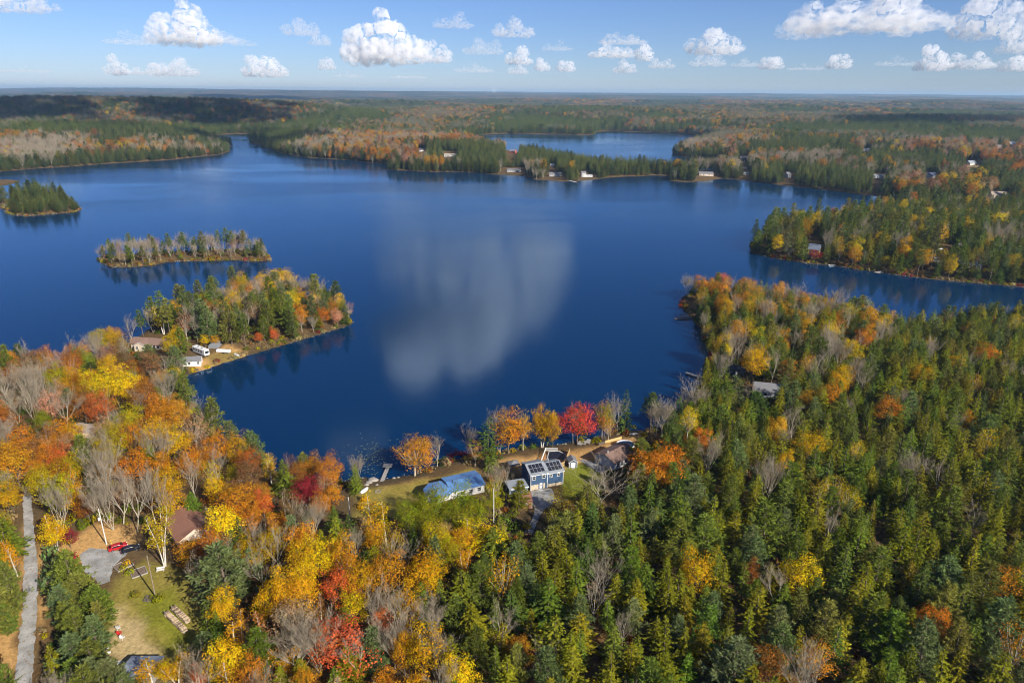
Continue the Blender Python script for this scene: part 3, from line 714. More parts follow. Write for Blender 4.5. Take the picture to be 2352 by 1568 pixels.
heroes([(505, 1243, 'pine', 17, 13.5, 'blue', 'big blue-green pine throwing its shadow across the lawn'), (352, 1166, 'clumpbirch', 17.5, 11, 'oliveyellow', 'white birch with three stems and yellow leaves on the lawn'),
        (540, 1118, 'maple', 14, 12, 'amber'), (570, 1150, 'maple', 11, 8, 'orange'), (440, 1235, 'maple', 9, 10, 'amber'), (480, 1225, 'maple', 10, 9, 'orange'), (455, 1290, 'maple', 6, 6, 'gold'),
        (380, 1120, 'maple', 12, 8, 'gold'), (432, 1128, 'spruce', 9, 7.5, 'green', 'low spreading green spruce behind the brown-roofed house'), (485, 1180, 'bare', 8, 9, 'tan'),
        (108, 1242, 'shrub', 5.0, 4.6, 'blue'), (108, 1278, 'shrub', 5.0, 4.8, 'blue'), (103, 1312, 'shrub', 5, 5, 'blue'),
        (155, 1262, 'shrub', 3.6, 4.2, 'crimson', 'crimson bush standing between the small pines and the gravel yard'), (162, 1290, 'shrub', 2.0, 2.6, 'scarlet', 'low scarlet bush at the edge of the gravel yard'), (152, 1215, 'maple', 6, 4.5, 'crimson'),
        (165, 1318, 'pine', 11, 8.5, 'ypine'), (215, 1345, 'pine', 11, 8.5, 'pgreen'), (130, 1345, 'pine', 10, 7, 'blue'), (165, 1395, 'pine', 11, 8, 'pgreen'), (205, 1415, 'pine', 10, 7.5, 'blue'), (212, 1385, 'pine', 10, 6, 'ypine'),
        (150, 1450, 'pine', 11, 8, 'blue'), (195, 1470, 'pine', 10, 8, 'pgreen'), (186, 1440, 'spruce', 9, 3.2, 'blue', 'slim silvery spruce among the roadside pines'), (190, 1520, 'pine', 11, 9, 'blue'), (150, 1520, 'pine', 10, 7, 'pgreen'), (110, 1482, 'spruce', 9, 5.5, 'lime'), (175, 1500, 'spruce', 7, 4.5, 'lime'),
        (235, 1515, 'pine', 9, 7, 'blue'), (280, 1545, 'pine', 6, 6, 'blue'), (160, 1490, 'thinmaple', 5, 4, 'gold'), (338, 1510, 'birch', 8, 5, 'gold'), (372, 1520, 'maple', 5, 4.5, 'yellow'),
        (-6, 1290, 'pine', 15, 8.5, 'pgreen'), (-25, 1335, 'pine', 14, 9, 'ypine'), (6, 1388, 'pine', 8, 5.5, 'pgreen'), (-12, 1230, 'maple', 11, 8, 'leafgreen'), (16, 1238, 'birch', 11, 4.5, 'gold'),
        (465, 1385, 'spruce', 10, 4, 'green'), (492, 1405, 'spruce', 9, 4, 'green'), (462, 1455, 'pine', 6.5, 5, 'blue'), (505, 1470, 'spruce', 9, 5.5, 'lime'), (478, 1490, 'spruce', 8, 4, 'green'),
        (548, 1372, 'bare', 14, 6, 'tan'), (592, 1262, 'bare', 13, 7, 'tan'), (590, 1325, 'bare', 14, 6.5, 'tan'), (525, 1420, 'birch', 12, 5, 'gold'), (395, 1508, 'birch', 8, 4, 'gold'), (430, 1500, 'thinmaple', 8, 5, 'tan'), (455, 1525, 'maple', 6, 5, 'redorange'),
        (20, 1020, 'maple', 15, 13, 'amber'), (50, 985, 'maple', 13, 11, 'orange'), (85, 1075, 'maple', 13, 9, 'oliveyellow'), (125, 1095, 'maple', 14, 10, 'oliveyellow'), (155, 1110, 'maple', 12, 8, 'gold'), (115, 1195, 'maple', 10, 6, 'yellow'), (112, 1185, 'birch', 11, 5, 'gold'),
        (105, 1010, 'maple', 13, 7, 'orange'), (130, 1020, 'maple', 12, 8, 'redorange', 'red-orange maple beside the hidden road on the hillside'), (140, 960, 'maple', 13, 11, 'amber'), (165, 975, 'maple', 12, 9, 'gold'), (80, 975, 'pine', 8, 7, 'dark'),
        (0, 1085, 'bare', 12, 10, 'tan'), (15, 1110, 'maple', 10, 9, 'gold')], 'strip of woods along the gravel road')
heroes([(215, 850, 'maple', 17, 12, 'yellow'), (255, 838, 'maple', 18, 14, 'yellow', 'bright yellow maple, the largest crown on the hillside'), (288, 856, 'maple', 16, 11, 'yellow'), (225, 898, 'maple', 15, 7.5, 'redorange', 'narrow red-orange maple standing before the bright yellow maples'),
        (180, 893, 'maple', 14, 11, 'rust'), (320, 875, 'maple', 15, 13, 'rust'), (355, 905, 'maple', 15, 13, 'orange'), (395, 925, 'maple', 14, 11, 'amber'), (300, 925, 'maple', 13, 10, 'oliveyellow'), (255, 975, 'maple', 13, 11, 'oliveyellow'),
        (300, 968, 'maple', 13, 9, 'orange'), (345, 965, 'maple', 14, 11, 'gold'), (400, 975, 'maple', 14, 11, 'gold'), (440, 945, 'thinmaple', 15, 13, 'salmon'), (470, 985, 'thinmaple', 14, 11, 'salmon'), (300, 1035, 'maple', 13, 12, 'orange'), (360, 1040, 'maple', 12, 10, 'amber'),
        (430, 1025, 'maple', 13, 9, 'amber'), (490, 1000, 'maple', 14, 10, 'orange'), (385, 1075, 'maple', 12, 8, 'gold'), (545, 1000, 'maple', 14, 8, 'gold'), (485, 1055, 'thinmaple', 14, 7, 'yellow'),
        (215, 1040, 'bare', 17, 13, 'tan'), (255, 1075, 'bare', 18, 14, 'tan'), (290, 1105, 'bare', 16, 11, 'tan'), (235, 1100, 'bare', 16, 12, 'tan'), (335, 1090, 'bare', 16, 8, 'tan'), (370, 1110, 'bare', 15, 7, 'tan'), (285, 985, 'bare', 9, 11, 'tan'),
        (100, 870, 'bare', 15, 11, 'tan'), (130, 900, 'bare', 16, 12, 'tan'), (60, 900, 'bare', 15, 11, 'tan'), (40, 850, 'bare', 14, 10, 'tan'), (75, 835, 'bare', 13, 9, 'tan'), (20, 905, 'bare', 14, 10, 'tan'), (120, 840, 'maple', 12, 10, 'oliveyellow'), (160, 845, 'maple', 12, 9, 'gold'),
        (20, 835, 'maple', 11, 10, 'rust'), (15, 780, 'pine', 13, 9, 'pgreen'), (55, 778, 'pine', 13, 8, 'dark'), (75, 820, 'maple', 9, 8, 'oliveyellow'),
        (148, 780, 'bare', 12, 8, 'tan'), (180, 785, 'bare', 11, 8, 'tan'), (210, 775, 'bare', 12, 9, 'tan'), (235, 790, 'bare', 11, 9, 'tan'), (152, 795, 'thinmaple', 9, 6, 'salmon'), (250, 755, 'maple', 11, 9, 'amber', 'small golden maple at the water beside the peninsula house'),
        (295, 730, 'bare', 13, 8, 'tan'), (270, 765, 'bare', 10, 8, 'tan'), (335, 790, 'pine', 13, 9, 'blue'), (400, 792, 'pine', 13, 9, 'blue'), (415, 855, 'pine', 15, 8, 'pgreen'), (395, 850, 'pine', 13, 8, 'blue'), (300, 830, 'maple', 9, 10, 'rust'), (205, 830, 'pine', 9, 8, 'dark'), (215, 850, 'maple', 8, 7, 'amber'),
        (440, 895, 'bare', 12, 10, 'tan'), (470, 910, 'bare', 12, 9, 'tan'), (500, 935, 'bare', 12, 8, 'tan'), (518, 902, 'pine', 18, 10, 'pgreen', 'tallest green pine on the shore of the bay'), (500, 925, 'maple', 12, 5, 'leafgreen'), (555, 962, 'pine', 15, 9, 'blue'), (585, 985, 'pine', 16, 9, 'blue'),
        (650, 1052, 'spruce', 13, 6.5, 'green'), (615, 1040, 'birch', 11, 5, 'gold'), (700, 1100, 'maple', 9, 8, 'crimson', 'dark crimson maple in the wood by the dock lawn'), (715, 1120, 'maple', 8, 6, 'crimson'), (660, 1045, 'thinmaple', 12, 6, 'rust'), (600, 1110, 'maple', 9, 7, 'orange'), (600, 1125, 'maple', 9, 6, 'redorange'),
        (735, 1015, 'maple', 10, 9, 'orange'), (710, 1015, 'pine', 11, 6, 'ypine'), (780, 1030, 'bare', 12, 9, 'tan'), (760, 1055, 'bare', 11, 8, 'tan'), (815, 1065, 'spruce', 10, 4.5, 'green'), (740, 1090, 'thinmaple', 10, 8, 'salmon'), (685, 1060, 'maple', 10, 7, 'rust'), (760, 1110, 'maple', 9, 7, 'amber')], 'autumn hillside above the bay')
heroes([(665, 612, 'maple', 15, 15, 'yellow', 'bright yellow maple rising above the far end of the peninsula'), (530, 626, 'maple', 14, 11, 'gold'), (598, 628, 'maple', 14, 10, 'gold'), (572, 650, 'maple', 14, 9, 'amber'), (512, 690, 'maple', 14, 8, 'gold'), (365, 702, 'birch', 15, 7, 'oliveyellow'), (365, 706, 'maple', 13, 6, 'oliveyellow'),
        (535, 668, 'maple', 13, 7, 'yellow'), (478, 690, 'maple', 13, 8, 'rust'), (550, 690, 'maple', 11, 6, 'oliveyellow'), (600, 690, 'maple', 12, 8, 'rust'), (688, 670, 'maple', 11, 8, 'gold'), (420, 715, 'thinmaple', 15, 8, 'salmon'), (592, 762, 'maple', 7, 4, 'redorange'), (626, 752, 'maple', 8, 5, 'redorange'), (468, 768, 'maple', 7, 5, 'yellow'), (492, 770, 'maple', 6, 4, 'gold'),
        (455, 685, 'pine', 21, 12, 'blue'), (470, 700, 'pine', 20, 12, 'blue'), (520, 700, 'pine', 20, 11, 'ypine'), (440, 625, 'pine', 17, 10, 'pgreen'), (480, 640, 'pine', 17, 9, 'pgreen'), (395, 650, 'pine', 18, 9, 'ypine'), (340, 680, 'pine', 18, 8, 'pgreen'), (610, 690, 'pine', 18, 10, 'pgreen'), (660, 690, 'pine', 18, 10, 'pgreen'), (690, 715, 'spruce', 17, 7, 'dark'),
        (755, 620, 'pine', 16, 9, 'pgreen'), (790, 640, 'pine', 17, 9, 'dark'), (700, 600, 'pine', 13, 8, 'dark'), (645, 585, 'pine', 14, 9, 'dark'), (795, 680, 'spruce', 16, 7, 'dark'), (560, 595, 'pine', 12, 8, 'dark'), (500, 600, 'spruce', 11, 5, 'dark')], 'wooded peninsula')
heroes([(940, 1000, 'thinmaple', 14, 13, 'amber', 'round orange maple with bare near side beside the dock'), (962, 1004, 'maple', 13, 9, 'amber', 'orange maple half hidden behind the round one by the dock'), (998, 1002, 'bare', 11, 9, 'tan'),
        (1118, 958, 'spruce', 18, 8, 'dark', 'tall dark spruce on the shore next to the orange maple'), (1130, 1020, 'spruce', 9, 7, 'green', 'low bushy green spruce at the corner of the lawn'), (1098, 945, 'bare', 15, 9, 'tan'), (1130, 935, 'bare', 15, 8, 'tan'), (1090, 1010, 'thinmaple', 10, 6, 'amber'),
        (1168, 945, 'maple', 16, 12, 'amber', 'tall orange maple on the shore behind the dark spruce'), (1190, 935, 'thinmaple', 15, 8, 'gold'), (1243, 925, 'birch', 16, 6, 'gold'), (1240, 930, 'maple', 15, 6.5, 'gold', 'narrow golden maple on the shore between orange and red ones'), (1272, 955, 'maple', 13, 6, 'gold'), (1282, 922, 'bare', 15, 7, 'tan'), (1255, 910, 'spruce', 16, 4, 'dark'),
        (1330, 932, 'maple', 15, 12.5, 'scarlet', 'scarlet maple over the stored dock sections on the shore'), (1320, 905, 'spruce', 16, 6, 'olive'), (1300, 920, 'bare', 14, 7, 'tan'), (1362, 903, 'thinmaple', 15, 8, 'amber'), (1350, 905, 'maple', 13, 6, 'leafgreen'), (1385, 905, 'bare', 15, 7, 'tan'), (1405, 910, 'bare', 14, 7, 'tan'), (1400, 960, 'thinmaple', 9, 6, 'gold'),
        (1421, 882, 'spruce', 17, 6.5, 'dark', 'tall dark spruce beside the lake next to bare hardwoods'), (1482, 884, 'tallpine', 16, 8, 'dark', 'lone dark pine on the tip of shore beside the round pool'), (1527, 928, 'bare', 13, 11, 'tan'), (1512, 940, 'bare', 11, 8, 'tan'), (1585, 868, 'bare', 13, 10, 'tan'), (1605, 900, 'bare', 12, 9, 'tan'), (1560, 900, 'bare', 10, 8, 'tan'),
        (1492, 1040, 'maple', 13, 12, 'orange', 'large orange maple by the corner of the grey cottage'), (1530, 1032, 'maple', 13, 12, 'orange', 'second large orange maple next to the grey cottage'), (1510, 1078, 'maple', 10, 11, 'amber'), (1550, 1045, 'thinmaple', 9, 8, 'orange'),
        (1476, 1008, 'pine', 9, 9, 'pgreen'), (1376, 1080, 'bare', 13, 16, 'tan', 'wide bare tree with fanned limbs before the grey cottage'), (1350, 1095, 'bare', 10, 10, 'tan'),
        (937, 1150, 'maple', 12, 8, 'leafgreen'), (965, 1135, 'maple', 13, 8, 'leafgreen'), (1000, 1118, 'maple', 14, 9, 'leafgreen'), (1035, 1150, 'maple', 11, 7, 'leafgreen'), (1062, 1112, 'maple', 14, 9, 'leafgreen'), (1090, 1140, 'maple', 12, 7.5, 'leafgreen'), (985, 1175, 'maple', 10, 8, 'leafgreen'), (1070, 1165, 'maple', 10, 8, 'leafgreen'),
        (1192, 1105, 'pine', 9.5, 6, 'olive', 'small olive pine in front of the blue garage'), (1140, 1075, 'bare', 11, 6, 'tan'), (1165, 1080, 'bare', 10, 6, 'tan'), (1132, 1100, 'thinmaple', 10, 7, 'oliveyellow'), (1140, 1130, 'maple', 8, 6, 'oliveyellow'), (1158, 1175, 'shrub', 4, 5, 'green'),
        (1292, 1125, 'thinmaple', 8.5, 9, 'oliveyellow'), (1315, 1150, 'thinmaple', 8, 9, 'gold'), (1275, 1170, 'thinmaple', 7, 7, 'oliveyellow'), (1180, 1130, 'spruce', 4, 3, 'olive'),
        (1110, 1205, 'maple', 11, 11, 'yellow', 'round bright yellow maple at the edge of the evergreen forest'), (1052, 1215, 'maple', 11, 8, 'gold'), (1075, 1180, 'birch', 12, 6, 'yellow'), (1260, 1205, 'spruce', 12, 7, 'ypine'), (1300, 1175, 'pine', 13, 10, 'ypine'), (1330, 1165, 'spruce', 14, 7, 'lime')], 'lakeside')
heroes([(850, 1140, 'birch', 14, 6, 'gold'), (880, 1140, 'birch', 15, 6, 'gold'), (855, 1200, 'maple', 11, 7, 'gold'), (685, 1245, 'maple', 13, 9, 'gold'), (725, 1240, 'maple', 13, 10, 'yellow'), (770, 1235, 'maple', 13, 9, 'gold'), (640, 1310, 'maple', 14, 10, 'gold'), (620, 1335, 'maple', 13, 9, 'gold'), (665, 1340, 'maple', 13, 9, 'gold'), (700, 1290, 'maple', 13, 9, 'yellow'),
        (775, 1315, 'maple', 11, 9, 'redorange'), (815, 1300, 'maple', 12, 10, 'gold'), (880, 1280, 'maple', 12, 11, 'amber'), (965, 1278, 'maple', 12, 12, 'gold'), (990, 1285, 'maple', 11, 9, 'gold'), (940, 1350, 'maple', 12, 8.5, 'gold'), (965, 1440, 'maple', 14, 10, 'gold'), (925, 1455, 'maple', 11, 6, 'amber'), (1055, 1510, 'maple', 10, 8.5, 'yellow'),
        (775, 1432, 'maple', 12, 12, 'redorange', 'broad red-orange maple among bare trees of the mixed wood'), (745, 1440, 'maple', 11, 9, 'orange'), (795, 1485, 'spruce', 10, 6.5, 'lime'), (880, 1400, 'maple', 10, 4, 'redorange'), (690, 1508, 'spruce', 9, 4.5, 'lime'), (640, 1530, 'spruce', 8, 4.5, 'lime'), (1195, 1460, 'maple', 9, 6, 'amber'),
        (720, 1420, 'bare', 14, 13, 'tan'), (690, 1440, 'bare', 13, 11, 'tan'), (825, 1370, 'bare', 14, 9, 'tan'), (860, 1350, 'bare', 14, 9, 'tan'), (905, 1360, 'bare', 14, 10, 'tan'), (1140, 1490, 'bare', 13, 10, 'tan'), (1120, 1500, 'bare', 12, 8, 'tan'), (900, 1420, 'bare', 13, 9, 'tan'), (820, 1450, 'bare', 13, 7, 'tan'), (1000, 1440, 'bare', 13, 9, 'tan'),
        (860, 1440, 'pine', 12, 7, 'blue'), (960, 1340, 'spruce', 12, 6, 'green'), (1010, 1330, 'spruce', 13, 7, 'green'), (1045, 1375, 'pine', 13, 9, 'pgreen'), (1100, 1290, 'pine', 13, 10, 'green'), (1140, 1210, 'spruce', 13, 8, 'green'), (800, 1180, 'spruce', 12, 5, 'dark'), (655, 1480, 'birch', 10, 4, 'gold'), (740, 1215, 'spruce', 11, 4.5, 'lime')], 'mixed wood between yard and evergreens')
heroes([(1785, 955, 'maple', 12, 9, 'gold'), (1868, 995, 'maple', 12, 9, 'gold'), (1612, 988, 'maple', 12, 9, 'orange', 'orange maple alone among blue-green pines near the cottage'), (1845, 1290, 'maple', 12, 9.5, 'yellow', 'bright yellow maple alone in the dense spruce forest'), (1770, 1492, 'maple', 11, 8.5, 'rust'), (2305, 1298, 'maple', 12, 8, 'amber'),
        (1805, 1035, 'maple', 11, 6, 'gold'), (2045, 915, 'maple', 12, 9, 'orange'), (1960, 790, 'maple', 13, 12, 'oliveyellow'), (1930, 860, 'maple', 12, 8, 'gold'), (1910, 882, 'maple', 11, 10, 'amber'), (1890, 1478, 'thinmaple', 11, 8, 'orange'), (1860, 1472, 'thinmaple', 10, 7, 'gold'), (2120, 840, 'maple', 11, 8, 'gold'), (2200, 815, 'maple', 11, 8, 'gold'), (2230, 740, 'thinmaple', 11, 8, 'amber'),
        (2270, 790, 'maple', 11, 12, 'amber'), (2230, 945, 'maple', 10, 5, 'amber'), (2250, 860, 'thinmaple', 11, 6, 'gold'), (1730, 1290, 'maple', 9, 5, 'rust'), (1925, 1095, 'thinmaple', 12, 9, 'oliveyellow'), (1885, 1100, 'thinmaple', 12, 7, 'gold'), (1960, 1120, 'thinmaple', 11, 9, 'oliveyellow'), (2290, 730, 'maple', 9, 6, 'amber'), (1850, 895, 'maple', 10, 8, 'amber'),
        (1790, 1310, 'bare', 12, 9, 'tan'), (1915, 1175, 'bare', 12, 8, 'tan'), (1830, 940, 'bare', 12, 12, 'tan'), (2090, 905, 'bare', 10, 8, 'tan'), (1640, 1400, 'bare', 11, 5, 'tan'), (2090, 1220, 'bare', 10, 5, 'tan'), (1700, 800, 'bare', 12, 7, 'tan'), (1735, 810, 'bare', 12, 7, 'tan'), (1770, 860, 'bare', 13, 7, 'tan'), (1840, 880, 'bare', 13, 7, 'tan'),
        (1600, 1090, 'pine', 15, 10, 'blue'), (1620, 1180, 'pine', 15, 11, 'pgreen'), (1770, 1150, 'pine', 17, 13, 'pgreen', 'broad blue-green pine towering in the middle of the evergreen forest'), (1660, 930, 'pine', 14, 10, 'pgreen'), (1740, 900, 'pine', 12, 12, 'dark'), (1700, 1010, 'pine', 14, 10, 'blue'), (1830, 1060, 'pine', 14, 10, 'green'), (1700, 1470, 'pine', 15, 11, 'blue'), (2010, 1360, 'pine', 15, 12, 'green'), (2060, 1400, 'pine', 14, 10, 'green'),
        (1560, 1190, 'pine', 14, 10, 'pgreen'), (2190, 1280, 'pine', 14, 10, 'blue'), (2330, 1380, 'pine', 15, 11, 'blue')], 'dense evergreen forest')
heroes([(1612, 636, 'maple', 12, 11, 'orange', 'orange maple at the tip of the wooded point'), (1665, 627, 'maple', 13, 11, 'redorange', 'red-orange maple next to the tip of the wooded point'), (1700, 645, 'maple', 12, 8, 'amber'), (1740, 660, 'maple', 12, 9, 'gold'), (1765, 690, 'maple', 12, 11, 'gold'), (1720, 690, 'maple', 12, 8, 'gold'), (1800, 690, 'maple', 11, 9, 'gold'), (1830, 640, 'spruce', 12, 6, 'green'),
        (1870, 670, 'thinmaple', 11, 11, 'salmon'), (1850, 720, 'maple', 12, 11, 'gold'), (1900, 740, 'maple', 12, 11, 'oliveyellow'), (1920, 760, 'bare', 12, 11, 'tan'), (1930, 735, 'thinmaple', 12, 11, 'orange'), (1650, 670, 'pine', 13, 10, 'dark'), (1635, 690, 'pine', 12, 9, 'dark'), (1622, 725, 'bare', 9, 7, 'tan'), (1622, 745, 'thinmaple', 9, 6, 'gold'), (1800, 780, 'maple', 10, 8, 'amber'), (1850, 760, 'maple', 11, 9, 'gold')], 'wooded point with docks')
heroes([(1873, 571, 'maple', 9, 10, 'crimson', 'crimson maple in front of the tall yellow house'), (1830, 528, 'maple', 13, 8, 'rust'), (1815, 528, 'thinmaple', 13, 9, 'salmon'), (1938, 555, 'maple', 10, 4, 'gold'), (2230, 480, 'maple', 12, 11, 'gold'), (2200, 478, 'maple', 12, 8, 'yellow'), (2000, 478, 'maple', 11, 9, 'gold'), (2020, 492, 'maple', 11, 9, 'amber'), (2270, 490, 'maple', 12, 10, 'gold'), (2310, 495, 'maple', 12, 12, 'yellow'),
        (1800, 572, 'bare', 10, 8, 'tan'), (2100, 565, 'bare', 9, 7, 'tan'), (1990, 575, 'bare', 9, 7, 'tan')], 'far bank of the cove')
# low bushes along the near shore
for (u, v, c, h, wd) in [(1035, 1052, 'crimson', 2.2, 3.6), (1050, 1047, 'crimson', 2.4, 3.8), (1064, 1046, 'crimson', 2.2, 3.4), (1078, 1050, 'scarlet', 1.8, 3), (1015, 1060, 'leafgreen', 1.7, 2.6), (1004, 1064, 'oliveyellow', 1.5, 2.6), (1022, 1056, 'green', 1.9, 2.4), (960, 1080, 'brown', 1.2, 2.4), (1200, 1030, 'leafgreen', 2.2, 3.2), (1225, 1028, 'green', 2.4, 3), (1178, 1036, 'oliveyellow', 1.6, 3),
                         (1455, 985, 'oliveyellow', 1.8, 3.4), (1440, 990, 'green', 1.6, 3), (1500, 985, 'green', 2, 3), (1480, 1000, 'oliveyellow', 1.5, 3), (1572, 686, 'crimson', 1.9, 4.5), (1566, 694, 'crimson', 2, 4), (1564, 704, 'scarlet', 1.8, 4), (1576, 710, 'rust', 1.5, 4), (1632, 815, 'crimson', 2, 3.5), (1628, 828, 'crimson', 2.2, 3.4), (1622, 838, 'rust', 2, 3), (310, 1366, 'leafgreen', 1.3, 2.9), (361, 1378, 'leafgreen', 1.8, 3.4),
                         (292, 1294, 'gold', 1.6, 2.4), (285, 1305, 'leafgreen', 1.6, 2.6), (298, 1315, 'leafgreen', 1.5, 2.7), (1224, 1112, 'oliveyellow', 2.6, 1.5), (1211, 1120, 'leafgreen', 1.1, 2.0), (470, 1160, 'orange', 3.0, 3.6), (495, 1140, 'crimson', 2.6, 4.2), (210, 1178, 'leafgreen', 3, 3.2), (225, 1186, 'leafgreen', 2.6, 3), (250, 1188, 'leafgreen', 2.5, 2.8), (835, 1150, 'gold', 2.5, 2.5), (828, 1165, 'gold', 2, 3)]:
    p = gp(u, v); add_tree('shrub', p.x, p.y, h, wd, c, 'shore', None)
# shoreline bushes of the islands and points
for k, q in enumerate(SH_I[:2]+[SH_MAIN]):
    for i in range(0, len(q)):
        a = q[i]; b = q[(i+1) % len(q)]
        L = np.linalg.norm(b-a); d = np.linalg.norm(a)
        if d > 900: continue
        for t in range(int(L/3.2)+1):
            if rng.random() < 0.15: continue
            p = a+(b-a)*rng.random(); nrm = np.array([-(b-a)[1], (b-a)[0]])/max(L, .01)
            for sg in (1, -1):
                qx = p+nrm*sg*(1.2+1.8*rng.random())
                if sd(np.array([qx[0]]), np.array([qx[1]]))[0] > 0.6: break
            else: continue
            u_, v_, _ = proj(qx[0], qx[1], 1.0)
            if (820 < u_ < 1010 and 1050 < v_ < 1130) or (1560 < u_ < 1640 and 850 < v_ < 880) or not (-40 < u_ < 2400): continue
            if 1180 < u_ < 1480 and v_ > 970: continue
            add_tree('shrub', qx[0], qx[1], 1.0+1.3*rng.random(), 2.0+2.2*rng.random(), ['tan', 'brown', 'oliveyellow', 'rust', 'leafgreen', 'crimson'][int(rng.choice(6, p=[.32, .24, .2, .1, .08, .06]))], 'shore', None, rr=0.8)
# ---- fill the woods
def fill():
    st = 4.0
    xs = np.arange(-430, 560, st); ys = np.arange(70, 760, st)
    X, Y = np.meshgrid(xs, ys, indexing='ij'); X = X+rng.uniform(-.5, .5, X.shape)*st*0.95; Y = Y+rng.uniform(-.5, .5, Y.shape)*st*0.95
    X = X.ravel(); Y = Y.ravel(); S = sd(X, Y); Hh = height(X, Y)
    U, V, D = proj(X, Y, Hh+9)
    ok = (S > 1.0) & (D > 60) & (U > -130) & (U < 2480) & (V < 1720)
    keepP = [np.array(k) for k in KEEP]
    order = rng.permutation(np.nonzero(ok)[0])
    # exclude where crown would cover a kept view
    cov = np.zeros(X.shape, bool)
    for dz, du in ((1, 0), (6, -9), (6, 9), (10, 0), (13, 0)):
        u_, v_, dd2 = proj(X, Y, Hh+dz); u_ = u_+du*(1568/np.maximum(dd2, 1))/4.0
        for k in keepP: cov |= inpoly(u_, v_, k)
    for k in LITTER+[l[0] for l in LAWN]: cov |= inpoly(X, Y, k)
    zi = np.full(X.shape, -1)
    for q in reversed(range(len(ZONES))): zi[inpoly(U, V, ZONES[q][1])] = q
    for i in order:
        if cov[i]: continue
        z = zi[i]
        if z < 0:
            if D[i] > 620: continue
            z = 7 if X[i] > 0 else 3
            if V[i] < 560: z = 8
        nm, _, sp, wts, pal = ZONES[z]
        ks = list(wts); wv = np.array([wts[k] for k in ks]); 
        # stands: nearby trees tend to be of a kind
        n1 = float(vnoise(np.array([X[i]/26]), np.array([Y[i]/26]))[0]); n2 = float(vnoise(np.array([X[i]/19+40]), np.array([Y[i]/19]))[0])
        for j, k in enumerate(ks):
            if k in ('maple', 'thinmaple', 'birch'): wv[j] *= 0.25+1.9*n1
            if k == 'bare': wv[j] *= 0.2+2.0*n2
        kind = ks[int(rng.choice(len(ks), p=wv/wv.sum()))]
        if near_occupied(X[i], Y[i], sp*(0.80 if kind == 'spruce' else 1.0)*(0.85+0.3*rng.random())): continue
        if clear_zone(X[i], Y[i]): continue
        hm = {'spruce': 11.5, 'pine': 12.5, 'tallpine': 17.0, 'maple': 11.5, 'thinmaple': 12, 'birch': 12, 'bare': 12}[kind]*(0.72+0.5*rng.random())
        hm *= {0: 0.95, 1: 1.45, 2: 1.04, 6: 1.12, 8: 1.55}.get(int(z), 1.0)
        if z == 7: hm *= 1.02
        if z == 8 and V[i] < 505: hm *= 0.72
        if S[i] < 6: hm *= 0.8
        if kind == 'spruce': cn = ['olive', 'green', 'lime', 'dark'][int(rng.choice(4, p=[.46, .24, .16, .14] if z == 7 else [.3, .3, .12, .28]))]
        elif kind in ('pine', 'tallpine'): cn = ['blue', 'pgreen', 'ypine', 'green'][int(rng.choice(4, p=[.34, .36, .14, .16]))]
        elif kind == 'bare': cn = 'tan'
        else: cn = pal[int(rng.integers(len(pal)))]
        wd = None
        if kind == 'spruce': wd = 2*KW['spruce']*(hm/13)*(0.85+0.35*rng.random())*1.25
        add_tree(kind, X[i], Y[i], hm, wd if wd or z not in (1, 8) else 2*KW[kind]*(hm/PROTO[kind][0][3])*0.82, cn, nm, None, rr=sp*0.62)
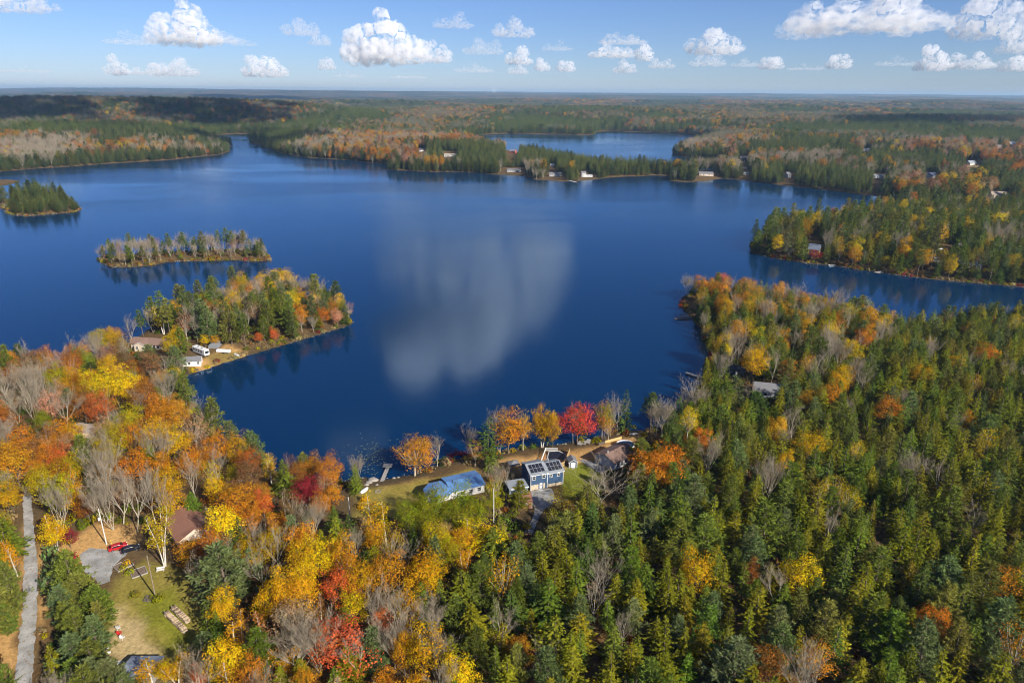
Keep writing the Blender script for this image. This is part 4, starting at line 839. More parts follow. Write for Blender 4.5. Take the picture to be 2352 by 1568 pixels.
# ------------------------------------------------------------------ building kit
class MB:
    def __init__(s): s.v = []; s.f = []
    def add(s, V, Fc):
        o = len(s.v); s.v += [tuple(map(float, q)) for q in V]; s.f += [tuple(i+o for i in f) for f in Fc]; return s
    def box(s, x0, x1, y0, y1, z0, z1):
        V = [(x0, y0, z0), (x1, y0, z0), (x1, y1, z0), (x0, y1, z0), (x0, y0, z1), (x1, y0, z1), (x1, y1, z1), (x0, y1, z1)]
        return s.add(V, [(0, 3, 2, 1), (4, 5, 6, 7), (0, 1, 5, 4), (1, 2, 6, 5), (2, 3, 7, 6), (3, 0, 4, 7)])
    def prism(s, prof, y0, y1):
        """profile of (x,z) swept along y"""
        n = len(prof); V = [(x, y0, z) for x, z in prof]+[(x, y1, z) for x, z in prof]
        return s.add(V, [tuple(range(n)), tuple(range(2*n-1, n-1, -1))]+[(i, i+n, (i+1) % n+n, (i+1) % n) for i in range(n)])
    def prism_x(s, prof, x0, x1):
        n = len(prof); V = [(x0, y, z) for y, z in prof]+[(x1, y, z) for y, z in prof]
        return s.add(V, [tuple(range(n-1, -1, -1)), tuple(range(n, 2*n))]+[(i, (i+1) % n, (i+1) % n+n, i+n) for i in range(n)])
    def cyl(s, c, r, h, n=12, r2=None, axis='z'):
        r2 = r if r2 is None else r2; V = []
        for (rr, t) in ((r, 0), (r2, h)):
            for i in range(n):
                a = 2*math.pi*i/n; p, q = rr*math.cos(a), rr*math.sin(a)
                V.append({'z': (c[0]+p, c[1]+q, c[2]+t), 'x': (c[0]+t, c[1]+p, c[2]+q), 'y': (c[0]+q, c[1]+t, c[2]+p)}[axis])
        return s.add(V, [tuple(range(n-1, -1, -1)), tuple(range(n, 2*n))]+[(i, (i+1) % n, (i+1) % n+n, i+n) for i in range(n)])
    def bar(s, a, b, r, n=5):
        a = Vector(a); b = Vector(b); t = (b-a).normalized(); x = t.orthogonal().normalized(); y = t.cross(x); V = []
        for p in (a, b):
            for i in range(n):
                an = 2*math.pi*i/n; V.append(p+x*(r*math.cos(an))+y*(r*math.sin(an)))
        return s.add(V, [tuple(range(n-1, -1, -1)), tuple(range(n, 2*n))]+[(i, (i+1) % n, (i+1) % n+n, i+n) for i in range(n)])
    def build(s, name, mat, parent=None, smooth=False, bevel=0.0):
        me = bpy.data.meshes.new(name); me.from_pydata(s.v, [], s.f); me.materials.append(mat); me.update()
        if smooth:
            for p in me.polygons: p.use_smooth = True
        o = link(name, me, parent)
        if bevel:
            b = o.modifiers.new('edge', 'BEVEL'); b.width = bevel; b.segments = 2; b.limit_method = 'ANGLE'
        return o
M = {k: pmat(k, *a) for k, a in {
    'blue_siding': ((0.036, 0.070, 0.130), 0.6, 0.12, 1.5), 'white_trim': ((0.60, 0.60, 0.585), 0.6, 0.08, 2.0), 'white_siding': ((0.54, 0.53, 0.50), 0.7, 0.10, 1.0), 'faded_white_siding': ((0.40, 0.39, 0.37), 0.8, 0.12, 0.4), 'grey_siding': ((0.42, 0.425, 0.43), 0.75, 0.10, 1.0),
    'pale_roof_metal': ((0.215, 0.235, 0.25), 0.5, 0.10, 0.8), 'blue_roof_metal': ((0.085, 0.19, 0.38), 0.38, 0.16, 0.5), 'brown_shingle': ((0.165, 0.105, 0.08), 0.9, 0.22, 2.5), 'red_brown_shingle': ((0.21, 0.10, 0.065), 0.9, 0.2, 2.5),
    'grey_shingle': ((0.14, 0.14, 0.145), 0.9, 0.2, 2.0), 'dark_shingle': ((0.055, 0.056, 0.065), 0.9, 0.2, 2.0), 'slate_blue_roof': ((0.15, 0.175, 0.22), 0.8, 0.2, 1.5), 'tan_shingle': ((0.30, 0.25, 0.20), 0.9, 0.2, 2.0),
    'window_glass': ((0.012, 0.016, 0.022), 0.08, 0.2, 1.0, 0.6), 'solar_glass': ((0.012, 0.014, 0.022), 0.12, 0.3, 3.0, 0.6), 'panel_frame': ((0.35, 0.36, 0.38), 0.4, 0.1, 3.0, 0.5, 0.6), 'stone_veneer': ((0.40, 0.33, 0.24), 0.9, 0.5, 3.5, 0.2, 0.0, 0.8, 5.0),
    'brown_boards': ((0.26, 0.13, 0.07), 0.8, 0.2, 2.0), 'beige_siding': ((0.52, 0.43, 0.33), 0.8, 0.12, 1.0), 'yellow_siding': ((0.55, 0.36, 0.07), 0.75, 0.12, 1.0), 'dark_siding': ((0.045, 0.04, 0.042), 0.8, 0.2, 1.0), 'navy_siding': ((0.06, 0.075, 0.12), 0.8, 0.2, 1.0), 'red_siding': ((0.30, 0.07, 0.05), 0.8, 0.2, 1.0),
    'concrete': ((0.40, 0.39, 0.36), 0.9, 0.15, 1.5), 'weathered_wood': ((0.25, 0.235, 0.215), 0.9, 0.25, 2.5), 'dark_wood': ((0.085, 0.07, 0.06), 0.9, 0.3, 2.5), 'deck_wood': ((0.36, 0.185, 0.075), 0.85, 0.2, 2.0), 'new_wood': ((0.46, 0.31, 0.13), 0.85, 0.2, 2.0), 'fence_wood': ((0.30, 0.21, 0.10), 0.85, 0.25, 2.0),
    'pool_cover': ((0.010, 0.012, 0.022), 0.45, 0.5, 1.2), 'pool_water': ((0.008, 0.02, 0.06), 0.08, 0.2, 1.0, 0.5), 'chair_white': ((0.55, 0.53, 0.50), 0.6, 0.08, 3.0), 'chair_red': ((0.45, 0.02, 0.02), 0.5, 0.1, 3.0), 'rubber': ((0.02, 0.02, 0.022), 0.85, 0.2, 5.0),
    'car_red': ((0.33, 0.008, 0.014), 0.22, 0.03, 1.0, 0.6), 'car_black': ((0.008, 0.010, 0.018), 0.2, 0.05, 1.0, 0.6), 'car_glass': ((0.010, 0.012, 0.016), 0.06, 0.1, 1.0, 0.6), 'lamp_red': ((0.4, 0.01, 0.01), 0.3, 0.05, 1.0), 'lamp_clear': ((0.7, 0.7, 0.68), 0.2, 0.05, 1.0, 0.6), 'hub_metal': ((0.35, 0.35, 0.36), 0.35, 0.1, 4.0, 0.5, 0.8), 'plate_white': ((0.7, 0.7, 0.7), 0.5, 0.05, 2.0),
    'pole_wood': ((0.20, 0.15, 0.105), 0.9, 0.25, 2.0), 'pole_white': ((0.50, 0.47, 0.42), 0.85, 0.12, 1.5), 'steel': ((0.42, 0.43, 0.44), 0.45, 0.1, 2.0, 0.5, 0.7), 'guard_yellow': ((0.6, 0.42, 0.02), 0.5, 0.05, 2.0), 'log_wood': ((0.36, 0.27, 0.17), 0.95, 0.45, 3.0), 'bark_brown': ((0.14, 0.10, 0.07), 0.95, 0.4, 3.0), 'rock': ((0.23, 0.21, 0.18), 0.95, 0.3, 1.2, 0.2, 0.0, 0.6, 3.0),
    'white_plastic': ((0.60, 0.60, 0.59), 0.45, 0.05, 2.0, 0.5), 'grey_tarp': ((0.16, 0.17, 0.18), 0.6, 0.3, 1.5), 'lily': ((0.09, 0.115, 0.05), 0.6, 0.3, 3.0), 'turbine_white': ((0.75, 0.76, 0.78), 0.6, 0.03, 0.1)}.items()}
def gravel_material(name, c):
    """crushed stone: packed wheel tracks, damp patches, drifts of fallen leaves"""
    mt, nt, out = new_mat(name); L = nt.links.new
    b = N(nt, 'ShaderNodeBsdfPrincipled'); b.inputs['Roughness'].default_value = 0.95; b.inputs['Specular IOR Level'].default_value = 0.1
    tc = N(nt, 'ShaderNodeTexCoord')
    def noise(sc_, det=4):
        n = N(nt, 'ShaderNodeTexNoise'); n.inputs['Scale'].default_value = sc_; n.inputs['Detail'].default_value = det; L(tc.outputs['Object'], n.inputs['Vector']); return n.outputs['Fac']
    def ramp(f, a, z, ca, cz):
        r = N(nt, 'ShaderNodeValToRGB'); e = r.color_ramp.elements; e[0].position = a; e[1].position = z; e[0].color = (*ca, 1); e[1].color = (*cz, 1); L(f, r.inputs[0]); return r.outputs[0]
    base = ramp(noise(0.35, 6), 0.32, 0.68, [k*0.72 for k in c], [k*1.22 for k in c])
    fine = ramp(noise(7.0, 6), 0.3, 0.7, (0.7, 0.7, 0.7), (1.3, 1.3, 1.3))
    mu = N(nt, 'ShaderNodeMix', data_type='RGBA', blend_type='MULTIPLY'); mu.inputs['Factor'].default_value = 1.0; L(base, mu.inputs['A']); L(fine, mu.inputs['B'])
    lf = ramp(noise(1.7, 8), 0.56, 0.66, (0, 0, 0), (0.8, 0.8, 0.8))
    m2 = N(nt, 'ShaderNodeMix', data_type='RGBA'); L(lf, m2.inputs['Factor']); L(mu.outputs['Result'], m2.inputs['A']); m2.inputs['B'].default_value = (0.19, 0.135, 0.065, 1)
    L(m2.outputs['Result'], b.inputs['Base Color']); L(b.outputs[0], out.inputs[0]); return mt
M['gravel'] = gravel_material('gravel', (0.265, 0.262, 0.248))
M['road_gravel'] = gravel_material('road_gravel', (0.285, 0.278, 0.26))
FARKEEP = []
def ang(a, b):
    """heading of the ground line between two survey points"""
    p, q = gp(*a), gp(*b); return math.atan2(q.y-p.y, q.x-p.x)
def sheet(name, pts, mat, lift=0.06, step=1.6, world=False, ragged=True):
    P = [Vector((p[0], p[1], 0)) if world else Vector((*at0(p[0], p[1], 3.0), 0)) for p in pts]
    rj = np.random.default_rng(len(P)); Q = []      # ragged edge
    for i in range(len(P)):
        a, b = P[i], P[(i+1) % len(P)]; L = (b-a).length; k = max(1, int(L/0.9)) if ragged else 1; nn = Vector((-(b-a).y, (b-a).x, 0)).normalized()
        for j in range(k): Q.append(a+(b-a)*(j/k)+nn*(rj.normal(0, 0.11) if ragged else 0))
    P = Q
    bm = bmesh.new(); bm.faces.new([bm.verts.new(p) for p in P])
    xs = [p.x for p in P]; ys = [p.y for p in P]
    for ax, lo, hi in ((0, min(xs), max(xs)), (1, min(ys), max(ys))):
        k = lo+step
        while k < hi:
            co = Vector((k, 0, 0)) if ax == 0 else Vector((0, k, 0)); no = Vector((1, 0, 0)) if ax == 0 else Vector((0, 1, 0))
            bmesh.ops.bisect_plane(bm, geom=bm.verts[:]+bm.edges[:]+bm.faces[:], plane_co=co, plane_no=no); k += step
    bmesh.ops.triangulate(bm, faces=bm.faces[:])
    co = np.array([v.co for v in bm.verts]); h = height(co[:, 0], co[:, 1])
    for v, z in zip(bm.verts, h): v.co.z = z+lift
    me = bpy.data.meshes.new(name); bm.normal_update(); bm.to_mesh(me); bm.free(); me.materials.append(mat)
    if sum(p.normal.z for p in me.polygons) < 0: me.flip_normals()
    o = link(name, me); tag(o, kind='structure'); return o
def window(parent, x, z, w, h, face='f', y=0.0, trim='white_trim', glass='window_glass'):
    """a frame standing proud of the wall with its pane"""
    t = 0.11; a = MB()
    for (x0, x1, z0, z1) in ((x-w/2-t, x+w/2+t, z-h/2-t, z-h/2), (x-w/2-t, x+w/2+t, z+h/2, z+h/2+t), (x-w/2-t, x-w/2, z-h/2, z+h/2), (x+w/2, x+w/2+t, z-h/2, z+h/2), (x-w/2, x+w/2, z-0.03, z+0.03)):
        a.box(x0, x1, -0.07, 0.0, z0, z1)
    b = MB().box(x-w/2, x+w/2, -0.035, -0.005, z-h/2, z-0.03).box(x-w/2, x+w/2, -0.035, -0.005, z+0.03, z+h/2)
    o = a.build('window', M[trim], parent); p = b.build('pane', M[glass], o)
    o.location, o.rotation_euler = {'f': ((0, y, 0), (0, 0, 0)), 'l': ((y, 0, 0), (0, 0, -math.pi/2)), 'r': ((y, 0, 0), (0, 0, math.pi/2)), 'b': ((0, y, 0), (0, 0, math.pi))}[face]
    return o
def gable_roof(parent, x0, x1, y0, y1, ze, zr, mat, along='x', over=0.35, thick=0.16, trim=None, name='roof', ridge=None):
    """two real slabs meeting at a ridge"""
    a = MB()
    if along == 'x':
        ym = (y0+y1)/2 if ridge is None else ridge
        s1 = (zr-ze)/(ym-y0); s2 = (zr-ze)/(y1-ym)
        a.prism_x([(y0-over, ze-over*s1), (ym, zr), (y1+over, ze-over*s2), (y1+over, ze-over*s2+thick), (ym, zr+thick), (y0-over, ze-over*s1+thick)], x0-over, x1+over)
    else:
        xm = (x0+x1)/2 if ridge is None else ridge
        s1 = (zr-ze)/(xm-x0); s2 = (zr-ze)/(x1-xm)
        a.prism([(x0-over, ze-over*s1), (x0-over, ze-over*s1+thick), (xm, zr+thick), (x1+over, ze-over*s2+thick), (x1+over, ze-over*s2), (xm, zr)], y0-over, y1+over)
    o = a.build(name, M[mat], parent)
    return o
def gable_walls(parent, x0, x1, y0, y1, ze, zr, mat, along='x', z0=-0.6, name='wall', ridge=None):
    a = MB()
    if along == 'x':
        ym = (y0+y1)/2 if ridge is None else ridge
        a.prism_x([(y0, z0), (y1, z0), (y1, ze), (ym, zr), (y0, ze)], x0, x1)
    else:
        xm = (x0+x1)/2 if ridge is None else ridge
        a.prism([(x0, z0), (x0, ze), (xm, zr), (x1, ze), (x1, z0)], y0, y1)
    return a.build(name, M[mat], parent)
def foot(x, y, r): FOOT.append((x, y, r))
def simple_house(name, label, u, v, rz, w, d, he, hr, wall, roof, along='x', wins=3, door=True, chimney=False, cat='house', trim='white_trim', ht=None, keep=None, side=True, lift=0.0, group=None):
    """front wall centred on the survey point (u,v)"""
    p = gp(u, v); e = empty(name, (p.x, p.y, p.z+lift), rz); tag(e, label, cat, group)
    gable_walls(e, -w/2, w/2, 0, d, he, hr, wall, along)
    r = gable_roof(e, -w/2, w/2, 0, d, he, hr, roof, along)
    k = max(1, wins)
    for i in range(wins):
        x = -w/2+(i+0.5)*w/k
        if door and i == k//2 and k > 1: continue
        window(e, x, he*0.55, min(1.3, w/k*0.5), 1.15, trim=trim)
    if he > 4.4:
        for i in range(wins): window(e, -w/2+(i+0.5)*w/k, he*0.55-2.2 if he*0.55 > 3 else he*0.55+2.2, min(1.2, w/k*0.5), 1.1, trim=trim)
    if side:
        for f, yy in (('l', -w/2), ('r', w/2)):
            s = 1 if f == 'r' else -1
            window(e, s*d*0.5, he*0.55, 1.0, 1.1, f, yy, trim)
    if door:
        x = -w/2+(k//2+0.5)*w/k
        dm = MB().box(x-0.45, x+0.45, -0.06, 0.0, 0.05, 2.05).build('door', M[trim], e)
        MB().box(x+0.30, x+0.36, -0.11, -0.06, 1.0, 1.12).build('handle', M['steel'], dm)
    if chimney:
        MB().box(w*0.2, w*0.2+0.6, d*0.4, d*0.4+0.6, he, hr+0.9).build('chimney', M['stone_veneer'], r)
    c = Matrix.Rotation(rz, 2) @ Vector((0, d/2)); foot(p.x+c.x, p.y+c.y, max(w, d)*0.62+1.5)
    if keep: FARKEEP.append((u, v-keep[2] if len(keep) > 2 else v-6, keep[0], keep[1]))
    return e
# ------------------------------------------------------------------ road, yards
sheet('gravel_road', [(52, 1120), (72, 1120), (75, 1179), (87, 1293), (88, 1398), (81, 1488), (76, 1568), (68, 1720), (10, 1720), (36, 1568), (54, 1398), (57, 1308), (55, 1179)], M['road_gravel'])
sheet('gravel_yard', [(184, 1276), (207, 1261), (249, 1266), (296, 1270), (288, 1280), (262, 1302), (253, 1338), (229, 1347), (210, 1325), (192, 1314)], M['gravel'], 0.065)
sheet('gravel_driveway', [(1218, 1128), (1241, 1122), (1268, 1122), (1273, 1136), (1271, 1160), (1250, 1170), (1239, 1187), (1222, 1230), (1200, 1230), (1222, 1196), (1229, 1172), (1224, 1157), (1222, 1136)], M['gravel'], 0.065)
sheet('gravel_path', [(1330, 1052), (1340, 1050), (1372, 1062), (1408, 1083), (1398, 1094), (1368, 1080)], M['gravel'], 0.06)
# ------------------------------------------------------------------ blue house with solar panels
hz_rot = R_(20)
p = gp(1218.6, 1126); H = empty('blue_house', p, hz_rot); tag(H, 'two-storey blue house with solar panels on its pale metal roof', 'house')
foot(p.x+4, p.y+5, 9.5)
gable_walls(H, 0, 5.5, 0, 8.0, 5.3, 6.75, 'blue_siding', ridge=4.3, name='wall')
gable_walls(H, 5.5, 11.0, 0.35, 7.6, 4.75, 6.15, 'blue_siding', ridge=4.3, name='wall')
r1 = gable_roof(H, 0, 5.5, 0, 8.0, 5.3, 6.75, 'pale_roof_metal', ridge=4.3, name='roof')
r2 = gable_roof(H, 5.5, 11.0, 0.35, 7.6, 4.75, 6.15, 'pale_roof_metal', ridge=4.3, name='roof')
for (rf, x0, y0, ze, sl, ncol) in ((r1, 0.30, 0.45, 5.3, 1.45/4.3, 4), (r2, 6.35, 0.75, 4.75, 1.40/3.95, 4)):
    yb = 0 if rf is r1 else 0.35
    for row in range(2):
        for c in range(ncol):
            wx, wy = 1.13, 1.62
            a = MB(); xa = x0+c*(wx+0.03); ya = y0+row*(wy+0.03)
            za = ze+(ya-yb)*sl+0.25; zb = ze+(ya+wy-yb)*sl+0.25
            V = [(xa, ya, za-0.04), (xa+wx, ya, za-0.04), (xa+wx, ya+wy, zb-0.04), (xa, ya+wy, zb-0.04), (xa, ya, za), (xa+wx, ya, za), (xa+wx, ya+wy, zb), (xa, ya+wy, zb)]
            a.add(V, [(0, 3, 2, 1), (4, 5, 6, 7), (0, 1, 5, 4), (1, 2, 6, 5), (2, 3, 7, 6), (3, 0, 4, 7)])
            sp = a.build('solar_panel', M['panel_frame'], rf)
            t = 0.055; dz = t*sl
            MB().add([(xa+t, ya+t, za+dz+.006), (xa+wx-t, ya+t, za+dz+.006), (xa+wx-t, ya+wy-t, zb-dz+.006), (xa+t, ya+wy-t, zb-dz+.006)], [(0, 1, 2, 3)]).build('cell_glass', M['solar_glass'], sp)
for x, z in ((1.1, 4.15), (4.25, 4.15)): window(H, x, z, 0.95, 1.1)
for x, z in ((6.9, 3.6), (9.4, 3.6)): window(H, x, z, 0.75, 0.85, y=0.35)
for yy, z in ((1.6, 4.0), (1.9, 1.5), (3.6, 1.3)): window(H, -yy, z, 0.8, 1.2, 'l', 0.0)
MB().box(0.05, 2.55, -0.09, -0.002, -0.3, 1.75).build('stone_facing', M['stone_veneer'], H)
MB().box(4.15, 4.75, -0.09, -0.002, -0.3, 1.75).build('stone_facing', M['stone_veneer'], H)
dr = MB().box(2.95, 3.85, -0.08, 0.0, -0.1, 2.0).build('door', M['white_trim'], H); MB().cyl((3.4, -0.115, 1.15), 0.22, 0.03, 14, axis='y').build('door_glass', M['window_glass'], dr)
for x0, x1, y0, y1, z1 in ((-0.05, 0.09, -0.06, 0.09, 5.25), (5.43, 5.57, -0.06, 0.09, 5.25), (10.92, 11.06, 0.29, 0.44, 4.7)): MB().box(x0, x1, y0, y1, -0.3, z1).build('corner_board', M['white_trim'], H)
MB().box(5.7, 10.5, 0.22, 0.345, -0.4, 0.85).build('foundation', M['stone_veneer'], H)
MB().box(2.6, 4.3, -1.6, -0.1, -0.2, 0.10).build('doorstep', M['concrete'], H)
MB().cyl((8.0, 5.6, 5.6), 0.09, 1.2, 8).build('vent_pipe', M['white_trim'], H)
for s in (0, 1): MB().box((0, 5.5)[s]-0.3, (5.5, 11.0)[s]+0.3, (-0.42, -0.07)[s], (-0.32, 0.03)[s], (5.10, 4.55)[s], (5.26, 4.71)[s]).build('gutter', M['white_trim'], H)
# garage and sheds by it
p = gp(1171, 1141); G = empty('blue_garage', p, ang((1171, 1141), (1212.6, 1135))+0.02); tag(G, 'low blue garage with flat grey roof joined to the blue house yard', 'garage'); foot(p.x+3, p.y+2.5, 5)
MB().box(0, 5.7, 0, 4.6, -0.5, 2.6).build('wall', M['blue_siding'], G); MB().box(-0.25, 5.95, -0.3, 4.9, 2.6, 2.78).build('roof', M['pale_roof_metal'], G); MB().box(-0.28, 5.98, -0.36, -0.3, 2.52, 2.80).build('fascia', M['white_trim'], G)
window(G, 4.7, 1.5, 0.8, 0.8); MB().box(-0.03, 0.10, -0.04, 0.10, -0.3, 2.55).build('corner_board', M['white_trim'], G); MB().box(5.60, 5.73, -0.04, 0.10, -0.3, 2.55).build('corner_board', M['white_trim'], G)
p = gp(1201, 1168); S = empty('brown_shed', p, R_(6)); tag(S, 'small brown shed with sloping brown roof beside the gravel driveway', 'shed'); foot(p.x+1.3, p.y+2, 3)
MB().prism_x([(0, -0.4), (3.6, -0.4), (3.6, 2.9), (0, 2.2)], 0, 2.7).build('wall', M['brown_boards'], S); MB().prism_x([(-0.3, 2.16), (3.9, 2.98), (3.9, 3.10), (-0.3, 2.28)], -0.2, 2.9).build('roof', M['red_brown_shingle'], S); window(S, 0.8, 1.5, 0.7, 0.5)
MB().box(2.62, 2.74, -0.05, 0.08, -0.3, 2.15).build('corner_board', M['white_trim'], S)
p = gp(1316, 1073.5); S = empty('garden_shed', p, R_(9)); tag(S, 'small blue garden shed with white door and grey gable roof', 'shed'); foot(p.x, p.y+2, 3)
gable_walls(S, -1.3, 1.3, 0, 3.2, 2.1, 2.9, 'navy_siding', 'y'); gable_roof(S, -1.3, 1.3, 0, 3.2, 2.1, 2.9, 'grey_shingle', 'y', 0.25, 0.1)
dr = MB().box(-0.75, -0.005, -0.06, -0.003, 0.05, 1.9).build('door', M['white_trim'], S); dr = MB().box(0.005, 0.75, -0.06, -0.003, 0.05, 1.9).build('door', M['white_trim'], S); MB().box(-0.6, 0.6, -1.0, -0.08, -0.2, 0.05).build('ramp', M['weathered_wood'], S)
for s in (-1, 1):
    MB().box(s*1.3-0.07, s*1.3+0.07, -0.07, 0.07, -0.3, 2.0).build('corner_board', M['white_trim'], S)
    MB().add([(s*1.62, -0.30, 1.88), (0, -0.30, 2.88), (0, -0.30, 3.02), (s*1.62, -0.30, 2.02), (s*1.62, -0.26, 1.88), (0, -0.26, 2.88), (0, -0.26, 3.02), (s*1.62, -0.26, 2.02)], [(0, 1, 2, 3), (4, 7, 6, 5), (0, 4, 5, 1), (3, 2, 6, 7), (0, 3, 7, 4), (1, 5, 6, 2)]).build('barge_board', M['white_trim'], S)
# grey cottage
p = gp(1411, 1080.5); C = empty('grey_cottage', p, R_(42)); tag(C, 'grey cottage with brown shingle roof and white long wall', 'cottage'); foot(p.x+2, p.y+6, 8.5)
gable_walls(C, 0, 11, 0, 8.2, 2.7, 4.3, 'grey_siding', 'x'); gable_roof(C, 0, 11, 0, 8.2, 2.7, 4.3, 'brown_shingle', 'x', 0.45)
MB().box(0.02, 10.98, -0.05, -0.003, 0.0, 2.5).build('front_wall', M['white_siding'], C)
for x in (1.6, 3.6, 5.6, 8.0): window(C, x, 1.5, 0.9, 1.1, y=-0.05)
for yy in (6.9,): window(C, -yy, 1.5, 0.8, 1.0, 'l', 0.0)
MB().box(-0.06, -0.003, 5.4, 6.1, 0.0, 1.9).build('side_door', M['white_trim'], C); MB().box(-0.06, 0.08, -0.12, 0.06, -0.3, 2.55).build('corner_board', M['white_trim'], C); MB().cyl((1.2, 4.1, 4.2), 0.14, 1.0, 10).build('chimney_pipe', M['white_trim'], C)
MB().box(-0.5, 0.4, 7.2, 8.0, -0.2, 0.9).build('heat_pump', M['steel'], C)
# blue-roofed cottage
p = gp(1112.5, 1129); C = empty('blue_roofed_cottage', p, R_(25)); tag(C, 'white cottage with long bright blue metal roof near the lawn', 'cottage'); foot(p.x-4.5, p.y+2, 8.5); foot(p.x-13, p.y-1, 6)
gable_walls(C, -10.5, 0, 0, 8.4, 2.7, 3.6, 'white_siding', 'x'); rf = gable_roof(C, -10.5, 0, 0, 8.4, 2.7, 3.6, 'blue_roof_metal', 'x', 0.4, 0.12)
for x in (-1.7, -4.4, -7.2): window(C, x, 1.5, 1.1, 1.1)
for k in range(18): MB().prism_x([(-0.38, 2.7-0.38*0.214+0.125), (4.2, 3.725), (4.2, 3.76), (-0.38, 2.7-0.38*0.214+0.16)], -10.7+k*0.64, -10.66+k*0.64).build('seam', M['blue_roof_metal'], rf)
MB().cyl((-9.0, 3.4, 3.2), 0.12, 1.4, 8).build('chimney_pipe', M['dark_siding'], C)
# hip-roofed wing
w = MB(); n = 8; wx, wy, rr = -13.6, 3.0, 4.4
ring = [(wx+rr*math.cos(R_(22.5+45*i)), wy+rr*math.sin(R_(22.5+45*i))) for i in range(8)]
w.add([(x, y, -0.5) for x, y in ring]+[(x, y, 2.7) for x, y in ring], [tuple(range(8, 16))]+[(i, (i+1) % 8, (i+1) % 8+8, i+8) for i in range(8)]); w.build('wall', M['white_siding'], C)
ro = [(wx+(x-wx)*1.09, wy+(y-wy)*1.09) for x, y in ring]
rt = [(wx+(x-wx)*0.30, wy+(y-wy)*0.30) for x, y in ring]
MB().add([(x, y, 2.58) for x, y in ro]+[(x, y, 2.7) for x, y in ro]+[(x, y, 3.55) for x, y in rt], [tuple(range(7, -1, -1)), tuple(range(16, 24))]+[(i, (i+1) % 8, (i+1) % 8+8, i+8) for i in range(8)]+[(i+8, (i+1) % 8+8, (i+1) % 8+16, i+16) for i in range(8)]).build('roof', M['blue_roof_metal'], C)
# pool terrace behind the blue house
def PZ(x, y): return (1147.8+x*0.12, 1016+y*0.12)
sheet('pool_deck', [PZ(*q) for q in ((870, 165), (1120, 170), (1300, 230), (1225, 430), (1000, 430), (800, 410))], M['deck_wood'], 0.12, ragged=False)
q = [gp(*PZ(*k)) for k in ((945, 205), (1130, 195), (1260, 250), (1215, 385), (1060, 395), (885, 400))]
c0 = sum(q, Vector())/len(q); e = empty('swimming_pool', (c0.x, c0.y, c0.z)); tag(e, 'in-ground pool under a dark winter cover behind the blue house', 'pool')
rim = [(k-c0) for k in q]; rim = [Vector((k.x, k.y, 0)) for k in rim]
def ringmesh(pts, s1, s2, z0, z1):
    m_ = MB(); n = len(pts); V = [(p.x*s1, p.y*s1, z0) for p in pts]+[(p.x*s2, p.y*s2, z0) for p in pts]+[(p.x*s1, p.y*s1, z1) for p in pts]+[(p.x*s2, p.y*s2, z1) for p in pts]
    Fc = []
    for i in range(n):
        j = (i+1) % n; Fc += [(2*n+i, 2*n+j, 3*n+j, 3*n+i), (i, j, 2*n+j, 2*n+i), (n+j, n+i, 3*n+i, 3*n+j)]
    return m_.add(V, Fc)
ringmesh(rim, 1.06, 0.97, 0.0, 0.28).build('coping', M['concrete'], e)
cv = MB(); nn = len(rim); cv.add([(p.x*0.975, p.y*0.975, 0.24) for p in rim]+[(0, 0, 0.16)], [(i, (i+1) % nn, nn) for i in range(nn)]).build('cover', M['pool_cover'], e)
def fence(name, label, a, b, h, mat, style='board', posts=None, grp=None):
    pa, pb = gp(*a), gp(*b); L = (pb-pa).length; e = empty(name, pa, math.atan2(pb.y-pa.y, pb.x-pa.x)); tag(e, label, 'fence', grp)
    dz = pb.z-pa.z; n = posts or max(2, int(L/2.2)+1)
    for i in range(n):
        x = L*i/(n-1); z = dz*i/(n-1); MB().box(x-0.06, x+0.06, -0.06, 0.06, z-0.3, z+h+0.08).build('post', M[mat], e)
    for zz in (0.15*h, 0.92*h): MB().add([(0, -0.075, zz), (L, -0.075, zz+dz), (L, -0.075, zz+dz+0.09), (0, -0.075, zz+0.09), (0, -0.03, zz), (L, -0.03, zz+dz), (L, -0.03, zz+dz+0.09), (0, -0.03, zz+0.09)], [(0, 1, 2, 3), (4, 7, 6, 5), (0, 4, 5, 1), (3, 2, 6, 7), (0, 3, 7, 4), (1, 5, 6, 2)]).build('rail', M[mat], e)
    st = 0.16 if style == 'board' else 0.22; wd = 0.15 if style == 'board' else 0.08; k = 0.08
    bd = MB()
    while k < L-0.05: bd.box(k, k+wd, -0.028, 0.0, dz*k/L+0.06, dz*k/L+h); k += st
    o = bd.build('boards' if style == 'board' else 'pickets', M[mat], e); o['kind'] = 'stuff'
    return e
fence('picket_fence', 'white picket fence along the side of the pool deck', PZ(780, 415), PZ(870, 165), 1.25, 'white_trim', 'picket')
fence('picket_fence', 'white picket fence at the lake end of the pool deck', PZ(875, 160), PZ(1100, 165), 1.25, 'white_trim', 'picket')
fence('picket_fence', 'low white picket fence running from blue house to pool', PZ(420, 480), PZ(770, 415), 1.0, 'white_trim', 'picket')
fence('board_fence', 'tall wooden board fence between pool and garden shed', PZ(1240, 440), PZ(1340, 190), 1.9, 'fence_wood')
fence('board_fence', 'short wooden board fence behind the end of the blue house', PZ(1150, 470), PZ(1238, 445), 1.6, 'fence_wood')
p = gp(*PZ(265, 500)); e = empty('gazebo', p, R_(20)); tag(e, 'small gazebo with grey hipped roof behind the blue house', 'gazebo'); foot(p.x, p.y, 2.5)
for sx in (-1.4, 1.4):
    for sy in (-1.4, 1.4): MB().box(sx-.07, sx+.07, sy-.07, sy+.07, -0.2, 2.2).build('post', M['white_trim'], e)
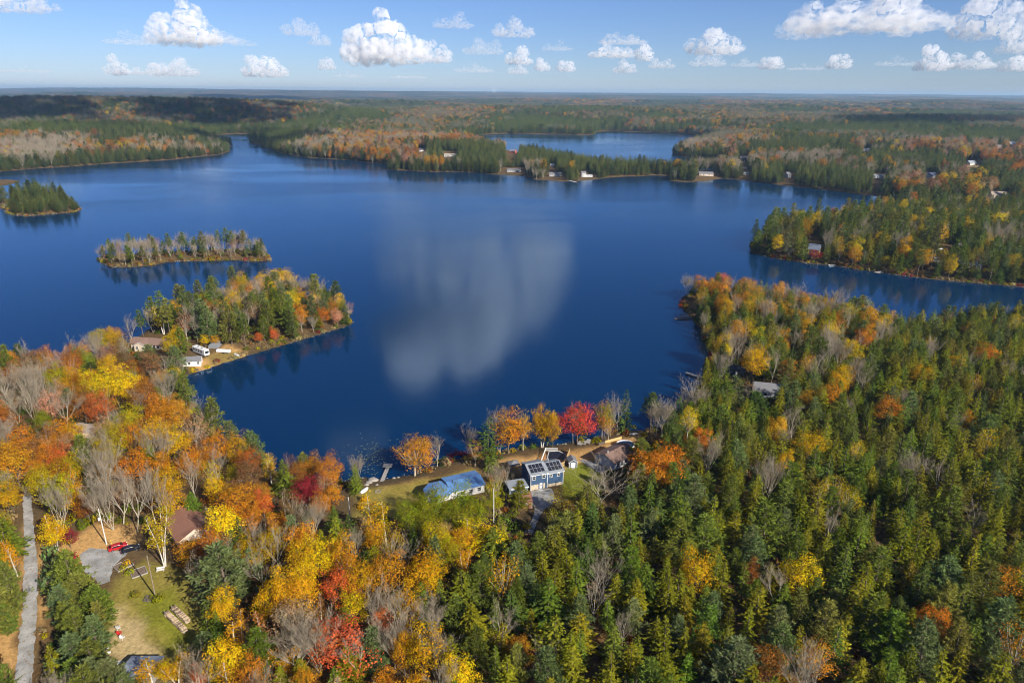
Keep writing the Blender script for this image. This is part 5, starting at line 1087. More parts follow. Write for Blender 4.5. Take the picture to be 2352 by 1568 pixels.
MB().add([(-1.8, -1.8, 2.15), (1.8, -1.8, 2.15), (1.8, 1.8, 2.15), (-1.8, 1.8, 2.15), (0, 0, 3.1), (0, 0, 2.3)], [(0, 1, 4), (1, 2, 4), (2, 3, 4), (3, 0, 4), (1, 0, 5), (2, 1, 5), (3, 2, 5), (0, 3, 5)]).build('roof', M['grey_shingle'], e)
# round pool with plank surround by the grey cottage
def CZ(x, y): return (1279.5+x*0.112, 978.4+y*0.112)
p = gp(*CZ(1400, 420)); e = empty('round_pool', p); tag(e, 'round above-ground pool with pale rim behind the grey cottage', 'pool'); foot(p.x, p.y, 4.5)
rg = [Vector((3.1*math.cos(2*math.pi*i/28), 3.1*math.sin(2*math.pi*i/28), 0)) for i in range(28)]
ringmesh(rg, 1.0, 0.94, -0.2, 1.0).build('pool_wall', M['white_trim'], e); ringmesh(rg, 1.03, 0.91, 1.0, 1.05).build('rim', M['white_trim'], e)
MB().add([(k.x*0.94, k.y*0.94, 0.75) for k in rg], [tuple(range(28))]).build('water', M['pool_water'], e)
sheet('pool_terrace', [CZ(*q) for q in ((1000, 345), (1320, 255), (1480, 330), (1490, 420), (1280, 400), (1150, 430))], M['new_wood'], 0.10, ragged=False)
fence('board_fence', 'new yellow plank fence edging the round pool deck', CZ(990, 350), CZ(1320, 265), 1.1, 'new_wood')
fence('board_fence', 'dark brown plank fence beside the grey cottage', CZ(850, 395), CZ(1000, 345), 1.0, 'dark_wood')
# dock sections stored under the scarlet maple
for i, (x, y, lb) in enumerate(((455, 400, 'grey dock section lying nearest the garden shed'), (535, 390, 'grey dock section in the middle of the stored row'), (625, 365, 'grey dock section at the far end of the stored row'), (785, 310, 'lone grey dock section set apart under the scarlet maple'))):
    p = gp(*CZ(x, y)); e = empty('dock_section', p, R_(-18)); tag(e, lb, 'dock section', 'dock sections stored on the shore')
    for k in range(9): MB().box(-0.75+k*0.17, -0.75+k*0.17+0.155, -0.2, 3.0, 0.42, 0.47).build('plank', M['weathered_wood'], e)
    for k in (0, 2.7): MB().box(-0.77, 0.80, k-0.1, k, 0.28, 0.42).build('bearer', M['weathered_wood'], e)
    for sx in (-0.7, 0.7):
        for sy in (0.0, 2.6): MB().box(sx-.05, sx+.05, sy, sy+.1, -0.1, 0.28).build('leg', M['weathered_wood'], e)
    c = Matrix.Rotation(R_(-18), 2) @ Vector((0, 1.4)); foot(p.x+c.x, p.y+c.y, 1.6)
# picnic table and blue kayak near the round pool
p = gp(*CZ(950, 275)); e = empty('picnic_table', p, R_(25)); tag(e, 'dark wooden picnic table on the leaf-strewn shore', 'table')
for k in range(5): MB().box(-0.9, 0.9, -0.40+k*0.165, -0.40+k*0.165+0.15, 0.70, 0.74).build('plank', M['dark_wood'], e)
for sy in (-0.75, 0.60): MB().box(-0.9, 0.9, sy, sy+0.25, 0.42, 0.46).build('bench', M['dark_wood'], e)
for sx in (-0.65, 0.55): MB().box(sx, sx+0.08, -0.75, 0.85, 0.36, 0.42).build('brace', M['dark_wood'], e); 
for sx in (-0.65, 0.55):
    for s in (-1, 1): MB().bar((sx+.04, s*0.2, 0.70), (sx+.04, s*0.7, -0.05), 0.05, 4).build('leg', M['dark_wood'], e)
def boat(name, label, u, v, rz, L, W, mat, upturned=True, cat='boat', lift=0.0, pos=None):
    p = pos or gp(u, v); e = empty(name, (p.x, p.y, p.z+lift), rz); tag(e, label, cat)
    n = 11; V = []; H_ = W*0.42
    for i in range(n):
        t = i/(n-1); wv = W/2*(math.sin(math.pi*min(1, 0.16+0.84*t)**1.0*0.98+0.02)**0.55 if t < 0.97 else 0.12); wv = W/2*max(0.06, (1-(2*t-0.9)**4*0.55) if t < 0.45 else (1-((t-0.45)/0.55)**2.6))
        x = -L/2+L*t; kz = 0.10*H_+0.5*H_*max(0, (t-0.6)/0.4)**2
        for s, zz in ((-1, 1.0), (-0.86, 0.5), (-0.35, 0.0), (0.35, 0.0), (0.86, 0.5), (1, 1.0)): V.append((x, s*wv, (kz+(H_-kz)*zz) if zz < 1 else H_*(1+0.15*t*t)))
    Fc = [(i*6+j, (i+1)*6+j, (i+1)*6+j+1, i*6+j+1) for i in range(n-1) for j in range(5)]+[tuple(range(0, 6))[::-1], tuple((n-1)*6+j for j in range(6))]
    if upturned: V = [(x, y, H_*1.15-z) for x, y, z in V]
    hl = MB().add(V, Fc).build('hull', M[mat], e, smooth=True)
    sd_ = hl.modifiers.new('shell', 'SOLIDIFY'); sd_.thickness = 0.04
    if not upturned:
        for tx in (-0.25, 0.1): MB().box(L*tx, L*tx+0.25, -W*0.42, W*0.42, H_*0.62, H_*0.68).build('thwart', M['weathered_wood'], e)
    else: MB().box(-L*0.45, L*0.40, -0.03, 0.03, H_*1.02, H_*1.10).build('keel', M[mat], e)
    return e
boat('rowing_boat', 'white upturned boat on the lawn beside the dock', 836.5, 1127, R_(62), 3.9, 1.5, 'white_plastic')
boat('kayak', 'blue and white kayak lying on the shore past the round pool', *CZ(1570, 165), R_(10), 3.4, 0.8, 'white_plastic')
boat('rowing_boat', 'small white boat pulled up under the hillside trees at the bay', 560, 1103, R_(20), 3.0, 1.2, 'white_plastic')
boat('rowing_boat', 'white boat lying on the shore of the peninsula', 545, 816.5, R_(-40), 4.0, 1.6, 'white_plastic')
# docks
def dock(name, label, a, b, wid, mat, zt=0.55, head=None, z=0.0, grp=None):
    A = np.array(at0(*a, 0.5)); B = np.array(at0(*b, 0.5)); L = np.linalg.norm(B-A); rz = math.atan2(*(B-A)[::-1])
    e = empty(name, (A[0], A[1], 0.0), rz); tag(e, label, 'dock', grp)
    n = max(4, int(L/0.42)); st = L/n
    for i in range(n): MB().box(i*st, i*st+st*0.94, -wid/2, wid/2, zt-0.05, zt).build('plank', M[mat], e)
    for s in (-1, 1): MB().box(0, L, s*wid*0.42-0.05, s*wid*0.42+0.05, zt-0.25, zt-0.05).build('stringer', M[mat], e)
    k = 0
    while k <= L+0.1:
        for s in (-1, 1): MB().cyl((min(k, L-0.1), s*wid*0.45, -2.0), 0.07, 2.0+zt+0.12, 7).build('pile', M['dark_wood'], e)
        k += max(2.5, L/4)
    if head:
        hw, hl, off = head; m_ = int(hl/0.3)
        for i in range(m_): MB().box(L+i*hl/m_, L+(i+0.94)*hl/m_, -hw/2+off, hw/2+off, zt-0.05, zt).build('plank', M[mat], e)
        for s in (-1, 1): MB().cyl((L+hl*0.9, off+s*hw*0.44, -2.0), 0.08, 2.0+zt+0.5, 7).build('pile', M['dark_wood'], e)
    return e
dock('dock', 'grey plank dock with wide head beside the round orange maple', (876, 1108), (890.5, 1073), 1.25, 'weathered_wood', 0.6, (3.0, 2.4, 0.3))
dock('dock', 'dark weathered dock at the tip of the wooded point', (1588, 729), (1549, 732), 1.6, 'dark_wood', 0.7)
dock('dock', 'pale grey dock below the bare trees on the point shore', (1614, 868), (1575, 856), 1.7, 'weathered_wood', 0.7)
dock('dock', 'grey floating dock on the far bank of the cove', (2045, 615), (2018, 625), 2.2, 'weathered_wood', 0.7, (3.4, 4.0, 0))
dock('dock', 'long white pier reaching out from the far shore house', (1298, 413), (1325, 419.5), 2.4, 'white_trim', 0.9)
boat('motor_boat', 'small pale boat moored below the yellow house', 0, 0, R_(15), 5.5, 2.0, 'white_plastic', False, pos=Vector((*at0(1911, 610, 0), -0.15)))
# shore rocks beside the dock
for i, (u, v, s) in enumerate(((857, 1103, 1.5), (848, 1108, 1.0), (842, 1113, .8), (850, 1100, .6), (866, 1113, .5), (905, 1098, .6), (915, 1096, .5))):
    p = gp(u, v); r = np.random.default_rng(i+50); bm = bmesh.new(); bmesh.ops.create_icosphere(bm, subdivisions=2, radius=1.0)
    for vv in bm.verts: vv.co = Vector((vv.co.x*s*1.1, vv.co.y*s*0.9, vv.co.z*s*0.5))*(0.85+0.3*r.random())
    me = bpy.data.meshes.new('shore_rock'); bm.to_mesh(me); bm.free(); me.materials.append(M['rock']); o = link('shore_rock', me); o.location = (p.x, p.y, max(p.z, 0.0)+0.1*s)
    tag(o, 'largest flat grey boulder at the foot of the dock' if i == 0 else 'grey boulder on the shore beside the dock', 'rock', None if i == 0 else 'boulders by the dock')
p = gp(914, 1128) if False else gp(868, 1129); e = empty('fire_pit', p); tag(e, 'ring of stones round a fire pit on the dock lawn', 'fire pit')
for k in range(9):
    a = k*0.698; MB().box(-0.2, 0.2, -0.14, 0.14, -0.05, 0.26).build('stone', M['rock'], e, bevel=0.05); o = e.children[-1]; o.location = (0.75*math.cos(a), 0.75*math.sin(a), 0); o.rotation_euler = (0, 0, a+1.57)
# lily pads off the dock
lp = MB(); r = np.random.default_rng(4)
for i in range(260):
    u, v = r.normal(850, 28), r.normal(1050, 22)
    x, y = at0(u, v); s = 0.10+0.22*r.random()**2
    if sd(np.array([x]), np.array([y]))[0] > -1.5: continue
    k = 7; lp.add([(x+s*math.cos(6.283*j/k), y+s*math.sin(6.283*j/k), 0.012+0.01*(i % 3)) for j in range(k)], [tuple(range(k))])
o = lp.build('lily_pads', M['lily']); tag(o, 'scattered green lily pads floating off the dock', 'lily pads', kind='stuff')
# ------------------------------------------------------------------ brown-roofed house and its yard
p = gp(413, 1262); C = empty('brown_roofed_house', p, R_(42)); tag(C, 'low house with wide red-brown shingle roof behind the white birch', 'house'); c = Matrix.Rotation(R_(42), 2) @ Vector((4.2, 6.5)); foot(p.x+c.x, p.y+c.y, 9.5)
gable_walls(C, 0, 8.6, 0, 13.5, 2.7, 4.7, 'beige_siding', 'y'); gable_roof(C, 0, 8.6, 0, 13.5, 2.7, 4.7, 'red_brown_shingle', 'y', 0.5)
for x in (1.8, 6.4): window(C, x, 1.5, 1.2, 1.1)
for yy in (2.0, 5.0, 9.0): window(C, -yy, 1.5, 1.2, 1.1, 'l', 0.0)
for yy in (3.0, 7.0, 11.0): window(C, yy, 1.5, 1.2, 1.1, 'r', 8.6)
MB().box(3.6, 4.5, -0.06, -0.003, 0.05, 2.05).build('door', M['white_trim'], C)
MB().box(0.0, 8.6, -2.4, -0.05, -0.3, 0.25).build('porch_floor', M['weathered_wood'], C)
for x in (0.1, 2.9, 5.7, 8.5): MB().box(x-.06, x+.06, -2.35, -2.23, 0.25, 1.25).build('porch_post', M['white_trim'], C)
for zz in (0.7, 1.18): MB().box(0.1, 8.5, -2.33, -2.26, zz, zz+0.08).build('porch_rail', M['white_trim'], C)
MB().box(8.78, 9.0, 2.0, 2.12, 2.2, 3.6).build('vent_pipe', M['white_trim'], C)
def car(name, label, u, v, rz, body, kind='hatch'):
    p = gp(u, v); e = empty(name, p, rz); tag(e, label, 'car', None)
    L, W = 4.5, 1.80
    prof = [(-2.22, 0.34), (-2.28, 0.62), (-2.20, 0.98), (-1.95, 1.02), (-1.55, 1.42), (-0.95, 1.50), (0.10, 1.48), (0.55, 1.38), (1.15, 0.98), (1.95, 0.86), (2.22, 0.68), (2.26, 0.42), (2.15, 0.30), (-2.1, 0.30)]
    def xs(s):   # cross-section half width by height
        return lambda z: W/2*(0.97 if z < 0.9 else 0.97-(z-0.9)*0.30)
    f = xs(0); n = len(prof); V = [(x, f(z), z) for x, z in prof]+[(x, -f(z), z) for x, z in prof]
    b = MB().add(V, [tuple(range(n)), tuple(range(2*n-1, n-1, -1))]+[(i, i+n, (i+1) % n+n, (i+1) % n) for i in range(n)])
    bo = b.build('body', M[body], e, bevel=0.07)
    for s in (-1, 1):
        g = [(-1.45, 1.02), (-1.30, 1.33), (-0.98, 1.42), (0.05, 1.41), (0.42, 1.32), (0.92, 1.02)]
        MB().add([(x, s*(f(z)+0.012), z) for x, z in g], [tuple(range(len(g)))[::(1 if s < 0 else -1)]]).build('side_window', M['car_glass'], e)
        MB().box(-0.28, -0.20, s*(f(1.2)+0.02)-0.012, s*(f(1.2)+0.02)+0.012, 1.02, 1.42).build('pillar', M[body], e)
        MB().box(0.70, 0.86, s*0.95-0.10, s*0.95+0.10, 0.98, 1.12).build('mirror', M[body], e)
        for x in (-1.40, 1.38):
            wl = MB().cyl((x, s*0.80-0.11, 0.33), 0.33, 0.22, 18, axis='y').build('wheel', M['rubber'], e); MB().cyl((x, s*0.80+(0.105 if s > 0 else -0.135), 0.33), 0.20, 0.03, 12, axis='y').build('rim', M['hub_metal'], wl)
        MB().box(-2.27, -2.12, s*0.68-0.16, s*0.68+0.16, 0.72, 0.94).build('tail_lamp', M['lamp_red'], e); MB().box(2.06, 2.25, s*0.64-0.18, s*0.64+0.18, 0.62, 0.78).build('headlight', M['lamp_clear'], e)
    MB().add([(0.60, 0.70, 1.37), (0.60, -0.70, 1.37), (1.12, -0.80, 1.015), (1.12, 0.80, 1.015)], [(0, 1, 2, 3)]).build('windscreen', M['car_glass'], e).location = (0.02, 0, 0.02)
    MB().add([(-1.57, 0.70, 1.42), (-1.93, 0.78, 1.05), (-1.93, -0.78, 1.05), (-1.57, -0.70, 1.42)], [(0, 1, 2, 3)]).build('rear_window', M['car_glass'], e).location = (-0.02, 0, 0.02)
    MB().box(-2.31, -2.26, -0.25, 0.25, 0.56, 0.68).build('licence_plate', M['plate_white'], e)
    return e
cr = R_(36)
car('parked_car', 'red hatchback parked at the edge of the gravel yard', 272, 1259, cr, 'car_red'); car('parked_car', 'black hatchback parked next to the red car', 300, 1264, cr, 'car_black')
def pole(name, label, u, v, h, mat, trans=False):
    p = gp(u, v); e = empty(name, p); tag(e, label, 'utility pole'); MB().cyl((0, 0, -0.3), 0.17, h+0.3, 10, 0.11).build('pole', M[mat], e, smooth=False)
    MB().cyl((0, 0, h), 0.05, 0.22, 8).build('insulator', M['white_trim'], e)
    if trans:
        MB().cyl((-0.42, -0.1, h*0.70), 0.24, 0.8, 12).build('transformer', M['white_trim'], e); MB().box(-0.3, 0.0, -0.05, 0.05, h*0.70+0.3, h*0.70+0.4).build('bracket', M['steel'], e)
    else: MB().box(-0.06, 0.45, -0.06, 0.06, h*0.8, h*0.8+0.1).build('bracket', M['steel'], e)
    return e, Vector((p.x, p.y, p.z+h))
_, t1 = pole('utility_pole', 'weathered brown utility pole on the lawn casting a long shadow', 357, 1369.5, 11.5, 'pole_wood')
_, t2 = pole('utility_pole', 'white-sunlit utility pole with transformer beside the red car', 245, 1250, 11.0, 'pole_white', True)
_, t3 = pole('utility_pole', 'pale utility pole at the wood edge below the dock lawn', 805, 1205, 9.0, 'pole_white')
_, t4 = pole('utility_pole', 'thin pale utility pole by the blue-roofed cottage', 1134, 1200, 11.0, 'pole_white')
_, t5 = pole('utility_pole', 'pale utility pole among far shore trees', 1656, 408, 12.0, 'pole_white')
def wire(a, b, label, sag=0.8):
    e = MB(); n = 12; P = [a+(b-a)*(i/n)-Vector((0, 0, sag*4*(i/n)*(1-i/n))) for i in range(n+1)]
    for i in range(n): e.bar(P[i], P[i+1], 0.018, 4)
    o = e.build('power_line', M['rubber']); tag(o, label, 'power line')
wire(t1, t2, 'black power line between the brown and white utility poles'); wire(t1, gp(470, 1240)+Vector((0, 0, 6)), 'black power line from the brown pole toward the woods'); wire(t3, t4, 'black power line strung past the blue-roofed cottage', 1.6)
p = gp(250.5, 1252.5); p2 = gp(262, 1262); o = MB().bar(p2+Vector((0, 0, 0.0)), p2+(t2-p2)*0.25, 0.05, 6).build('guy_guard', M['guard_yellow']); tag(o, 'yellow guard sleeve on the pole guy wire', 'guard')
# white garden bench
p = gp(369, 1311); e = empty('garden_bench', p, R_(18)); tag(e, 'white slatted garden bench under the birch', 'bench')
for k in range(4): MB().box(-0.9, 0.9, -0.32+k*0.17, -0.32+k*0.17+0.14, 0.42, 0.47).build('seat_slat', M['chair_white'], e)
for k in range(3): MB().box(-0.9, 0.9, 0.38, 0.43, 0.55+k*0.17, 0.55+k*0.17+0.13).build('back_slat', M['chair_white'], e)
for sx in (-0.82, 0.74):
    for sy in (-0.30, 0.34): MB().box(sx, sx+0.08, sy, sy+0.08, -0.1, 1.0 if sy > 0 else 0.6).build('leg', M['chair_white'], e)
    MB().box(sx, sx+0.08, -0.32, 0.42, 0.60, 0.66).build('armrest', M['chair_white'], e)
# raised garden beds
for i, (u0, v0, u1, v1, lb) in enumerate(((272, 1298, 308, 1281, 'timber-edged garden bed with yellow shrubs by the gravel yard'), (304, 1313, 340, 1300, 'second timber-edged garden bed beside the lawn pole'))):
    a, b = gp(u0, v0+16), gp(u1, v1+16); rz = math.atan2(b.y-a.y, b.x-a.x); L = (b-a).length; e = empty('garden_bed', a, rz); tag(e, lb, 'garden bed')
    MB().box(0.1, L-0.1, 0.1, 3.3, -0.2, 0.16).build('soil', M['bark_brown'], e)
    for (x0, x1, y0, y1) in ((0, L, 0, 0.1), (0, L, 3.3, 3.4), (0, 0.1, 0.1, 3.3), (L-0.1, L, 0.1, 3.3)): MB().box(x0, x1, y0, y1, -0.2, 0.3).build('edge_board', M['weathered_wood'], e)
# firewood stacks
for i, (u0, v0, u1, v1, lb) in enumerate(((380, 1412, 424, 1454, 'long firewood stack on the lawn, the one farther from the pines'), (396, 1400, 430, 1432, 'long firewood stack on the lawn, the one nearer the pines'))):
    a, b = gp(u0, v0), gp(u1, v1); rz = math.atan2(b.y-a.y, b.x-a.x); L = (b-a).length; e = empty('firewood_stack', a, rz); tag(e, lb, 'firewood')
    lg = MB(); r = np.random.default_rng(i+9); bk = MB()
    for lay in range(5):
        x = 0.1+0.08*(lay % 2)
        while x < L:
            d = 0.09+0.05*r.random(); tgt = lg if r.random() < 0.62 else bk
            tgt.cyl((x, -0.28+0.14*r.normal()*0.5, 0.1+lay*0.2), d, 0.55, 6, axis='y'); tgt.cyl((x, 0.30+0.05*r.normal(), 0.1+lay*0.2), d, 0.5, 6, axis='y'); x += 2*d+0.01
    o = lg.build('split_logs', M['log_wood'], e); o['kind'] = 'stuff'; o = bk.build('bark_logs', M['bark_brown'], e); o['kind'] = 'stuff'
    for x in (0.0, L): MB().box(x-.05, x+.05, -0.05, 0.05, -0.2, 1.2).build('end_stake', M['weathered_wood'], e)
# lawn chairs
for (u, v, rz, mt_, lb) in ((273, 1444, 0.9, 'chair_white', 'white lawn chair farthest from the grey shed'), (275, 1457, 0.5, 'chair_red', 'red lawn chair between the two white ones'), (281.5, 1467, 0.2, 'chair_white', 'white lawn chair nearest the grey shed')):
    p = gp(u, v); e = empty('lawn_chair', p, rz+1.2); tag(e, lb, 'chair')
    for k in range(4): MB().box(-0.30, 0.30, -0.30+k*0.14, -0.30+k*0.14+0.12, 0.36+0.0*k, 0.40).build('seat_slat', M[mt_], e)
    for k in range(4): MB().add([(-0.30+k*0.155, 0.28, 0.38), (-0.17+k*0.155, 0.28, 0.38), (-0.17+k*0.155, 0.52, 1.0), (-0.30+k*0.155, 0.52, 1.0), (-0.30+k*0.155, 0.31, 0.38), (-0.17+k*0.155, 0.31, 0.38), (-0.17+k*0.155, 0.55, 1.0), (-0.30+k*0.155, 0.55, 1.0)], [(0, 1, 2, 3), (7, 6, 5, 4), (0, 4, 5, 1), (3, 2, 6, 7), (0, 3, 7, 4), (1, 5, 6, 2)]).build('back_slat', M[mt_], e)
    for s in (-1, 1):
        MB().box(s*0.38-.07, s*0.38+.07, -0.36, 0.36, 0.58, 0.62).build('armrest', M[mt_], e)
        for y in (-0.32, 0.26): MB().box(s*0.36-.035, s*0.36+.035, y, y+0.07, -0.05, 0.58).build('leg', M[mt_], e)
# old tyres by the lawn bush
for i, (u, v) in enumerate(((334, 1378), (341, 1379), (338, 1371))):
    p = gp(u, v); e = MB(); bm = bmesh.new(); 
    V = []; Fc = []; n1, n2 = 16, 8
    for a in range(n1):
        for b in range(n2):
            aa, bb = 2*math.pi*a/n1, 2*math.pi*b/n2; V.append(((0.42+0.16*math.cos(bb))*math.cos(aa), (0.42+0.16*math.cos(bb))*math.sin(aa), 0.14+0.14*math.sin(bb)))
            Fc.append((a*n2+b, ((a+1) % n1)*n2+b, ((a+1) % n1)*n2+(b+1) % n2, a*n2+(b+1) % n2))
    bm.free(); o = e.add(V, Fc).build('old_tyre', M['dark_wood'], None, True); o.location = p; tag(o, 'old brown tyre planter lying on the lawn between two bushes', 'tyre', 'tyre planters on the lawn')
# grey shed at the foot of the yard, plank pile, brush pile
p = gp(296, 1550); e = empty('grey_shed', p, R_(1)); tag(e, 'shed with slate grey roof at the foot of the yard', 'shed'); foot(p.x+3.2, p.y+1, 5)
gable_walls(e, 0, 6.2, -3.0, 2.4, 2.4, 3.0, 'weathered_wood', 'x'); gable_roof(e, 0, 6.2, -3.0, 2.4, 2.4, 3.0, 'slate_blue_roof', 'x', 0.3); window(e, 1.5, 1.3, 0.8, 0.8, y=-3.0); MB().box(3.6, 4.6, -3.06, -3.003, 0.0, 1.95).build('door', M['dark_wood'], e)
p = gp(268, 1522); e = empty('plank_pile', p, R_(12)); tag(e, 'pile of pale boards beside the grey shed', 'boards')
for k in range(6): MB().box(-1.2+0.05*k, 1.2-0.07*k, -0.5+(k % 3)*0.32, -0.2+(k % 3)*0.32, 0.02+(k//3)*0.09, 0.09+(k//3)*0.09).build('board', M['white_siding'], e)
bp = MB(); r = np.random.default_rng(31)
p = gp(395, 1560)
for k in range(170):
    a = r.random()*6.28; q = r.normal(0, 0.7, 2); L = 0.7+1.1*r.random(); z = 0.15+0.7*r.random()
    bp.bar((q[0], q[1], z*0.6), (q[0]+math.cos(a)*L, q[1]+math.sin(a)*L, z*0.6+0.3*r.normal()), 0.025+0.02*r.random(), 4)
o = bp.build('brush_pile', M_TWIG); o.location = p; tag(o, 'heap of cut grey branches beside the grey shed', 'brush pile')
# stones edging the yard
for i in range(9):
    p = gp(244+3*(i % 2)+i*0.8, 1455+8.5*i); s = 0.28+0.2*((i*7) % 3)/2; bm = bmesh.new(); bmesh.ops.create_icosphere(bm, subdivisions=1, radius=1.0); r = np.random.default_rng(i+70)
    for vv in bm.verts: vv.co = Vector((vv.co.x*s, vv.co.y*s*0.8, vv.co.z*s*0.6))*(0.85+0.3*r.random())
    me = bpy.data.meshes.new('border_stone'); bm.to_mesh(me); bm.free(); me.materials.append(M['white_siding']); o = link('border_stone', me); o.location = (p.x, p.y, p.z+0.05); tag(o, 'pale border stone along the pines beside the yard', 'stone', 'border stones of the yard')
# ------------------------------------------------------------------ peninsula
p = gp(342, 803); C = empty('peninsula_house', p, R_(-8)); tag(C, 'long beige house with brown roof and white gable trim on the peninsula', 'house'); foot(p.x, p.y+4, 11)
gable_walls(C, -9, 9, 0, 7, 2.8, 4.6, 'beige_siding', 'x'); gable_roof(C, -9, 9, 0, 7, 2.8, 4.6, 'brown_shingle', 'x', 0.5)
gable_walls(C, -5.5, 1.0, -2.5, 0.1, 2.75, 4.5, 'beige_siding', 'y', name='gable_wall'); gable_roof(C, -5.5, 1.0, -2.5, 2.6, 2.75, 4.5, 'brown_shingle', 'y', 0.4, name='gable_roof')
for s, (xa, xb) in enumerate(((-5.95, -2.25), (1.45, -2.25))): MB().add([(xa, -2.97, 2.52), (xb, -2.97, 4.5), (xb, -2.97, 4.68), (xa, -2.97, 2.72), (xa, -2.91, 2.52), (xb, -2.91, 4.5), (xb, -2.91, 4.68), (xa, -2.91, 2.72)], [(0, 1, 2, 3), (4, 7, 6, 5), (0, 4, 5, 1), (3, 2, 6, 7), (0, 3, 7, 4), (1, 5, 6, 2)]).build('barge_board', M['white_trim'], C)
for x in (-4.0, -0.8): window(C, x, 1.6, 1.2, 1.2, y=-2.5)
for x in (3.0, 5.0, 7.5, -7.5): window(C, x, 1.6, 1.2, 1.2)
window(C, 3.0, 1.6, 1.2, 1.1, 'r', 9.0); window(C, -3.0, 1.6, 1.2, 1.1, 'l', -9.0)
FARKEEP.append((342, 788, 44, 12))
p = gp(443, 809); e = empty('motorhome', p, R_(-36)); tag(e, 'long white motorhome parked on the peninsula lawn', 'motorhome'); foot(p.x+4, p.y-2, 4); foot(p.x+7, p.y-4, 4)
MB().box(0, 10.2, 0, 2.5, 0.45, 3.25).build('body', M['white_plastic'], e, bevel=0.18)
for x in (0.9, 2.9, 5.0, 7.0): MB().box(x, x+1.1, -0.03, 0.0, 1.75, 2.5).build('side_window', M['car_glass'], e)
MB().box(10.2, 10.24, 0.35, 2.15, 1.5, 2.6).build('windscreen', M['car_glass'], e); MB().box(0.1, 10.1, -0.02, 0.0, 1.25, 1.42).build('stripe', M['slate_blue_roof'], e)
for x in (3.0, 6.0): MB().box(x, x+0.9, 0.8, 1.6, 3.25, 3.5).build('roof_vent', M['grey_tarp'], e)
for x in (1.9, 8.1):
    for y in (0.05, 2.2):
        wl = MB().cyl((x, y, 0.42), 0.42, 0.26, 14, axis='y').build('wheel', M['rubber'], e); MB().cyl((x, y-0.02 if y < 1 else y+0.25, 0.42), 0.22, 0.03, 10, axis='y').build('rim', M['hub_metal'], wl)
MB().box(8.2, 9.0, -0.03, 0.0, 0.6, 2.5).build('door', M['white_trim'], e)
simple_house('white_cabin', 'small white cabin with grey roof on the peninsula bank', 441, 841, R_(14), 7.5, 5.0, 2.5, 3.7, 'white_siding', 'grey_shingle', wins=4, cat='cabin')
p = gp(508, 812); e = empty('boat_trailer', p, R_(-8)); tag(e, 'white covered boat on trailer behind the motorhome', 'boat'); MB().prism_x([(0, 0.7), (0.3, 0.45), (1.9, 0.45), (2.2, 0.7), (2.2, 1.3), (1.8, 1.7), (0.4, 1.7), (0, 1.3)], -2.5, 3.8).build('cover', M['white_plastic'], e)
MB().box(-3.3, -2.5, 1.0, 1.2, 0.5, 0.6).build('drawbar', M['steel'], e)
for y in (-0.1, 2.1): MB().cyl((1.2, y, 0.35), 0.34, 0.2, 12, axis='y').build('wheel', M['rubber'], e)
p = gp(490, 800); e = empty('garage_shelter', p, R_(5)); tag(e, 'grey rounded tarp shelter beside the motorhome', 'shelter'); foot(p.x, p.y+2, 3.5)
pr = [(2.4*math.cos(math.pi*i/10), 2.6*math.sin(math.pi*i/10)**0.8) for i in range(11)]; MB().prism([(x, z) for x, z in pr][::-1], 0, 5.0).build('cover', M['grey_tarp'], e, smooth=False); MB().box(-1.2, 1.2, -0.04, -0.005, 0.0, 2.0).build('door_flap', M['grey_tarp'], e)
dock('dock', 'low brown plank landing on the bank below the white cabin', (432, 853), (456, 849), 1.4, 'dark_wood', 0.9)
# ------------------------------------------------------------------ houses in the woods and across the lake
simple_house('hillside_house', 'tan-roofed house half hidden among the hillside maples', 196, 1022, R_(38), 8, 9, 2.8, 4.8, 'beige_siding', 'tan_shingle', 'y', 2, keep=(16, 9, 20))
simple_house('forest_house', 'grey-roofed house almost buried in the evergreen forest', 1765, 915, R_(-14), 11, 8.5, 2.9, 5.0, 'grey_siding', 'grey_shingle', wins=4, keep=(28, 9, 24))
simple_house('lake_cabin', 'dark cabin with white window trim behind shore pines on the point', 1690, 862, R_(-14), 7, 5, 2.6, 3.8, 'dark_siding', 'dark_shingle', wins=3, cat='cabin', keep=(16, 6, 10))
# yellow gambrel house
p = gp(1868, 590); Y = empty('yellow_house', p, R_(-32)); tag(Y, 'tall yellow house with grey gambrel roof above the cove', 'house'); foot(p.x, p.y+4, 7.5)
gam = [(-3.6, -1.0), (-3.6, 6.2), (-2.7, 8.4), (0, 9.6), (2.7, 8.4), (3.6, 6.2), (3.6, -1.0)]
# the gambrel end looks along +x
MB().prism_x([(3.6-a, z) for a, z in [(0, -1.0), (7.2, -1.0), (7.2, 6.2), (6.3, 8.4), (3.6, 9.6), (0.9, 8.4), (0, 6.2)]], -4.0, 4.0).build('wall', M['yellow_siding'], Y)
MB().prism_x([(3.6-a, z) for a, z in [(-0.3, 5.9), (0.75, 8.5), (3.6, 9.75), (6.45, 8.5), (7.5, 5.9), (7.5, 6.08), (6.5, 8.68), (3.6, 9.95), (0.7, 8.68), (-0.3, 6.08)]], -4.35, 4.35).build('roof', M['slate_blue_roof'], Y)
for x in (-2.2, 0.2, 2.4): window(Y, x, 4.4, 1.1, 1.4, y=-3.6); window(Y, x, 1.6, 1.1, 1.4, y=-3.6)
for yy in (-1.5, 1.5): window(Y, yy, 4.5, 1.1, 1.4, 'r', 4.0)
window(Y, 0, 7.4, 1.2, 1.2, 'r', 4.0)
MB().box(-4.6, -0.4, -7.0, -3.62, -1.6, 2.6).build('porch_wing', M['weathered_wood'], Y); MB().box(-4.9, -0.1, -7.3, -3.62, 2.6, 2.78).build('porch_roof', M['grey_shingle'], Y)
FARKEEP.append((1868, 562, 17, 20))
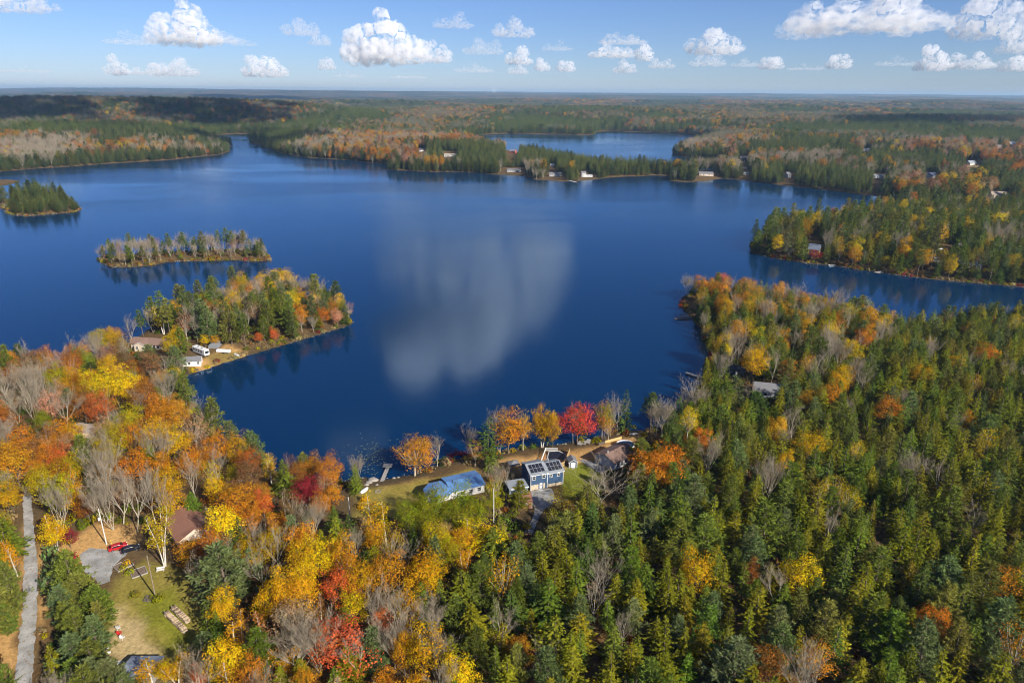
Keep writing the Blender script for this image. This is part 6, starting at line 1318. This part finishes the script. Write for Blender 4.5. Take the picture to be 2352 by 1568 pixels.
simple_house('cove_house', 'grey house with low roof behind shore spruces on the cove', 2228, 618, R_(-20), 13, 8, 3.2, 5.0, 'grey_siding', 'slate_blue_roof', wins=5, keep=(14, 8, 16))
boat('motor_boat', 'white covered boat standing on the gravel lot across the cove', 2158, 573, R_(5), 7.0, 2.4, 'white_plastic', True)
simple_house('camper_trailer', 'small white camper trailer at the back of the gravel lot', 2208, 566, R_(60), 5.0, 2.3, 2.3, 2.55, 'white_siding', 'white_siding', wins=2, cat='camper', side=False, door=False)
FAR = [('far_house', 'white ranch house with grey roof on the far shore by a red maple', 1180, 395, -4, 24, 9, 3.0, 5.0, 'white_siding', 'grey_shingle', 6, (24, 7)), ('far_house', 'far shore house with white sunroom and dark roof by the long pier', 1275, 412, -6, 20, 11, 3.4, 6.2, 'white_siding', 'grey_shingle', 6, (21, 8)),
       ('far_house', 'tall white two-storey house on the far shore', 1341, 407, 10, 8, 8, 6.5, 9.0, 'white_siding', 'grey_shingle', 2, (7, 9)), ('far_house', 'grey house with red gable high in the woods over the far shore', 1176, 352, -30, 15, 10, 4.5, 8.5, 'red_siding', 'slate_blue_roof', 3, (13, 6)),
       ('far_house', 'small white house in the trees above the long pier', 1269, 383, 0, 8, 7, 3.0, 5.0, 'white_siding', 'white_siding', 2, (6, 4)), ('far_hall', 'long low hall with grey roof behind the marsh point', 1622, 404, -3, 25, 12, 3.5, 6.0, 'beige_siding', 'grey_shingle', 5, (20, 7)),
       ('far_house', 'white house with dark roof among far peninsula pines', 968, 349, 10, 11, 8, 3.5, 6.0, 'white_siding', 'dark_shingle', 3, (9, 5)), ('far_house', 'low grey house in bare trees on the far peninsula', 1033, 355, -5, 24, 10, 3.0, 5.5, 'grey_siding', 'tan_shingle', 4, (15, 5)),
       ('far_house', 'dark brown house at the inlet beyond the isthmus', 1708, 370, -10, 15, 10, 6.0, 9.0, 'dark_siding', 'dark_shingle', 4, (10, 8)), ('far_house', 'small white shed-like house with yellow trees beside it', 1714, 402, 0, 9, 7, 3.0, 4.6, 'white_siding', 'white_siding', 2, (7, 5)),
       ('far_house', 'white gabled house peeking between shore spruces', 1813, 409, 30, 9, 10, 5.5, 9.0, 'white_siding', 'grey_shingle', 2, (10, 8)), ('far_house', 'grey and white house with flat deck above the far shore', 2018, 410, -15, 16, 9, 4.5, 6.2, 'grey_siding', 'white_siding', 4, (13, 7)),
       ('far_house', 'blue-walled house with dark blue roof in golden woods', 2143, 409, 20, 18, 11, 4.0, 8.0, 'grey_siding', 'navy_siding', 4, (17, 8)), ('far_house', 'white house with pale metal roof in the brown clearing', 2235, 379, 25, 20, 11, 4.0, 8.0, 'white_siding', 'pale_roof_metal', 3, (16, 7)),
       ('far_house', 'tan house with wide gables behind the golden tree line', 2295, 455, -12, 20, 12, 4.2, 8.0, 'beige_siding', 'tan_shingle', 4, (19, 9)), ('far_house', 'white box-shaped house on the hilltop meadow', 2226, 336, 0, 12, 9, 4.0, 5.0, 'white_siding', 'white_siding', 3, (6, 3)),
       ('far_house', 'dark hilltop house with steep roof above the meadow', 2326, 338, 15, 18, 12, 6.0, 11.0, 'dark_siding', 'slate_blue_roof', 4, (9, 7)), ('far_house', 'white house in bare woods before the shaded ridge', 1990, 348, -10, 12, 9, 3.5, 6.0, 'white_siding', 'white_siding', 2, (7, 4)),
       ('far_house', 'small white boathouse among the shore spruces', 1901, 412, 0, 5, 5, 3.0, 4.2, 'white_siding', 'grey_shingle', 1, (4, 4)), ('far_house', 'white farmhouse on the sunlit field behind the dark hill', 341, 260, 0, 26, 14, 6.0, 10.0, 'white_siding', 'white_siding', 3, (6, 3)), ('far_barn', 'dark barn on the hilltop meadow', 2296, 341, 0, 14, 9, 4.0, 7.0, 'brown_boards', 'grey_shingle', 2, (7, 4))]
for (nm, lb, u, v, rz, w_, d_, he, hr, wl, rf, nw, kp) in FAR:
    simple_house(nm, lb, u, v, R_(rz), w_*0.85, d_*0.85, he*0.9, hr*0.9, wl.replace('white', 'faded_white'), rf.replace('white_siding', 'pale_roof_metal'), wins=nw, keep=(kp[0], kp[1], kp[1]*0.75), cat='house' if 'barn' not in nm and 'hall' not in nm else ('barn' if 'barn' in nm else 'hall'))
p = gp(1353, 408); e = empty('house_trailer', p, 0.05); tag(e, 'long white trailer parked on the far shore lawn', 'trailer'); MB().box(-5, 5, 0, 2.6, 0.5, 3.4).build('body', M['white_plastic'], e, bevel=0.2)
for x in (-3.5, -1, 1.5, 3.4): MB().box(x, x+1.0, -0.03, 0.0, 1.7, 2.5).build('side_window', M['car_glass'], e)
for x in (-0.6, 0.5): MB().cyl((x, 0.0, 0.4), 0.4, 0.25, 12, axis='y').build('wheel', M['rubber'], e)
FARKEEP.append((1353, 402, 11, 6)); foot(p.x, p.y+1, 6)
# wind turbines on the horizon
for i, (u, k) in enumerate(((1133.5, 0.4), (1138.5, 1.1))):
    d = ray(u, 213); t = 13500/d[1]; x, y = d[0]*t, 13500.0; z = hz(x, y)
    e = empty('wind_turbine', (x, y, z), 0); tag(e, 'tiny white wind turbine standing on the far horizon', 'wind turbine', 'wind turbines on the horizon')
    MB().cyl((0, 0, 0), 3.0, 95, 10, 1.8).build('tower', M['turbine_white'], e); MB().box(-2.0, 2.0, -5, 5, 94, 98).build('nacelle', M['turbine_white'], e)
    for j in range(3):
        a = k+j*2.094; MB().add([(-1.6*math.cos(a), -6, 96+1.6*math.sin(a)), (1.6*math.cos(a), -6, 96-1.6*math.sin(a)), (0.5*math.cos(a)+36*math.sin(a), -6, 96+36*math.cos(a)-0.5*math.sin(a)), (-0.5*math.cos(a)+36*math.sin(a), -6, 96+36*math.cos(a)+0.5*math.sin(a)), (0, -5.2, 96), (36*math.sin(a), -5.6, 96+36*math.cos(a))], [(0, 1, 2, 3), (1, 0, 4), (3, 2, 5), (1, 4, 5, 2), (0, 3, 5, 4)]).build('blade', M['turbine_white'], e)
fill()
# ------------------------------------------------------------------ individuals and the rest
CATS = {'spruce': ('spruce', 'spruce_tree', 'spruce'), 'pine': ('pine', 'pine_tree', 'pine'), 'tallpine': ('pine', 'pine_tree', 'pine'), 'maple': ('maple', 'maple_tree', 'maple'), 'thinmaple': ('maple', 'maple_tree', 'maple'),
        'birch': ('birch', 'birch_tree', 'birch'), 'clumpbirch': ('birch', 'birch_tree', 'birch'), 'bare': ('bare tree', 'bare_tree', 'bare hardwood'), 'shrub': ('shrub', 'shrub', 'bush')}
LIMIT = {'spruce': 290, 'pine': 270, 'maple': 280, 'birch': 90, 'bare tree': 240, 'shrub': 110}
for t in trees:
    u, v, d = proj(np.array(t['x']), np.array(t['y']), np.array(t['z']+5))
    hh = PROTO[t['kind']][t['var']][3]*t['sz']
    t['app'] = hh/float(d)*(1 if (-30 < u < 2382 and 200 < v < 1640) else 0.05)+(10 if t['label'] else 0)
def tree_object(t):
    cat, nm, word = CATS[t['kind']]
    tm, cm, jm, _ = PROTO[t['kind']][t['var']]
    e = empty(nm, (t['x'], t['y'], t['z']), t['rot'])
    e.scale = (t['s'], t['s'], t['sz'])
    if t['kind'] != 'shrub': e.rotation_euler = (float(rng.normal(0, 0.035)), float(rng.normal(0, 0.035)), t['rot'])
    a = link('trunk', tm, e); b = link('crown' if t['kind'] != 'shrub' else 'foliage', cm, e)
    if t['kind'] == 'shrub': a.name = 'stem'
    b.color = (*[float(x) for x in t['color']], 1)
    zp = ZPH.get(t['zone'], 'along the lake shore')
    if t['label']: tag(e, t['label'], cat)
    else:
        if t['kind'] == 'bare': lb = 'leafless grey %s %s' % ('tree', zp)
        elif t['kind'] == 'thinmaple': lb = 'half-bare maple with thin %s leaves %s' % (CNAME[t['cname']], zp)
        elif t['kind'] == 'tallpine': lb = 'tall %s pine with bare lower trunk %s' % (CNAME[t['cname']], zp)
        elif t['kind'] == 'clumpbirch': lb = 'white-stemmed birch clump %s' % zp
        elif t['kind'] == 'birch': lb = 'slender white-stemmed birch with %s leaves %s' % (CNAME[t['cname']], zp)
        elif t['kind'] == 'maple': lb = 'full-crowned %s maple %s' % (CNAME[t['cname']], zp)
        else: lb = '%s %s %s' % (CNAME[t['cname']], word, zp)
        tag(e, lb, cat, lb)
    return e
rest = []
for cat in LIMIT:
    L = sorted([t for t in trees if CATS[t['kind']][0] == cat], key=lambda t: -t['app'])
    for t in L[:LIMIT[cat]]: tree_object(t)
    rest += L[LIMIT[cat]:]
def scatter(name, meshes, pts, which, rot, scl, colr, label, cat):
    """one object: many copies of the given meshes on points"""
    cname = name+'_models'
    pc = bpy.data.collections.new(cname)
    for k, mm in enumerate(meshes):
        o = bpy.data.objects.new('%s_%02d' % (cname, k), mm); pc.objects.link(o)
    me = bpy.data.meshes.new(name); n = len(pts)
    me.vertices.add(n); me.vertices.foreach_set('co', np.asarray(pts, np.float32).ravel())
    for an, ty, dat, key in (('which', 'INT', np.asarray(which, np.int32), 'value'), ('rot', 'FLOAT', np.asarray(rot, np.float32), 'value'),
                             ('scl', 'FLOAT_VECTOR', np.asarray(scl, np.float32).ravel(), 'vector'), ('color', 'FLOAT_COLOR', np.concatenate([np.asarray(colr), np.ones((n, 1))], 1).astype(np.float32).ravel(), 'color')):
        a = me.attributes.new(an, ty, 'POINT'); a.data.foreach_set(key, dat)
    o = link(name, me)
    ng = bpy.data.node_groups.new(name+'_scatter', 'GeometryNodeTree')
    ng.interface.new_socket('Geometry', in_out='INPUT', socket_type='NodeSocketGeometry'); ng.interface.new_socket('Geometry', in_out='OUTPUT', socket_type='NodeSocketGeometry')
    gi = ng.nodes.new('NodeGroupInput'); go = ng.nodes.new('NodeGroupOutput')
    ip = ng.nodes.new('GeometryNodeInstanceOnPoints'); ci = ng.nodes.new('GeometryNodeCollectionInfo')
    ci.inputs['Collection'].default_value = pc; ci.inputs['Separate Children'].default_value = True; ci.inputs['Reset Children'].default_value = True
    ip.inputs['Pick Instance'].default_value = True
    def na(an, ty):
        q = ng.nodes.new('GeometryNodeInputNamedAttribute'); q.data_type = ty; q.inputs['Name'].default_value = an
        return [s for s in q.outputs if s.enabled and s.name == 'Attribute'][0]
    cx = ng.nodes.new('ShaderNodeCombineXYZ')
    ng.links.new(na('rot', 'FLOAT'), cx.inputs['Z'])
    ng.links.new(gi.outputs[0], ip.inputs['Points']); ng.links.new(ci.outputs[0], ip.inputs['Instance'])
    ng.links.new(na('which', 'INT'), ip.inputs['Instance Index'])
    er = ng.nodes.new('FunctionNodeEulerToRotation'); ng.links.new(cx.outputs[0], er.inputs[0]); ng.links.new(er.outputs[0], ip.inputs['Rotation'])
    ng.links.new(na('scl', 'FLOAT_VECTOR'), ip.inputs['Scale'])
    ng.links.new(ip.outputs[0], go.inputs[0])
    md = o.modifiers.new('scatter', 'NODES'); md.node_group = ng
    tag(o, label, cat, kind='stuff')
    return o
kinds = sorted(set(t['kind'] for t in rest))
for grp, ks, lab in (('evergreen_forest', ('spruce', 'pine', 'tallpine'), 'dense mass of smaller spruces and pines in the woods'), ('hardwood_forest', ('maple', 'thinmaple', 'birch', 'clumpbirch', 'bare'), 'mass of autumn hardwoods in the woods'), ('shore_brush', ('shrub',), 'low brown and red brush along the shores')):
    L = [t for t in rest if t['kind'] in ks]
    if not L: continue
    ms = []; off = {}
    for k in ks:
        off[k] = len(ms); ms += [p[2] for p in PROTO.get(k, [])]
    scatter(grp, ms, [(t['x'], t['y'], t['z']) for t in L], [off[t['kind']]+t['var'] for t in L], [t['rot'] for t in L], [(t['s'], t['s'], t['sz']) for t in L], [t['color'] for t in L], lab, 'forest' if grp != 'shore_brush' else 'brush')
# understorey saplings and dead leaves' brush inside the near woods: fills the gaps between crowns
def understorey():
    n = 26000
    x = rng.uniform(-400, 480, n); y = rng.uniform(75, 700, n); s = sd(x, y); h = height(x, y); u, v, d = proj(x, y, h)
    ok = (s > 0.7) & (u > -60) & (u < 2420) & (v < 1650)
    for k in KEEP+[]: ok &= ~inpoly(u, v, k)
    for k in LITTER+[l[0] for l in LAWN]: ok &= ~inpoly(x, y, k)
    x, y, h = x[ok], y[ok], h[ok]; n = len(x)
    w_ = rng.choice(3, n); cc = np.array([PAL[c] for c in ('tan', 'brown', 'oliveyellow', 'olive', 'rust', 'green')])[rng.choice(6, n, p=[.24, .24, .14, .18, .08, .12])]*0.75
    sc_ = rng.uniform(0.7, 1.9, n)
    scatter('undergrowth', [p[2] for p in PROTO['shrub']], np.stack([x, y, h-0.05], 1), w_, rng.random(n)*6.28, np.stack([sc_, sc_, sc_*rng.uniform(.6, 1.4, n)], 1), cc, 'brown and green undergrowth between the tree trunks', 'undergrowth')
understorey()
# boulders and cobbles along the waterline
def shore_stones():
    ms = []
    for k in range(4):
        bm = bmesh.new(); bmesh.ops.create_icosphere(bm, subdivisions=1, radius=1.0); r = np.random.default_rng(300+k)
        for vv in bm.verts: vv.co = Vector((vv.co.x*1.1, vv.co.y*0.85, vv.co.z*0.6))*(0.7+0.6*r.random())
        me = bpy.data.meshes.new('stone'); bm.to_mesh(me); bm.free(); me.materials.append(M['rock']); ms.append(me)
    P = []
    for q in [SH_MAIN]+SH_I:
        for i in range(len(q)):
            a, b = q[i], q[(i+1) % len(q)]; L = np.linalg.norm(b-a)
            if np.linalg.norm(a) > 950: continue
            for t in range(int(L/1.1)+1):
                p = a+(b-a)*rng.random()+rng.normal(0, 0.7, 2)
                if vnoise(np.array([p[0]/17]), np.array([p[1]/17]))[0] > 0.42: P.append(p)
    P = np.array(P); h = np.maximum(height(P[:, 0], P[:, 1]), -0.12); n = len(P); sc_ = 0.16+0.42*rng.random(n)**2.5
    scatter('shore_stones', ms, np.stack([P[:, 0], P[:, 1], h], 1), rng.integers(0, 4, n), rng.random(n)*6.28, np.stack([sc_]*3, 1), np.full((n, 3), 0.2), 'grey stones and boulders scattered along the waterline', 'stones')
shore_stones()
# ---- woods farther off: stands of trees as far as single crowns can be told
def far_woods():
    P = []
    d = 560.0
    while d < 6600:
        sp = max(6.0, 0.0043*d)
        if d > 1750: sp = max(sp, 8.6)
        na_ = int(2*R_(41)*d/sp)
        a = np.linspace(-R_(41), R_(41), na_)+rng.uniform(-.5, .5, na_)*(sp/d)
        rr = d+rng.uniform(-.5, .5, na_)*sp*1.0
        P.append(np.stack([rr*np.sin(a), rr*np.cos(a), np.full(na_, sp)], 1)); d += sp
    P = np.concatenate(P); x, y, sp = P.T
    s = sd(x, y); h = height(x, y); u, v, dep = proj(x, y, h+9)
    ok = (s > 0.8) & (u > -90) & (u < 2440)
    near = (y < 762) & (x > -432) & (x < 562)
    inz = np.zeros(len(x), bool)
    for z in ZONES: inz |= inpoly(u, v, z[1])
    ok &= ~(near & (inz | (dep < 620)))
    for (mu, mv, r, cc) in MEADOWS:
        p = at0(mu, mv, 12.0); q = np.hypot((x-p[0])/r, (y-p[1])/(r*1.5)); ok &= (q > 0.85) | (rng.random(len(x)) < 0.04)
    ok &= ~((u < 24) & (v > 405) & (v < 505) & (rng.random(len(x)) < 0.9)) & ~((u < 70) & (v > 395) & (v < 436) & (dep > 800) & (dep < 1010))
    for k in KEEP: ok &= ~inpoly(u, v, np.array(k))
    for (fx, fy, fr) in FOOT: ok &= np.hypot(x-fx, y-fy) > fr+sp*0.3
    for k in FARKEEP:
        for dz in (1, 6, 11, 16, 20):
            u2, v2, d2 = proj(x, y, h+dz); ok &= ~((np.abs(u2-k[0]) < k[2]+3.5*1568/np.maximum(d2, 50)*(dz < 14)) & (np.abs(v2-k[1]) < k[3]))
    x, y, sp, h, u, v, s = (q[ok] for q in (x, y, sp, h, u, v, s)); n = len(x); D = np.hypot(x, y)
    c1 = fbm(x/300+9, y/420, 4); c2 = fbm(x/110+30, y/170, 3); c3 = rng.random(n)
    con = 0.65+1.9*(c1-0.5)+0.9*(c2-0.5)+0.60*(c3-0.5)
    reg = np.zeros(n)
    def blob(bu, bv, ru, rv, amt):
        nonlocal reg
        reg += amt*np.exp(-((u-bu)/ru)**2-((v-bv)/rv)**2)
    blob(150, 260, 260, 26, .30); blob(250, 325, 260, 26, -.26); blob(560, 285, 120, 20, .10); blob(700, 330, 130, 25, .16); blob(1000, 285, 260, 12, -.13); blob(1250, 260, 200, 10, -.08); blob(1900, 260, 400, 14, .05); blob(2000, 340, 300, 18, -.05)
    blob(1650, 325, 110, 16, -.30); blob(960, 320, 160, 18, .16); blob(2200, 340, 160, 16, -.2); blob(1400, 345, 80, 10, .2); blob(1500, 380, 130, 14, .18); blob(1750, 390, 120, 25, .16); blob(2230, 425, 150, 12, -.25); blob(1100, 275, 90, 10, -.2); blob(1280, 300, 90, 10, -.2); blob(100, 350, 150, 20, -.08); blob(300, 355, 160, 10, .12)
    con = con+reg
    kind = np.where(con > 0.55, 0, np.where(con > 0.46, 1, np.where(c2+0.55*(rng.random(n)-.5) > 0.47, 2, 3)))
    kind = np.where((s < 14) & (rng.random(n) < 0.5), rng.integers(0, 2, n), kind)
    tn = fbm(x/60+70, y/90, 3)
    pal2 = np.array([PAL[k] for k in ('gold', 'amber', 'orange', 'tan', 'brown', 'salmon', 'yellow', 'rust')])
    ix = np.clip((tn-0.25)/0.5*8+rng.normal(0, 1.0, n), 0, 7).astype(int)
    colr = np.where((kind < 2)[:, None], np.array([0.095, 0.122, 0.030])*(0.55+0.85*rng.random((n, 1)))*(1+np.array([.3, .1, -.2])*rng.normal(0, .6, (n, 1))), pal2[ix]*np.array([.85, .82, 1.0]))
    colr = np.where((kind == 3)[:, None], np.array([0.205, 0.165, 0.105])*(0.75+0.5*rng.random((n, 1)))*(1+0.25*(tn[:, None]-.5)*np.array([1.5, 0, -1])), colr)
    colr = np.clip(colr, 0.006, .6)
    k3 = rng.integers(0, 3, n)
    single = D < 1750
    # near enough to tell crowns apart: single trees
    a = np.nonzero(single)[0]
    ks = ['spruce', 'pine', 'maple', 'bare']; off = []; ms = []
    for k in ks: off.append(len(ms)); ms += [p[2] for p in PROTO[k][:6]]
    off.append(len(ms)); ms += [p[2] for p in PROTO['thinmaple']]
    kk = kind[a].copy(); kk = np.where((kk == 3) & (rng.random(len(a)) < 0.42), 4, kk)
    nv = np.array([6, 6, 6, 6, 3])[kk]; wh = np.array(off)[kk]+(rng.random(len(a))*nv).astype(int)
    isl = inpoly(u[a], v[a], [(-20, 400), (215, 400), (215, 505), (-20, 505)]) & (D[a] < 900)
    hs = np.where(isl, 0.68, 1.0)*rng.uniform(0.85, 1.45, len(a))*np.where(s[a] < 8, 0.85, 1.0)*1.08; ws = hs*rng.uniform(0.85, 1.1, len(a))*np.array([1.2, .92, .95, .95, .95])[kk]
    scatter('lakeside_woods', ms, np.stack([x[a], y[a], h[a]-0.2], 1), wh, rng.random(len(a))*6.28, np.stack([ws, ws, hs], 1), colr[a], 'wooded far shores of pines, spruces and autumn hardwoods', 'woods')
    a = np.nonzero(~single)[0]
    ms = CLUMP['con']+CLUMP['pin']+CLUMP['dec']+CLUMP['twg']
    sxy = np.maximum(sp/9.0, 0.8)*rng.uniform(.85, 1.2, n); sz = rng.uniform(1.0, 1.7, n)
    print('far stands', len(a), 'far singles', n-len(a))
    scatter('distant_woods', ms, np.stack([x, y, h-0.2], 1)[a], (kind*3+k3)[a], rng.random(len(a))*6.28, np.stack([sxy, sxy, sz], 1)[a], colr[a], 'distant autumn woods of conifers and hardwoods covering the land to the horizon', 'woods')
far_woods()
print('trees', len(trees), 'rest', len(rest))
# ------------------------------------------------------------------ clouds: cumulus with real bulk, far above the haze
def cloud_material(name, dens, c=(0.972, 0.975, 0.985)):
    mt, nt, out = new_mat(name)
    pv = N(nt, 'ShaderNodeVolumePrincipled'); pv.inputs['Color'].default_value = (*c, 1)
    pv.inputs['Anisotropy'].default_value = 0.0
    # vapour thins out in ragged curls: noise scaled to the size of the cloud
    tc = N(nt, 'ShaderNodeTexCoord'); no = N(nt, 'ShaderNodeTexNoise'); no.inputs['Scale'].default_value = 9.0; no.inputs['Detail'].default_value = 6; no.inputs['Roughness'].default_value = 0.62; no.inputs['Distortion'].default_value = 0.4
    mp = N(nt, 'ShaderNodeMapping'); mp.inputs['Scale'].default_value = (1.5, 1.0, 0.8)
    nt.links.new(tc.outputs['Generated'], mp.inputs[0]); nt.links.new(mp.outputs[0], no.inputs['Vector'])
    mr = N(nt, 'ShaderNodeMapRange'); mr.inputs['From Min'].default_value = 0.45; mr.inputs['From Max'].default_value = 0.74; mr.inputs['To Min'].default_value = 0.0; mr.inputs['To Max'].default_value = dens*2.6
    nt.links.new(no.outputs['Fac'], mr.inputs['Value']); nt.links.new(mr.outputs[0], pv.inputs['Density'])
    nt.links.new(pv.outputs[0], out.inputs['Volume'])
    return mt
def cloud(center, W, Hc, D, seed, dens, label, puffs=34, voxel=34, flat=True):
    r = np.random.default_rng(seed)
    bm = bmesh.new()
    for i in range(puffs):
        t = r.uniform(-1, 1); d = r.uniform(-1, 1)
        if t*t+d*d > 1.05: continue
        env = (1-t*t*0.85)**0.7*(1-d*d*0.6)*(0.55+0.55*math.sin(3.1*t+seed)**2)
        rad = Hc*(0.10+0.19*r.random()**1.5)*(0.55+0.6*env)
        zz = r.random()**1.1*max(0.02, Hc*env-rad*0.8)
        mtx = Matrix.Translation((t*W*0.46, d*D*0.46, zz+rad*0.45)) @ Matrix.Diagonal((rad*1.15, rad*1.1, rad*0.92, 1))
        bmesh.ops.create_icosphere(bm, subdivisions=2, radius=1.0, matrix=mtx)
    # broad flat foot
    for i in range(max(3, puffs//6)):
        t = -0.8+1.6*i/max(1, puffs//6-1); rad = Hc*(0.13+0.05*r.random())
        mtx = Matrix.Translation((t*W*0.42, r.uniform(-.3, .3)*D, rad*0.55)) @ Matrix.Diagonal((W*0.17, D*0.26, rad, 1))
        bmesh.ops.create_icosphere(bm, subdivisions=2, radius=1.0, matrix=mtx)
    me = bpy.data.meshes.new('cumulus_cloud'); bm.to_mesh(me); bm.free()
    me.materials.append(cloud_mat(dens))
    o = link('cumulus_cloud', me); o.location = center
    a = math.atan2(center[0], center[1]); o.rotation_euler = (0, 0, -a)
    md = o.modifiers.new('union', 'REMESH'); md.mode = 'VOXEL'; md.voxel_size = W/95
    for sc_, st in ((Hc*0.34, Hc*0.26), (Hc*0.13, Hc*0.13)):
        tx = bpy.data.textures.new('billow', 'CLOUDS'); tx.noise_scale = sc_; tx.noise_depth = 3
        dm = o.modifiers.new('billow', 'DISPLACE'); dm.texture = tx; dm.strength = st; dm.mid_level = 0.36; dm.texture_coords = 'GLOBAL'
    tag(o, label, 'cloud', 'cumulus clouds over the lake country' if label.startswith('white') else None)
    return o
_CM = {}
def cloud_mat(d):
    if d not in _CM: _CM[d] = cloud_material('cloud_vapour_%d' % len(_CM), d)
    return _CM[d]
def sky_cloud(u, vbase, wpx, hpx, seed, dens=1.0, base=1150.0, label='white fair-weather cumulus cloud above the horizon', depth=0.55, puffs=64):
    d = ray(u, vbase); el = max(0.018, d[2]/math.hypot(d[0], d[1])); dist = min(42000, (base-CAM_Z)/el)
    a = math.atan2(d[0], d[1]); k = dist/math.cos(a)**0.0
    wdep = dist*math.cos(a)*0.97
    W = wpx/1568*wdep; Hc = hpx/1568*wdep
    z = CAM_Z+el*dist
    return cloud((dist*math.sin(a), dist*math.cos(a), z), W, Hc, W*depth, seed, 0.0044*dens*(1200.0/W)**0.6, label, puffs)
CL = [(425, 95, 150, 78, 1, 1.2), (300, 100, 110, 26, 2, .35), (470, 95, 170, 30, 3, .5), (610, 172, 90, 48, 4, 1.0), (270, 178, 50, 36, 5, .8), (300, 186, 70, 16, 6, .8), (400, 187, 110, 36, 7, .8), (690, 78, 80, 34, 8, .5), (735, 102, 50, 22, 9, .5), (750, 158, 36, 26, 10, .8),
      (890, 135, 170, 100, 11, 1.4), (1000, 140, 70, 40, 12, 1.0), (1040, 62, 90, 26, 13, .45), (1180, 82, 90, 34, 14, .7), (1110, 122, 90, 30, 15, .35), (1190, 145, 60, 34, 16, 1.0), (1190, 168, 44, 20, 17, .7), (1245, 160, 34, 24, 18, .9), (1300, 162, 38, 26, 19, .9), (1090, 165, 90, 18, 20, .3),
      (1405, 130, 100, 32, 21, 1.0), (1430, 100, 110, 26, 22, .5), (1478, 137, 38, 36, 23, 1.0), (1435, 165, 50, 26, 24, .8), (1520, 155, 60, 20, 25, .6), (1280, 115, 70, 16, 26, .35), (1640, 120, 120, 52, 27, .9), (1625, 150, 80, 26, 28, .5), (1770, 156, 54, 30, 29, 1.0), (1710, 152, 60, 18, 30, .35),
      (1925, 154, 54, 28, 31, 1.0), (1985, 66, 320, 95, 32, 1.0), (1840, 85, 110, 40, 33, .4), (2140, 158, 60, 44, 34, 1.0), (2220, 155, 110, 34, 35, .9), (2060, 150, 90, 18, 36, .3), (2265, 78, 150, 90, 37, .7), (2345, 118, 90, 50, 38, .6), (2330, 160, 70, 34, 39, .8), (30, 22, 140, 50, 40, .8), (120, 24, 40, 16, 41, .6), (60, 190, 120, 12, 42, .3), (1850, 160, 80, 12, 43, .3), (560, 105, 60, 14, 44, .3), (800, 178, 70, 12, 45, .3), (940, 190, 90, 10, 46, .3)]
for q in CL: sky_cloud(*q)
# the tall cloud over the lake that the water mirrors, and those whose shade lies on the far hills
def high_cloud(az, el, dist, W, Hc, seed, dens, label, D=None):
    a = R_(az); z = CAM_Z+dist*math.tan(R_(el))
    return cloud((dist*math.sin(a), dist*math.cos(a), z), W, Hc, D or W*0.6, seed, dens, label, 44)
high_cloud(-3.8, 9.4, 6000, 1700, 1050, 71, 0.0042, 'thin veil of cumulus hanging over the middle of the lake', 700)
high_cloud(-6.6, 16.6, 6000, 1250, 640, 75, 0.045, 'bright cumulus crown towering over the middle of the lake', 700)
high_cloud(-1.0, 15.0, 6100, 650, 420, 76, 0.010, 'smaller grey cumulus beside the bright towering one', 500)
high_cloud(-14.5, 24.0, 3300, 330, 190, 72, 0.012, 'small cumulus scrap high beside the towering cloud')
def shade_cloud(x, y, W, D, seed, base=1050.0, Hc=260.0):
    k = base/math.tan(SUN_EL); cx = x+k*math.sin(SUN_AZ); cyy = y+k*math.cos(SUN_AZ)
    o = cloud((cx, cyy, base), W, Hc, D, seed, 0.035, 'broad cumulus overhead shading the far hills', 40)
    o.rotation_euler = (0, 0, 0); o['group'] = 'shading cumulus overhead'
    return o
shade_cloud(-1500, 2500, 1500, 800, 81); shade_cloud(1750, 2450, 1500, 620, 82); shade_cloud(3400, 4700, 2600, 700, 84); shade_cloud(-800, 1750, 700, 380, 85, 1050, 140)
# ------------------------------------------------------------------ haze
mt, nt, out = new_mat('haze_air')
pv = N(nt, 'ShaderNodeVolumePrincipled'); pv.inputs['Density'].default_value = 4.8e-5; pv.inputs['Color'].default_value = (0.44, 0.70, 1.0, 1); pv.inputs['Anisotropy'].default_value = 0.2
nt.links.new(pv.outputs[0], out.inputs['Volume'])
hb = 26500.0; z0, z1 = -7.0, 215.0
V = [(-hb, -hb, z0), (hb, -hb, z0), (hb, hb, z0), (-hb, hb, z0), (-hb, -hb, z1), (hb, -hb, z1), (hb, hb, z1), (-hb, hb, z1)]
me = mesh_np('haze', V, [(0, 3, 2, 1), (4, 5, 6, 7), (0, 1, 5, 4), (1, 2, 6, 5), (2, 3, 7, 6), (3, 0, 4, 7)], mt)
tag(link('haze', me), 'pale blue haze in the air over lake and woods', 'haze', kind='stuff')
